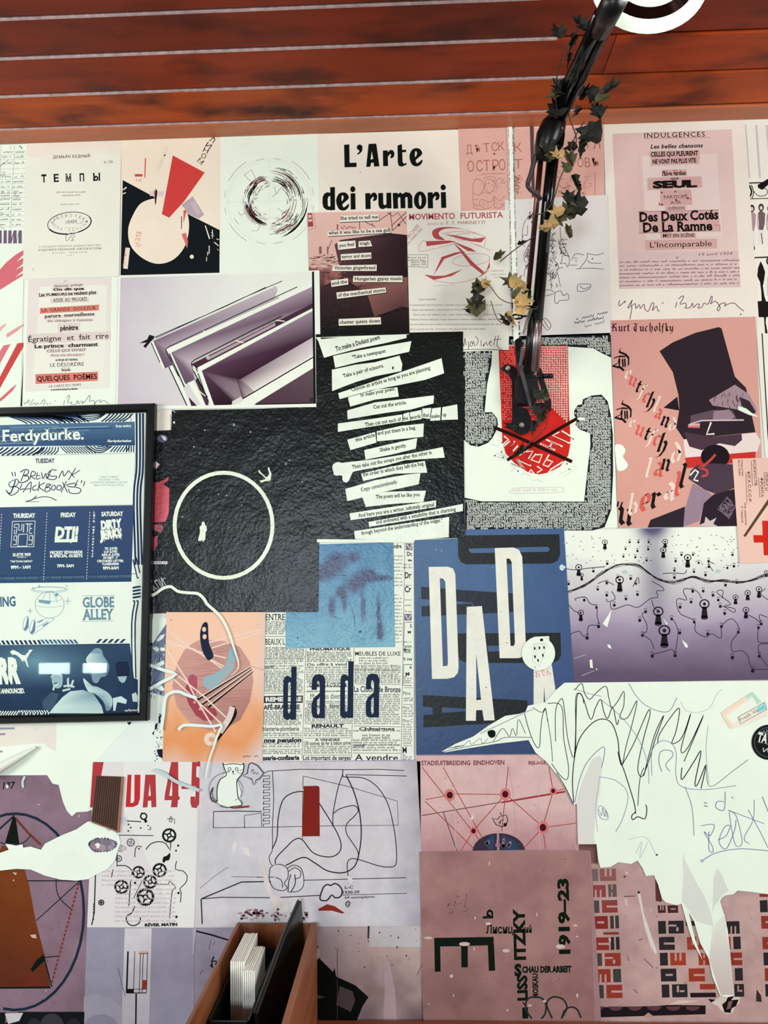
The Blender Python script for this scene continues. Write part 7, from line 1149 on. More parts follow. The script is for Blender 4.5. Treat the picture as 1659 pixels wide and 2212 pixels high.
for a in ((265, 352, 65, 95, 'I', (116, 96, 98)), (345, 350, 125, 95, 'E', (140, 86, 84)), (272, 478, 118, 95, 'm', (134, 66, 62)), (410, 472, 65, 98, 'H', (96, 82, 82)), (280, 598, 60, 98, 'I', (76, 70, 72)), (360, 595, 122, 98, 'U', (134, 62, 58)), (287, 720, 120, 100, 'o', (124, 46, 42)), (425, 718, 28, 100, 'I', (62, 58, 52)), (465, 716, 28, 100, 'I', (62, 58, 52)), (372, 845, 122, 20, 'I', (124, 56, 44)), (295, 886, 120, 100, 'U', (134, 50, 42)), (428, 884, 28, 100, 'I', BKB), (470, 882, 28, 100, 'I', BKB), (303, 1010, 58, 100, 'I', (70, 62, 62)), (383, 1008, 124, 102, 'G', RDB), (308, 1134, 120, 104, 'm', RDB), (448, 1132, 62, 104, 'I', (64, 60, 58)), (314, 1258, 60, 104, 'I', (60, 56, 54)), (396, 1256, 124, 104, 'U', RDB),
          (797, 635, 60, 60, 'E', (70, 40, 44)), (873, 635, 82, 60, 'o', (70, 40, 44)), (800, 758, 60, 100, 'I', BKB), (880, 756, 120, 100, 'G', BKB), (1015, 758, 90, 38, 'I', BKB), (806, 882, 122, 102, 'U', BKB), (1025, 882, 125, 100, 'E', (150, 62, 50)), (813, 1006, 62, 100, 'I', BKB), (893, 1006, 122, 98, 'E', (160, 60, 40)), (1115, 1008, 100, 95, 'H', (156, 56, 38)), (820, 1130, 122, 100, 'o', BKB), (1038, 1128, 126, 102, 'U', (150, 56, 38)), (827, 1254, 60, 102, 'I', BKB), (908, 1252, 120, 102, 'J', BKB), (1125, 1250, 120, 42, 'I', (150, 56, 38)), (1050, 1318, 200, 36, 'I', (36, 28, 32)),
          (1335, 760, 100, 98, 'm', BKB), (1350, 880, 16, 98, 'I', (150, 60, 50)), (1386, 880, 58, 98, 'I', BKB), (1360, 1004, 95, 100, 'U', RDB), (1398, 1126, 62, 98, 'I', BKB), (1395, 1250, 75, 100, 'J', BKB), (1590, 545, 90, 25, 'I', RDB), (1594, 596, 60, 94, 'I', BKB), (1604, 718, 110, 100, 'o', RDB), (1614, 882, 120, 96, 'U', RDB), (1622, 1004, 60, 100, 'I', BKB), (1632, 1126, 120, 100, 'E', RDB), (1636, 1250, 100, 98, 'H', BKB), (1700, 596, 110, 94, 'E', RDB), (1700, 1004, 110, 98, 'G', RDB)): blk(*a)
S.fill([(180, 158), (322, 156), (330, 300), (335, 320), (240, 300), (190, 310)], [(104, 70, 64), (76, 50, 44), (70, 46, 40), (150, 116, 112), (150, 110, 108), (130, 96, 92)], 'torn_dark_patch_print'); S.fill([(190, 250), (228, 250), (228, 310), (196, 312)], (84, 44, 44), holes=[[(200, 265), (218, 265), (218, 300), (202, 300)]])
S.fill([(778, 430), (800, 470), (832, 560), (828, 610), (782, 600)], (92, 50, 54), 'torn_dark_patch_print')
S.fill([(262, 1432), (800, 1420), (880, 1412), (1172, 1416), (1172, 1485), (262, 1512)], (30, 24, 28), 'scalloped_strip_print')
for i in range(6): S.fill(arcp(320 + i * 150, 1424, 56, 34, 0, 180, 8), (92, 58, 66), 'scallop_print', inc=False)
S.fill([(695, 1495), (725, 1472), (758, 1495), (760, 1512), (695, 1512)], (176, 140, 132)); S.fill([(640, 530), (655, 522), (664, 548), (648, 560)], K); S.line([(535, 566), (620, 562)], 5, K)
for q in ([(240, 430), (268, 425), (262, 490), (230, 500)], [(540, 580), (560, 585), (562, 640), (542, 635)], [(735, 655), (748, 660), (744, 700)], [(540, 370), (568, 375), (560, 405)], [(140, 790), (175, 788), (172, 800)], [(155, 1320), (180, 1350), (165, 1358)], [(412, 890), (432, 895), (430, 930)]): S.fill(q, (206, 184, 178), 'chip')
S.fill([(640, 545), (662, 540), (690, 700), (735, 830), (792, 1000), (782, 1020), (740, 950), (700, 820), (670, 680)], (212, 204, 198), 'torn_strip_print')
S.fill([(1190, 1365), (1240, 1375), (1290, 1345), (1440, 1350), (1435, 1400), (1400, 1420), (1390, 1470), (1340, 1485), (1300, 1460), (1260, 1420), (1210, 1395)], (206, 196, 184), 'torn_hole_print'); S.fill([(1345, 1352), (1395, 1345), (1370, 1375), (1430, 1370), (1410, 1420), (1375, 1440), (1365, 1475), (1320, 1470), (1300, 1410), (1330, 1385)], (22, 18, 18), 'torn_hole_print'); S.fill([(1350, 1385), (1385, 1380), (1365, 1440), (1335, 1450)], (120, 92, 84), 'torn_hole_print'); S.fill([(1190, 1365), (1250, 1372), (1215, 1395)], (22, 18, 18), 'torn_hole_print'); S.fill([(1570, 1290), (1605, 1340), (1610, 1390), (1565, 1385)], (60, 44, 44), 'torn_hole_print')
S.fill([(880, 1415), (960, 1375), (1120, 1380), (1010, 1400), (940, 1405)], (206, 190, 182), 'torn_strip_print')
S.specks(60, 6, (110, 78, 76), [(230, 700), (1650, 700), (1650, 1460), (240, 1460)], el=.5)
for q in ([(650, 910), (680, 895)], [(690, 1050), (760, 1120)], [(560, 1030), (575, 1070)], [(610, 1290), (640, 1320)]): S.line(q, 7, (124, 90, 90), 'scuff_print')
S.done()

# ---------------------------------------------------------------- bare torn white paper
mixp = lambda *a: [p for k, q in a for p in zc(k, q)]
S = Sheet('torn_white_paper', 'large torn white paper with a long-beaked bird doodle and pen scribbles, lower right', 'torn paper', 'P', mixp(('C6', [(32, 400), (100, 362), (190, 325), (270, 268), (350, 222), (420, 212), (450, 202), (462, 172), (550, 153), (600, 95), (645, 57), (1300, 50), (2050, 44)]), ('D2', [(2250, 500), (1659, 548), (1600, 540), (1530, 530), (1420, 520), (1390, 548), (1330, 556), (1300, 575), (1285, 602), (1320, 720), (1345, 830), (1372, 1090), (1395, 1340), (1340, 1352), (1285, 1340), (1225, 1190), (1195, 1050), (1130, 930), (1082, 760), (1040, 690), (1090, 900), (1150, 1065), (1075, 930), (1030, 790), (985, 622), (945, 634), (860, 612), (830, 580), (800, 470), (768, 400), (705, 405), (680, 345), (640, 285), (590, 312), (490, 298), (430, 335), (350, 342), (332, 270), (320, 157), (180, 157)]), ('C6', [(706, 660), (690, 665), (655, 590), (610, 520), (560, 455), (500, 405), (465, 343), (300, 362), (160, 385), (50, 404)])), (228, 241, 223), 9)
S.z('C6'); S.fill([(705, 640), (730, 560), (780, 440), (820, 420), (835, 450), (820, 600), (800, 720), (790, 830), (800, 862), (712, 862)], (214, 216, 208), 'greyed_underlayer_print')
S.z('D2'); S.fill([(998, 215), (1010, 280), (1090, 440), (1160, 560), (1215, 700), (1235, 800), (1100, 760), (1000, 620), (985, 600), (1000, 380), (990, 320)], (212, 218, 208), 'greyed_underlayer_print'); S.fill([(1235, 410), (1265, 348), (1300, 400), (1350, 520), (1300, 560), (1240, 640), (1225, 700)], (212, 217, 208), 'greyed_underlayer_print')
S.fill([(1225, 800), (1320, 700), (1372, 1090), (1392, 1335), (1290, 1335), (1200, 1060)], [(222, 228, 214), (222, 228, 214), (206, 200, 192), (196, 186, 178), (192, 182, 174), (206, 200, 194)], 'greyed_underlayer_print')
S.z('C6'); PEN = (26, 26, 40); PB = (110, 116, 160)
S.fill([(262, 300), (285, 292), (300, 302), (298, 325), (278, 332), (265, 320)], K, 'eye_print', sm=3)
for q, w_, c in (([(65, 385), (130, 372), (95, 375), (140, 370)], 2, PEN), ([(80, 378), (125, 382), (170, 345), (180, 365), (225, 335), (235, 360), (265, 335)], 2, (90, 80, 100)), ([(290, 350), (335, 285), (370, 325), (385, 285), (405, 320), (415, 240), (450, 310)], 2.5, PEN), ([(225, 310), (330, 262), (450, 205), (490, 190)], 2.5, (120, 110, 130)), ([(35, 402), (160, 375), (300, 350), (350, 330), (480, 330)], 3, (110, 110, 110)),
    ([(485, 180), (530, 205), (550, 185), (560, 250)], 2.5, PEN), ([(445, 210), (470, 300), (500, 370), (520, 375), (525, 300), (535, 220), (550, 185)], 3, PEN), ([(550, 185), (575, 330), (585, 450)], 2.5, PEN), ([(560, 160), (630, 175), (640, 330), (665, 480), (655, 540), (620, 515), (580, 460)], 3, PEN), ([(600, 350), (600, 200), (625, 140), (640, 160), (660, 330), (690, 430), (700, 300), (700, 140), (715, 108), (735, 130), (740, 160)], 3, PEN),
    ([(690, 665), (650, 580), (605, 505)], 3, PEN), ([(690, 655), (685, 520), (710, 360), (770, 270), (830, 238), (880, 260), (910, 340), (920, 430), (950, 520), (990, 650), (1000, 710)], 4, PEN), ([(695, 655), (720, 540), (760, 450), (830, 380), (845, 400), (830, 480)], 3, PB), ([(695, 95), (730, 60), (745, 110), (770, 140), (800, 110), (850, 75), (865, 130), (880, 180), (910, 150), (940, 100), (940, 170), (920, 230), (960, 230), (1005, 145), (990, 230), (950, 380), (930, 470), (910, 400)], 3.2, PEN),
    ([(700, 400), (705, 150), (720, 110), (740, 140), (775, 240), (800, 180), (825, 140), (840, 200), (860, 235), (885, 180), (905, 265), (915, 240)], 3.5, PEN), ([(690, 85), (760, 110), (830, 125)], 2, PB), ([(930, 470), (990, 360), (1060, 200), (1070, 220), (1040, 330), (1010, 480), (1030, 525), (1060, 460), (1100, 330), (1140, 220), (1100, 300), (1070, 400), (1040, 520)], 3.5, PEN), ([(1110, 360), (1120, 310), (1200, 195), (1218, 200), (1200, 300), (1180, 360), (1230, 330), (1275, 208), (1225, 390), (1260, 380), (1340, 215), (1240, 450)], 3.5, PEN),
    ([(1230, 480), (1230, 540), (1290, 450), (1325, 400), (1295, 555), (1310, 560), (1350, 465), (1325, 585)], 4, PEN), ([(1000, 700), (980, 720), (985, 740), (1010, 725), (1045, 735), (1055, 690), (1050, 665)], 4, PEN), ([(1010, 670), (1020, 540), (1040, 480)], 3, PEN), ([(825, 140), (930, 230), (1020, 350), (1060, 470), (1065, 560)], 2, PB), ([(965, 60), (1000, 120), (1050, 170), (1120, 200), (1170, 195), (1205, 130)], 2.5, PB), ([(1225, 150), (1250, 195), (1310, 205), (1370, 180), (1400, 120), (1430, 90)], 1.8, (170, 172, 200)),
    ([(1080, 520), (1080, 400), (1120, 350), (1170, 355), (1200, 400), (1200, 520), (1230, 575), (1340, 590), (1500, 570)], 2.5, (120, 120, 170)), ([(1130, 500), (1115, 450), (1125, 400), (1170, 395), (1185, 420), (1150, 465), (1170, 500)], 3, PB), ([(1350, 470), (1370, 575), (1480, 500), (1560, 440)], 2.5, (110, 110, 120)), ([(1360, 270), (1350, 400), (1365, 560)], 1.8, (150, 150, 170)), ([(815, 525), (900, 545), (960, 610), (940, 720), (900, 800)], 2.5, (130, 140, 180)), ([(820, 530), (800, 680), (810, 800)], 1.8, (160, 170, 200)), ([(810, 700), (820, 670), (850, 690), (862, 735), (830, 735), (810, 705)], 2, PB), ([(815, 690), (830, 720), (835, 680), (845, 725), (850, 690), (858, 730)], 2, PB),
    ([(1245, 575), (1280, 680), (1290, 820)], 2.5, PB), ([(1340, 655), (1355, 658)], 4, PB), ([(1340, 670), (1358, 674)], 4, PB), ([(1445, 600), (1440, 690), (1400, 680), (1405, 650), (1440, 650)], 3, PB), ([(1478, 625), (1485, 635)], 3, PB), ([(1325, 770), (1390, 765), (1370, 820), (1340, 800), (1380, 870), (1385, 900), (1365, 890), (1365, 800)], 2.8, PB), ([(1410, 840), (1450, 820), (1470, 770), (1440, 780), (1415, 850), (1450, 885), (1490, 800), (1500, 740)], 2.8, PB), ([(1465, 700), (1480, 800), (1500, 870), (1530, 850), (1500, 720), (1465, 695), (1640, 760)], 2.5, PB), ([(1560, 690), (1620, 800), (1659, 880)], 2.5, PB), ([(1590, 640), (1585, 740), (1540, 830), (1565, 860)], 2.5, PB), ([(1630, 625), (1660, 700), (1700, 800)], 3, PB), ([(1330, 945), (1400, 905), (1520, 885), (1659, 895)], 3, PB), ([(1000, 910), (1030, 850), (1020, 930), (1060, 850)], 1.5, (170, 180, 210)), ([(960, 840), (1050, 828), (1100, 915)], 1.5, (170, 180, 210))):
    S.line(q, w_ * 1.15, c, 'pen_doodle', sm=5)
S.disc(1105, 915, 5, (60, 60, 60)); S.disc(1330, 945, 8, (170, 176, 200)); S.fill([(940, 1020), (950, 1020), (945, 1032)], K) ; S.done()

S = Sheet('colour_ink_sticker', 'small peach and mint label-like print with a boxed two-word name at the right edge', 'sticker', 'C6', [(1425, 205), (1545, 125), (1580, 102), (1620, 150), (1652, 175), (1652, 220), (1535, 272), (1480, 285), (1440, 240)], (230, 226, 208), 11)
S.fill([(1425, 205), (1545, 125), (1555, 140), (1445, 215), (1490, 280), (1470, 285)], (238, 214, 192)); S.fill([(1548, 125), (1580, 102), (1625, 152), (1605, 165), (1580, 122), (1555, 138)], (176, 220, 196)); S.fill([(1450, 225), (1580, 135), (1605, 168), (1485, 262)], (228, 240, 222)); S.line([(1508, 230), (1642, 155), (1652, 190), (1522, 262), (1508, 230)], 4, (150, 130, 120)); S.text('Fresh Violet', 1522, 250, 1645, 182, 18, (110, 100, 90)); S.fill([(1600, 178), (1640, 158), (1650, 188), (1612, 206)], (150, 222, 220)); S.text('olet', 1608, 202, 1645, 182, 18, (60, 160, 170)); S.done()
S = Sheet('black_round_sticker', 'round black sticker with white hand lettering, cut by the right edge', 'sticker', 'C6', arcp(1665, 354, 88, 88, 0, 350, 35), (24, 28, 30), 11)
S.arc(1665, 354, 74, 0, 360, 3, (90, 96, 96)); S.text('TAVA', 1600, 350, 1700, 372, 48, (222, 232, 218), bold=.03, serif=True); S.atext('ALL', 1665, 354, 52, 52, 235, 262, 14, (200, 206, 200)); S.scrib(1620, 400, 1700, 410, 22, 4, (214, 222, 210)); S.done()
S = Sheet('white_round_sticker', 'round white sticker with a small black doodle on the tall cream letters poster', 'sticker', 'C4', arcp(1182, 1175, 150, 152, 0, 352, 44), (229, 241, 224), 9)
for q in ([(1140, 1095), (1125, 1245), (1195, 1290), (1225, 1190), (1262, 1100), (1240, 1090), (1140, 1105)], [(1165, 1110), (1155, 1230)], [(1215, 1190), (1230, 1225)], [(1130, 1090), (1262, 1082)]): S.line(q, 2.5, (160, 160, 170))
S.disc(1210, 1053, 15, K, 13); S.disc(1152, 1300, 6, (120, 120, 130))
for x, y in ((1148, 1130), (1190, 1125), (1232, 1122), (1150, 1205), (1178, 1238), (1222, 1192)): S.fill([(x - 8, y - 14), (x + 8, y - 10), (x + 6, y + 14), (x - 5, y + 12)], K, 'dot_print', inc=False)
S.done()

S = Sheet('torn_white_sheet_left', 'torn white paper under the picture frame, with a pointed lower edge', 'torn paper', 'P', mixp(('C7', [(-300, 10), (0, 8), (410, 4), (930, 0), (975, 60), (975, 150), (940, 230), (880, 275), (790, 290), (740, 310), (710, 330), (720, 380), (690, 400), (680, 640), (640, 655), (560, 660), (527, 690), (490, 650), (460, 580), (430, 460), (385, 450), (345, 388), (0, 390), (-300, 392)])), (228, 241, 224), 4)
S.z('C7'); S.fill([(-300, 12), (0, 12), (415, 6), (410, 215), (350, 185), (320, 155), (0, 180), (-300, 200)], (224, 220, 206), 'cream_corner_print')
for y, x1 in ((48, 108), (90, 40), (218, 18)): S.fill([(-40, y - 8), (x1, y - 10), (x1, y + 4), (-40, y + 8)], (140, 144, 156), 'blurred_type_print')
S.fill([(930, 0), (1070, 0), (985, 75), (960, 45)], (24, 34, 50)); S.fill([(968, 0), (990, 0), (988, 55), (972, 40)], (196, 214, 214)); S.disc(262, 50, 14, (206, 216, 216)); S.done()
S = Sheet('torn_white_tongue', 'white torn tongue-shaped paper with a hole ring of dark bubbles at its tip', 'torn paper', 'P', mixp(('C7', [(-300, 940), (0, 958), (65, 935), (38, 890), (120, 905), (165, 895), (170, 920), (225, 912), (300, 935), (330, 890), (450, 830), (560, 785), (640, 730), (700, 722), (760, 740), (800, 765), (830, 790), (870, 830), (885, 880), (860, 950), (845, 1010), (790, 1075), (700, 1120), (650, 1150), (560, 1162), (450, 1155), (330, 1125), (225, 1080), (120, 1075), (0, 1088), (-300, 1100)])), (227, 241, 226), 8)
S.z('C7'); BU = (150, 146, 160)
S.fill([(645, 890), (680, 860), (750, 850), (820, 860), (860, 885), (850, 915), (800, 945), (740, 950), (700, 955), (665, 930)], (134, 122, 136), 'hole_print', sm=3)
for x, y, r, c in ((765, 700, 29, BU), (708, 712, 22, BU), (800, 780, 20, (196, 206, 206)), (840, 888, 20, BU), (712, 872, 26, (110, 104, 118)), (780, 880, 28, (120, 116, 130)), (715, 905, 20, (226, 236, 222)), (750, 920, 24, (160, 146, 152)), (690, 920, 18, (150, 130, 134)), (810, 920, 18, (150, 146, 156)), (905, 925, 16, (190, 188, 194))): S.disc(x, y, r, c, name='bubble_print')
for a in range(0, 360, 14): S.disc(752 + 98 * math.cos(math.radians(a)), 900 + 50 * math.sin(math.radians(a)), random.uniform(3, 7), (50, 46, 54), name='bubble_print', inc=False, n=8)
S.fill([(0, 1000), (300, 985), (640, 1000), (900, 990), (0, 1060)], (226, 240, 226)) if 0 else None; S.done()

# ---------------------------------------------------------------- corrugated card strip pasted over the red numerals
cc = zc('C7', [(705, 395), (905, 402), (872, 812), (668, 735)]); co = at(*np.mean(cc, 0), 0)
card = empty('corrugated_card', co); tag(card, 'dark brown ribbed card strip pasted over the red block numerals', 'card strip')
CARDM = mat('brown_card', (60, 42, 36), rough=.7, noise=.2, nscale=60); CARDE = mat('card_edge', (150, 104, 78), rough=.75, noise=.2, nscale=60)
W = at(*np.array(cc).T, -.009) - co; B = W.copy(); B[:, 1] += .004
mesh('backing_card', np.vstack([W, B]), [(3, 2, 1, 0), (0, 1, 5, 4), (1, 2, 6, 5), (2, 3, 7, 6), (3, 0, 4, 7)], CARDE, card)
for i in range(12):
    u0, u1 = (i + .1) / 13, (i + .85) / 13; q = np.array(cc); P = [q[0] * (1 - u0) + q[1] * u0, q[0] * (1 - u1) + q[1] * u1, (q[3] * (1 - u1) + q[2] * u1) * .97 + .03 * (q[0] * (1 - u1) + q[1] * u1), (q[3] * (1 - u0) + q[2] * u0) * .97 + .03 * (q[0] * (1 - u0) + q[1] * u0)]
    F_ = at(*np.array(P).T, -.0092) - co; m_ = at(*((np.array(P[0]) + P[1]) / 2), -.0112) - co; n_ = at(*((np.array(P[2]) + P[3]) / 2), -.0112) - co
    mesh('card_rib', np.vstack([F_, [m_, n_]]), [(0, 4, 5, 3), (4, 1, 2, 5), (0, 1, 4), (3, 5, 2)], CARDM, card)

# rolled-back corner of the loosened sheet
rc0, rc1 = at(*zc('C7', [(-60, 370)])[0], -.006), at(*zc('C7', [(270, 180)])[0], -.006); ax = rc1 - rc0; V = []; n = 14
pu = np.cross(ax / np.linalg.norm(ax), [0, -1, 0]); pu /= np.linalg.norm(pu)
for k in range(n + 1):
    a = math.radians(-60 + 330 * k / n)
    for t, r in ((0, .0125), (.55, .009), (1, .003)): V.append(rc0 + ax * t + pu * (r * math.cos(a)) + np.array([0, -1, 0]) * (r * math.sin(a) + r) - rc0)
Fc = [(k * 3 + j, k * 3 + j + 1, k * 3 + j + 4, k * 3 + j + 3) for k in range(n) for j in range(2)]
tag(mesh('curled_paper_corner', V, Fc, mat('curled_paper', (222, 228, 216), rough=.6), loc=rc0, smooth=True), 'rolled back white paper corner below the left end of the picture frame', 'torn paper')

# ---------------------------------------------------------------- wall lamp on a jointed arm
def tube(name, P, r, m, parent=None, n=10, org=None, cap=True, flat=None):
    P = [np.array(p, float) for p in P]; V = []; m_ = len(P); rr = r if hasattr(r, '__len__') else [r] * m_
    for i, p in enumerate(P):
        t = P[min(i + 1, m_ - 1)] - P[max(i - 1, 0)]; t /= np.linalg.norm(t)
        a = np.cross(t, [0, 1, 0.01]); a /= np.linalg.norm(a); b = np.cross(a, t)
        for k in range(n):
            q = 2 * math.pi * k / n; V.append(p + a * rr[i] * math.cos(q) + b * rr[i] * math.sin(q) * (flat or 1))
    Fc = [(i * n + k, (i + 1) * n + k, (i + 1) * n + (k + 1) % n, i * n + (k + 1) % n) for i in range(m_ - 1) for k in range(n)]
    if cap: Fc += [tuple(range(n)), tuple(range((m_ - 1) * n + n - 1, (m_ - 1) * n - 1, -1))]
    o_ = np.array(org if org is not None else (parent.location if parent else P[0])); return mesh(name, np.array(V) - o_, Fc, m, parent, smooth=n > 6, loc=None if parent else o_)
lo = at(1128, 880, 0); lamp = empty('arm_lamp', lo); tag(lamp, 'black wall-mounted spring-arm lamp with a glowing shade near the ceiling', 'lamp')
BROWN = mat('brown_chrome_tube', (96, 62, 56), rough=.2, metal=.85, spec=.6); STEEL = mat('worn_steel', (150, 140, 140), rough=.3, metal=.8, noise=.2, nscale=60); NUT = mat('steel_nut', (210, 196, 176), rough=.3, metal=.7)
GLOSSB = mat('glossy_black_tube', (6, 9, 9), rough=.14, spec=.35)
def prism(name, poly, y0, y1, m, parent, key='D6'):
    """a plate cut to an outline, its front at depth y1"""
    P = np.array(zc(key, poly)); A = at(P[:, 0], P[:, 1], y1) - np.array(parent.location); Bk = A.copy(); Bk[:, 1] += (y0 - y1); n = len(P)
    T = tessellate_polygon([[Vector((p[0], p[1], 0)) for p in P]])
    return mesh(name, np.vstack([A, Bk]), [tuple(t) for t in T] + [tuple(i + n for i in reversed(t)) for t in T] + [(i, (i + 1) % n, n + (i + 1) % n, n + i) for i in range(n)], m, parent)
bp = prism('wall_plate', [(268, 625), (340, 558), (440, 585), (500, 640), (505, 760), (480, 1000), (490, 1150), (640, 1190), (705, 1330), (700, 1440), (660, 1520), (560, 1560), (470, 1510), (420, 1420), (435, 1300), (432, 1000), (428, 780), (370, 690)], -.006, -.012, BLACKM, lamp)
for x, y in ((372, 622), (563, 1420)):
    c = zc('D6', [(x, y)])[0]; p = at(*c, -.012)
    tube('bolt', [p, p + np.array([0, -.003, 0])], .0062, NUT, lamp, 12); tube('nut', [p + np.array([0, -.003, 0]), p + np.array([0, -.0075, 0])], .0042, NUT, lamp, 6)
prism('hinge_block', [(480, 760), (560, 700), (700, 690), (790, 760), (805, 960), (760, 1080), (700, 1120), (520, 1110), (478, 1000)], -.010, -.040, BLACKM, lamp)
prism('side_bracket', [(790, 570), (845, 640), (900, 850), (975, 1080), (985, 1200), (960, 1225), (935, 1165), (720, 1165), (720, 1110), (905, 1100), (870, 960), (790, 700)], -.018, -.030, BLACKM, lamp)
prism('tension_strap', [(500, 560), (560, 545), (600, 700), (650, 900), (708, 1140), (690, 1205), (655, 1100), (600, 900), (550, 720)], -.044, -.050, mat('strap_grey', (70, 68, 76), rough=.4, metal=.4), lamp)
q0, q1 = at(*zc('D6', [(500, 735)])[0], -.036), at(*zc('D6', [(850, 735)])[0], -.036); tube('cross_pin', [q0, q1], .0035, BLACKM, lamp, 8)
q0, q1 = at(*zc('D6', [(850, 730)])[0], -.03), at(*zc('D6', [(1010, 730)])[0], -.03); tube('clamp_lever', [q0, q0 * .9 + q1 * .1, q0 * .15 + q1 * .85, q1], [.004, .0055, .0062, .003], PLAST, lamp, 10)
# lower arm: sleeve, two tubes, springs; then knuckle, upper arm, lamp head
def A_(x, y, d): return at(x, y, d)
dj = -.235
prism('arm_socket', [(600, 590), (640, 500), (780, 560), (770, 650), (700, 690), (640, 670)], -.02, -.052, BLACKM, lamp)
for x0, x1, m_, w_ in ((1137.5, 1151, PLAST, .0075), (1150, 1161, STEEL, .0065), (1158.5, 1168, mat('bronze_sleeve', (120, 98, 90), rough=.32, metal=.7), .0052)):
    tube('sleeve', [A_(x0 + .5, 802, -.05), A_(x1, 670, -.088)], w_ * 1.18, m_, lamp, 10)
tube('arm_tube', [A_(1160, 690, -.083), A_(1183, 440, -.17), A_(1196, 325, -.222)], .0135, GLOSSB, lamp, 14)
tube('arm_tube', [A_(1141, 630, -.1), A_(1159, 440, -.172), A_(1168, 345, -.212)], .0062, BROWN, lamp, 10)
tube('tube_collar', [A_(1137, 668, -.09), A_(1140, 628, -.105)], .0085, PLAST, lamp, 10); tube('tube_collar', [A_(1157, 676, -.086), A_(1158.5, 660, -.092)], .0155, PLAST, lamp, 12)
prism('arm_cheek', [(470, 230), (500, 205), (570, 180), (600, 560), (560, 560), (500, 560), (475, 330)], -.035, -.05, PLAST, lamp)
def spring(p0, p1, r, turns, m_):
    p0, p1 = np.array(p0), np.array(p1); t = (p1 - p0) / np.linalg.norm(p1 - p0); a = np.cross(t, [0, 1, .01]); a /= np.linalg.norm(a); b = np.cross(a, t); n = turns * 6
    tube('spring', [p0 + (p1 - p0) * k / n + a * r * math.cos(k / 6 * 2 * math.pi) + b * r * math.sin(k / 6 * 2 * math.pi) for k in range(n + 1)], .0011, m_, lamp, 4)
SPR = mat('spring_steel', (190, 196, 196), rough=.25, metal=.9)
spring(A_(1146, 667, -.115), A_(1131, 722, -.085), .0036, 17, SPR); spring(A_(1130, 750, -.07), A_(1124, 790, -.06), .0036, 12, SPR); spring(A_(1186, 500, -.16), A_(1183, 545, -.145), .004, 15, SPR); spring(A_(1158, 412, -.19), A_(1168, 432, -.185), .004, 8, SPR)
# knuckle
kn = [A_(1172, 348, dj), A_(1178, 322, dj - .012), A_(1186, 296, dj - .018), A_(1196, 272, dj - .02), A_(1205, 255, dj - .022)]
tube('knuckle', kn, [.018, .024, .028, .027, .020], PLAST, lamp, 14)
prism('knuckle_plate', [(495, 330), (480, 200), (500, 110), (560, 60), (700, 20), (745, 60), (755, 200), (740, 300), (700, 350), (640, 340), (610, 240), (560, 250), (520, 360)], dj + .02, dj - .03, GLOSSB, lamp, key='D4')
tube('knuckle_bolt', [A_(1212, 277, dj - .03), A_(1212, 277, dj - .037)], .004, NUT, lamp, 8); tube('knuckle_bolt', [A_(1196, 305, dj - .03), A_(1196, 305, dj - .036)], .003, NUT, lamp, 8)
LD = -.62
e0, e1 = A_(1200, 262, dj - .02), A_(1290, 62, -.56)
mid = lambda t, dx=0, dy=0: A_(1200 + 96 * t + dx, 262 - 205 * t + dy, (dj - .02) * (1 - t) + (-.55) * t)
tube('upper_arm_tube', [mid(0, -8), mid(.5, -8), mid(1.12, -8)], .0145, GLOSSB, lamp, 12); tube('upper_arm_tube', [mid(0, 9, 5), mid(.5, 13, 5), mid(1.1, 17, 4)], .0085, mat('dark_chrome', (60, 58, 60), rough=.22, metal=.8), lamp, 10)
tube('arm_sleeve', [mid(.98, 2), mid(1.3, 6)], .021, BLACKM, lamp, 14)
tube('spring_rod', [mid(.05, 2, 3), mid(.9, 5, 3)], .002, SPR, lamp, 6)
# cables
CABL = mat('grey_cable', (52, 44, 46), rough=.5)
def cable(pts, r, m_=CABL, nm='cable'): tube(nm, [A_(*p) for p in np.array([list(q) for q in smooth_line3(pts)])], r, m_, lamp, 6)
def smooth_line3(P, n=5):
    Q = [P[0]] + list(P) + [P[-1]]; o = []
    for i in range(1, len(Q) - 2):
        p0, p1, p2, p3 = [np.array(Q[i + j], float) for j in (-1, 0, 1, 2)]
        for k in range(n): t = k / n; o.append(.5 * ((2 * p1) + (-p0 + p2) * t + (2 * p0 - 5 * p1 + 4 * p2 - p3) * t * t + (-p0 + 3 * p1 - 3 * p2 + p3) * t ** 3))
    o.append(np.array(P[-1], float)); return o
cable([(1168, 290, -.26), (1165, 320, -.25), (1155, 345, -.24), (1147, 375, -.23), (1140, 398, -.22), (1146, 410, -.21), (1160, 420, -.2), (1168, 430, -.19)], .0052)
cable([(1218, 226, -.31), (1219, 196, -.34), (1222, 172, -.36), (1238, 152, -.4)], .0022, mat('bare_wire', (190, 150, 130), rough=.3, metal=.6), 'loose_wire'); cable([(1225, 226, -.31), (1226, 208, -.34), (1224, 182, -.37)], .0018, SPR, 'loose_wire')
# pulley-like eyelet at the side of the sleeve
ey = [A_(1117 + 11.5 * math.cos(a), 684 + 4.6 * math.sin(a), -.085) for a in [math.radians(k * 24) for k in range(16)]]; tube('eyelet', ey, .0024, PLAST, lamp, 6, cap=False); tube('eyelet_stem', [A_(1128, 683, -.085), A_(1141, 683, -.085)], .0024, PLAST, lamp, 6)
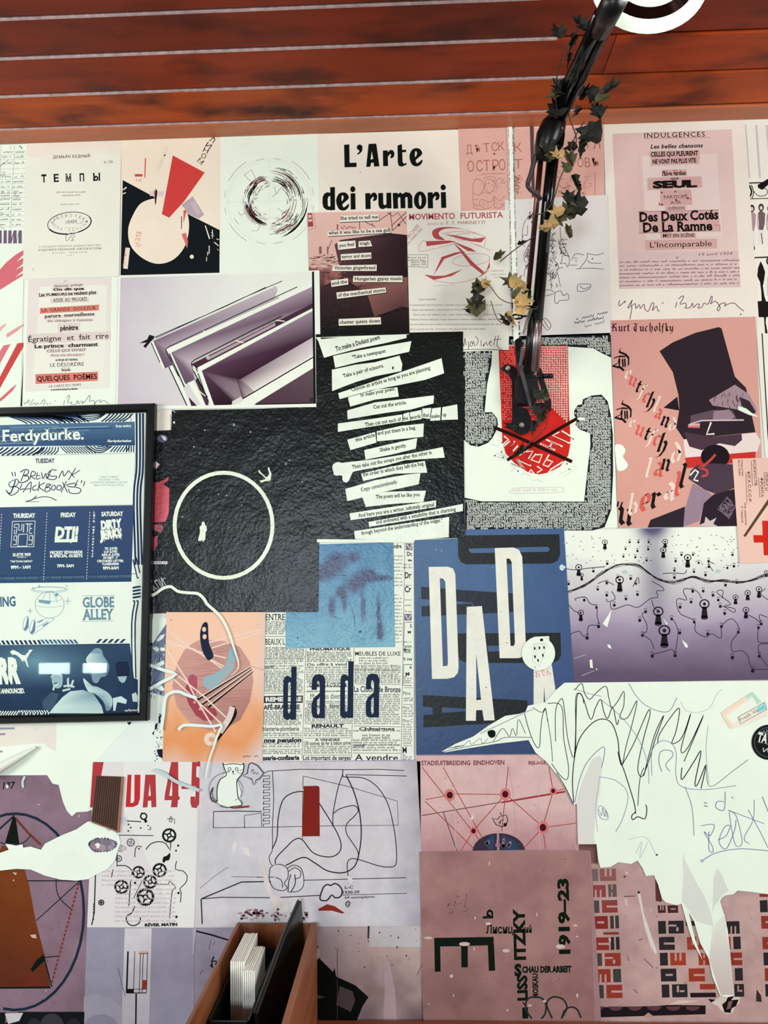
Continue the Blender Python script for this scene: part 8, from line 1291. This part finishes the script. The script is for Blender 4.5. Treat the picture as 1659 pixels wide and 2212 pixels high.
# head: reflector shade opening downward, ring, bulb
ax_ = np.array([.30, .10, .95]); ax_ /= np.linalg.norm(ax_); hc = A_(1400, -28, LD)
ua = np.cross(ax_, [0, 1, 0]); ua /= np.linalg.norm(ua); ub = np.cross(ax_, ua)
SHI = mat('white_enamel_inside', (226, 240, 222), rough=.5, emit=.8); SHO = mat('shade_black_outside', (20, 20, 22), rough=.3, spec=.5)
def lathe(name, prof, m_, parent, c=hc, n=40):
    V = [c + ua * r * math.cos(2 * math.pi * k / n) + ub * r * math.sin(2 * math.pi * k / n) + ax_ * h - np.array(parent.location) for r, h in prof for k in range(n)]
    Fc = [(i * n + k, i * n + (k + 1) % n, (i + 1) * n + (k + 1) % n, (i + 1) * n + k) for i in range(len(prof) - 1) for k in range(n)]
    return mesh(name, V, Fc, m_, parent, smooth=True)
RS_ = .094
lathe('shade', [(RS_ + .001, 0), (RS_ + .002, .01), (RS_ * .95, .04), (RS_ * .7, .085), (.03, .115), (.022, .15), (0.001, .155)], SHO, lamp)
lathe('glowing_rim', [(RS_ * .80, .012), (RS_ * .86, .003), (RS_ + .001, 0)], SHI, lamp); 
lathe('mirror_ring', [(RS_ * .62, .02), (RS_ * .80, .012)], mat('dark_mirror_ring', (70, 46, 44), rough=.12, metal=.9), lamp)
lathe('diffuser', [(.0005, .012), (RS_ * .4, .013), (RS_ * .62, .02)], mat('lamp_diffuser', (228, 242, 224), rough=.5, emit=.95), lamp)
lathe('shade_lining', [(RS_ * .62, .02), (RS_ * .5, .09), (.02, .11)], SHO, lamp)
tube('head_neck', [mid(1.2, 8), hc + ax_ * .12], .012, BLACKM, lamp, 10)
pl = bpy.data.lights.new('lamp_glow', 'SPOT'); pl.energy = 9; pl.spot_size = 2.2; pl.color = (1, .95, .86); pl.shadow_soft_size = .05; po = bpy.data.objects.new('lamp_glow', pl); COL.objects.link(po); po.location = hc - ax_ * .012; po.rotation_euler = Vector(ax_).to_track_quat('Z', 'Y').to_euler()

# ---------------------------------------------------------------- dried vine wound round the arm
vo = at(1190, 420, -.24); vine = empty('dried_vine', vo); tag(vine, 'withered ivy vine of curled tan and dark green leaves wound round the lamp arm', 'vine')
LF = [mat('leaf_tan', (206, 172, 112), rough=.7, noise=.3, nscale=70, dark=(90, 80, 50)), mat('leaf_olive', (92, 88, 56), rough=.7, noise=.35, nscale=70), mat('leaf_dark', (34, 37, 27), rough=.7, noise=.35, nscale=70)]
STM = mat('vine_stem', (70, 60, 50), rough=.7)
def stem(pts, r=.0013): tube('stem', [A_(*p) for p in smooth_line3(pts)], r, STM, vine, 5)
stem([(1290, 60, -.5), (1262, 110, -.45), (1240, 160, -.4), (1222, 210, -.33), (1232, 260, -.27), (1245, 300, -.27), (1232, 340, -.25), (1210, 385, -.22), (1196, 430, -.2), (1175, 460, -.2), (1155, 462, -.19)])
stem([(1262, 262, -.27), (1240, 300, -.27), (1228, 345, -.26)]); stem([(1200, 460, -.2), (1225, 450, -.2), (1250, 440, -.2)]); stem([(1155, 510, -.16), (1125, 530, -.12), (1105, 545, -.08), (1080, 565, -.06)])
stem([(1150, 640, -.13), (1110, 655, -.1), (1080, 645, -.09), (1060, 620, -.08), (1045, 610, -.07)], .001); stem([(1060, 650, -.09), (1075, 690, -.09), (1095, 700, -.09)], .001); stem([(1205, 250, -.3), (1200, 190, -.36), (1215, 120, -.42), (1250, 60, -.48)]); stem([(1150, 880, -.05), (1160, 900, -.05), (1180, 920, -.045), (1140, 960, -.03), (1128, 980, -.02)])
def leaf(x, y, d, s, ang, kind, fold=.5, asp=1.0):
    c = A_(x, y, d); k = s / F * np.linalg.norm(c - CAM); a = math.radians(ang); u = np.array([math.cos(a), 0, math.sin(a)]); v = np.array([-math.sin(a), 0, math.cos(a)]); nrm = np.array([0, -1.0, 0])
    out = [(0, -.5), (.28, -.42), (.5, -.12), (.3, -.02), (.42, .25), (.16, .2), (0, .62), (-.17, .2), (-.45, .22), (-.3, -.04), (-.5, -.15), (-.26, -.42)]
    V = [c - vo]
    for i, (p, q) in enumerate(out):
        z = fold * abs(p) * 1.2 + random.uniform(-.12, .12) - .25 * fold * q
        V.append(c + (u * p * asp + v * q + nrm * z) * k * random.uniform(.85, 1.15) - vo)
    V.append(c + (v * .2 + nrm * .08) * k - vo); n = len(out)
    mesh('leaf', V, [(0, 1 + i, 1 + (i + 1) % n) for i in range(n)], LF[kind], vine, smooth=False)
for a in ((1204, 70, -.55, 34, 20, 2), (1250, 50, -.52, 34, 40, 2, .5, .6), (1262, 62, -.5, 30, 70, 2, .5, .7), (1236, 95, -.45, 34, 160, 2, .6, .45), (1228, 130, -.4, 26, 170, 2, .6, .4), (1208, 188, -.36, 40, 30, 2), (1200, 205, -.34, 36, 100, 1, .6, .8), (1205, 232, -.31, 44, -20, 2), (1196, 245, -.3, 30, 80, 2), (1262, 200, -.33, 44, -30, 2, .5, .45), (1280, 212, -.36, 40, -150, 2, .6, .8), (1288, 240, -.36, 34, 20, 2), (1320, 190, -.4, 52, -50, 2, .5, .4), (1302, 215, -.38, 34, -60, 1, .6, .6),
          (1246, 242, -.29, 26, 140, 2, .5, .5), (1272, 290, -.28, 50, 60, 2), (1262, 300, -.28, 40, 150, 2, .5, .7), (1256, 322, -.27, 36, 170, 2, .5, .5), (1190, 330, -.26, 34, 10, 1), (1202, 335, -.27, 30, 60, 0, .6, .7), (1186, 318, -.27, 36, 200, 2), (1228, 342, -.26, 36, 20, 1, .6, .7), (1232, 320, -.26, 26, 90, 2), (1222, 362, -.25, 26, 30, 1), (1243, 395, -.24, 34, 200, 2, .6, .5), (1250, 408, -.23, 24, 190, 2, .6, .4),
          (1226, 424, -.22, 30, 0, 2), (1244, 440, -.21, 44, 50, 2), (1238, 455, -.2, 46, 110, 2), (1222, 462, -.2, 42, 80, 1, .6, .9), (1200, 460, -.21, 34, 70, 0, .6, .7), (1185, 488, -.2, 36, 100, 0, .6, .8), (1176, 492, -.2, 26, 60, 0), (1205, 478, -.2, 30, 150, 1), (1226, 500, -.19, 34, 10, 1, .6, .5), (1080, 552, -.05, 34, -50, 1, .5, .45), (1128, 525, -.1, 22, -60, 2, .5, .5),
          (1100, 608, -.1, 36, 60, 1), (1118, 612, -.11, 36, -90, 0, .6, .9), (1128, 622, -.11, 28, -110, 0, .6, .7), (1033, 617, -.06, 34, 10, 1), (1028, 630, -.06, 34, 160, 2, .5, .7), (1050, 612, -.07, 24, -60, 0), (1025, 662, -.06, 44, 40, 1, .4), (1030, 652, -.065, 30, 180, 2), (1012, 672, -.05, 22, 60, 2, .5, .6), (1132, 652, -.12, 40, -80, 0, .6, .8), (1128, 665, -.12, 34, -40, 0, .6, .9), (1118, 640, -.12, 30, -130, 1), (1090, 690, -.09, 34, 40, 2, .5, .7), (1102, 690, -.09, 34, -140, 0, .6, .6),
          (1166, 850, -.06, 30, -50, 2), (1172, 895, -.05, 40, -30, 2, .5, .6), (1158, 885, -.05, 26, 20, 2), (1152, 925, -.04, 30, 170, 2, .5, .6), (1105, 924, -.03, 26, 80, 2, .5, .6), (1098, 918, -.03, 22, 60, 2, .5, .5), (1126, 968, -.02, 26, -20, 2, .5, .5), (1118, 978, -.02, 30, -45, 2, .5, .4), (1178, 858, -.05, 18, 40, 1)): leaf(*a)

# ---------------------------------------------------------------- ledge, wooden menu tray and what stands in it
WD1 = mat('tray_wood', (150, 88, 52), rough=.5, noise=.35, nscale=10, stretch=(3, .4, 3), coat=.15); WD2 = mat('tray_back_wood', (124, 70, 40), rough=.55, noise=.35, nscale=9, stretch=(8, 1, .5))
LZ = float(at(1100, 2199, 0)[2]); x0 = float(at(516, 1988, 0)[0]); x1 = float(at(686, 1988, 0)[0]); zt = float(at(590, 1988, 0)[2])
xl = float(at(627, 2199, 0)[0])
ledge = box('wooden_ledge', x0 + .001, 2.5, -.16, -.012, LZ - .05, LZ - .001, mat('ledge_wood', (150, 84, 54), rough=.5, noise=.3, nscale=7, stretch=(.5, 3, 3)), bev=.003); tag(ledge, 'long reddish wooden ledge along the foot of the poster wall', 'ledge')
to = np.array([(x0 + x1) / 2, -.3, LZ]); tray = empty('menu_tray', to); tag(tray, 'open wooden tray standing against the wall, holding cards', 'tray')
tw = .012
def tb(nm, a, b, c, d, e, f, m_=WD1): return box(nm, a, b, c, d, e, f, m_, tray)
tb('back_panel', x0 + .003, x1 - .003, -.016, -.012, LZ, zt - .001, WD2); tb('side_panel', x0 - .001, x0 + .006, -.6, -.0115, LZ, zt); tb('side_panel', x1 - .013, x1, -.6, -.0115, LZ, zt); tb('tray_floor', x0 + .006, x1 - .013, -.6, -.016, LZ, LZ + .008, WD2); tb('front_panel', x0 + .006, x1 - .013, -.6, -.59, LZ, zt - .03)
# black holder inside
hx0, hx1 = x0 + .010, x0 + .088; ho = np.array([(hx0 + hx1) / 2, -.25, LZ + .0085]); hold = empty('card_holder', ho); tag(hold, 'black open plastic holder inside the wooden tray', 'holder')
HK = mat('holder_plastic', (16, 26, 24), rough=.35, spec=.4); hz = zt - .055
for nm, a in (('holder_side', (hx0, hx0 + .003, -.31, -.05, LZ + .0085, hz)), ('holder_side', (hx1 - .003, hx1, -.31, -.05, LZ + .0085, hz)), ('holder_back', (hx0, hx1, -.053, -.05, LZ + .0085, hz + .02)), ('holder_front', (hx0, hx1, -.31, -.305, LZ + .0085, hz)), ('holder_base', (hx0, hx1, -.31, -.05, LZ + .0085, LZ + .012))): box(nm, *a, HK, hold)
WC_ = mat('white_card', (242, 244, 234), rough=.6, noise=.05)
for i in range(13):
    hi = i < 7; xx = hx0 + .024 + i * .0042; ya, yb = (-.09, -.215) if hi else (-.135, -.235); zt_ = zt + (.012 if hi else .004) - random.uniform(0, .002); c = np.array([xx, (ya + yb) / 2, LZ + .013]); l_ = .0014
    h_ = .0019; V = [(xx - h_, ya, c[2]), (xx + h_, ya, c[2]), (xx + h_, yb, c[2]), (xx - h_, yb, c[2]), (xx - h_ + l_, ya, zt_), (xx + .0006 + l_, ya, zt_), (xx + .0012 - l_, yb, zt_ - .001), (xx - h_ - l_, yb, zt_ - .001)]
    o = mesh('menu_card', np.array(V) - c, [(0, 1, 2, 3), (7, 6, 5, 4), (0, 4, 5, 1), (1, 5, 6, 2), (2, 6, 7, 3), (3, 7, 4, 0)], WC_, loc=c)
    tag(o, 'taller white card standing in the rear stack of the black holder' if hi else 'shorter white card standing in the front stack of the black holder', 'card', 'tall white cards in the holder' if hi else 'short white cards in the holder')
# black folder leaning in the tray
ta, tb_ = at(648, 1946, -.03), at(553, 2190, -.30); fo = np.array([(ta[0] + tb_[0]) / 2, -.17, LZ + .02])
V = []
for dx in (-.0035, .0035):
    for q in (ta, ta * .62 + tb_ * .38 + np.array([-.004, 0, 0]), tb_):
        V += [q + np.array([dx, 0, 0]), np.array([q[0] + dx + .018, q[1], LZ + .02])]
V = np.array(V) - fo
fol = empty('black_folder', fo); tag(fol, 'thin glossy black folder leaning beside the white cards in the tray', 'folder')
mesh('cover', V, [(0, 2, 3, 1), (2, 4, 5, 3), (7, 9, 8, 6), (9, 11, 10, 8), (0, 6, 8, 2), (2, 8, 10, 4), (0, 1, 7, 6), (4, 10, 11, 5)], mat('glossy_black_sleeve', (18, 24, 22), rough=.15, spec=.6), fol)
tube('binding', [ta + np.array([-.004, 0, .001]), ta * .62 + tb_ * .38 + np.array([-.0075, 0, .002]), tb_ + np.array([-.004, 0, .001])], .0026, mat('folder_binding', (60, 64, 62), rough=.2, metal=.5), fol, 6)
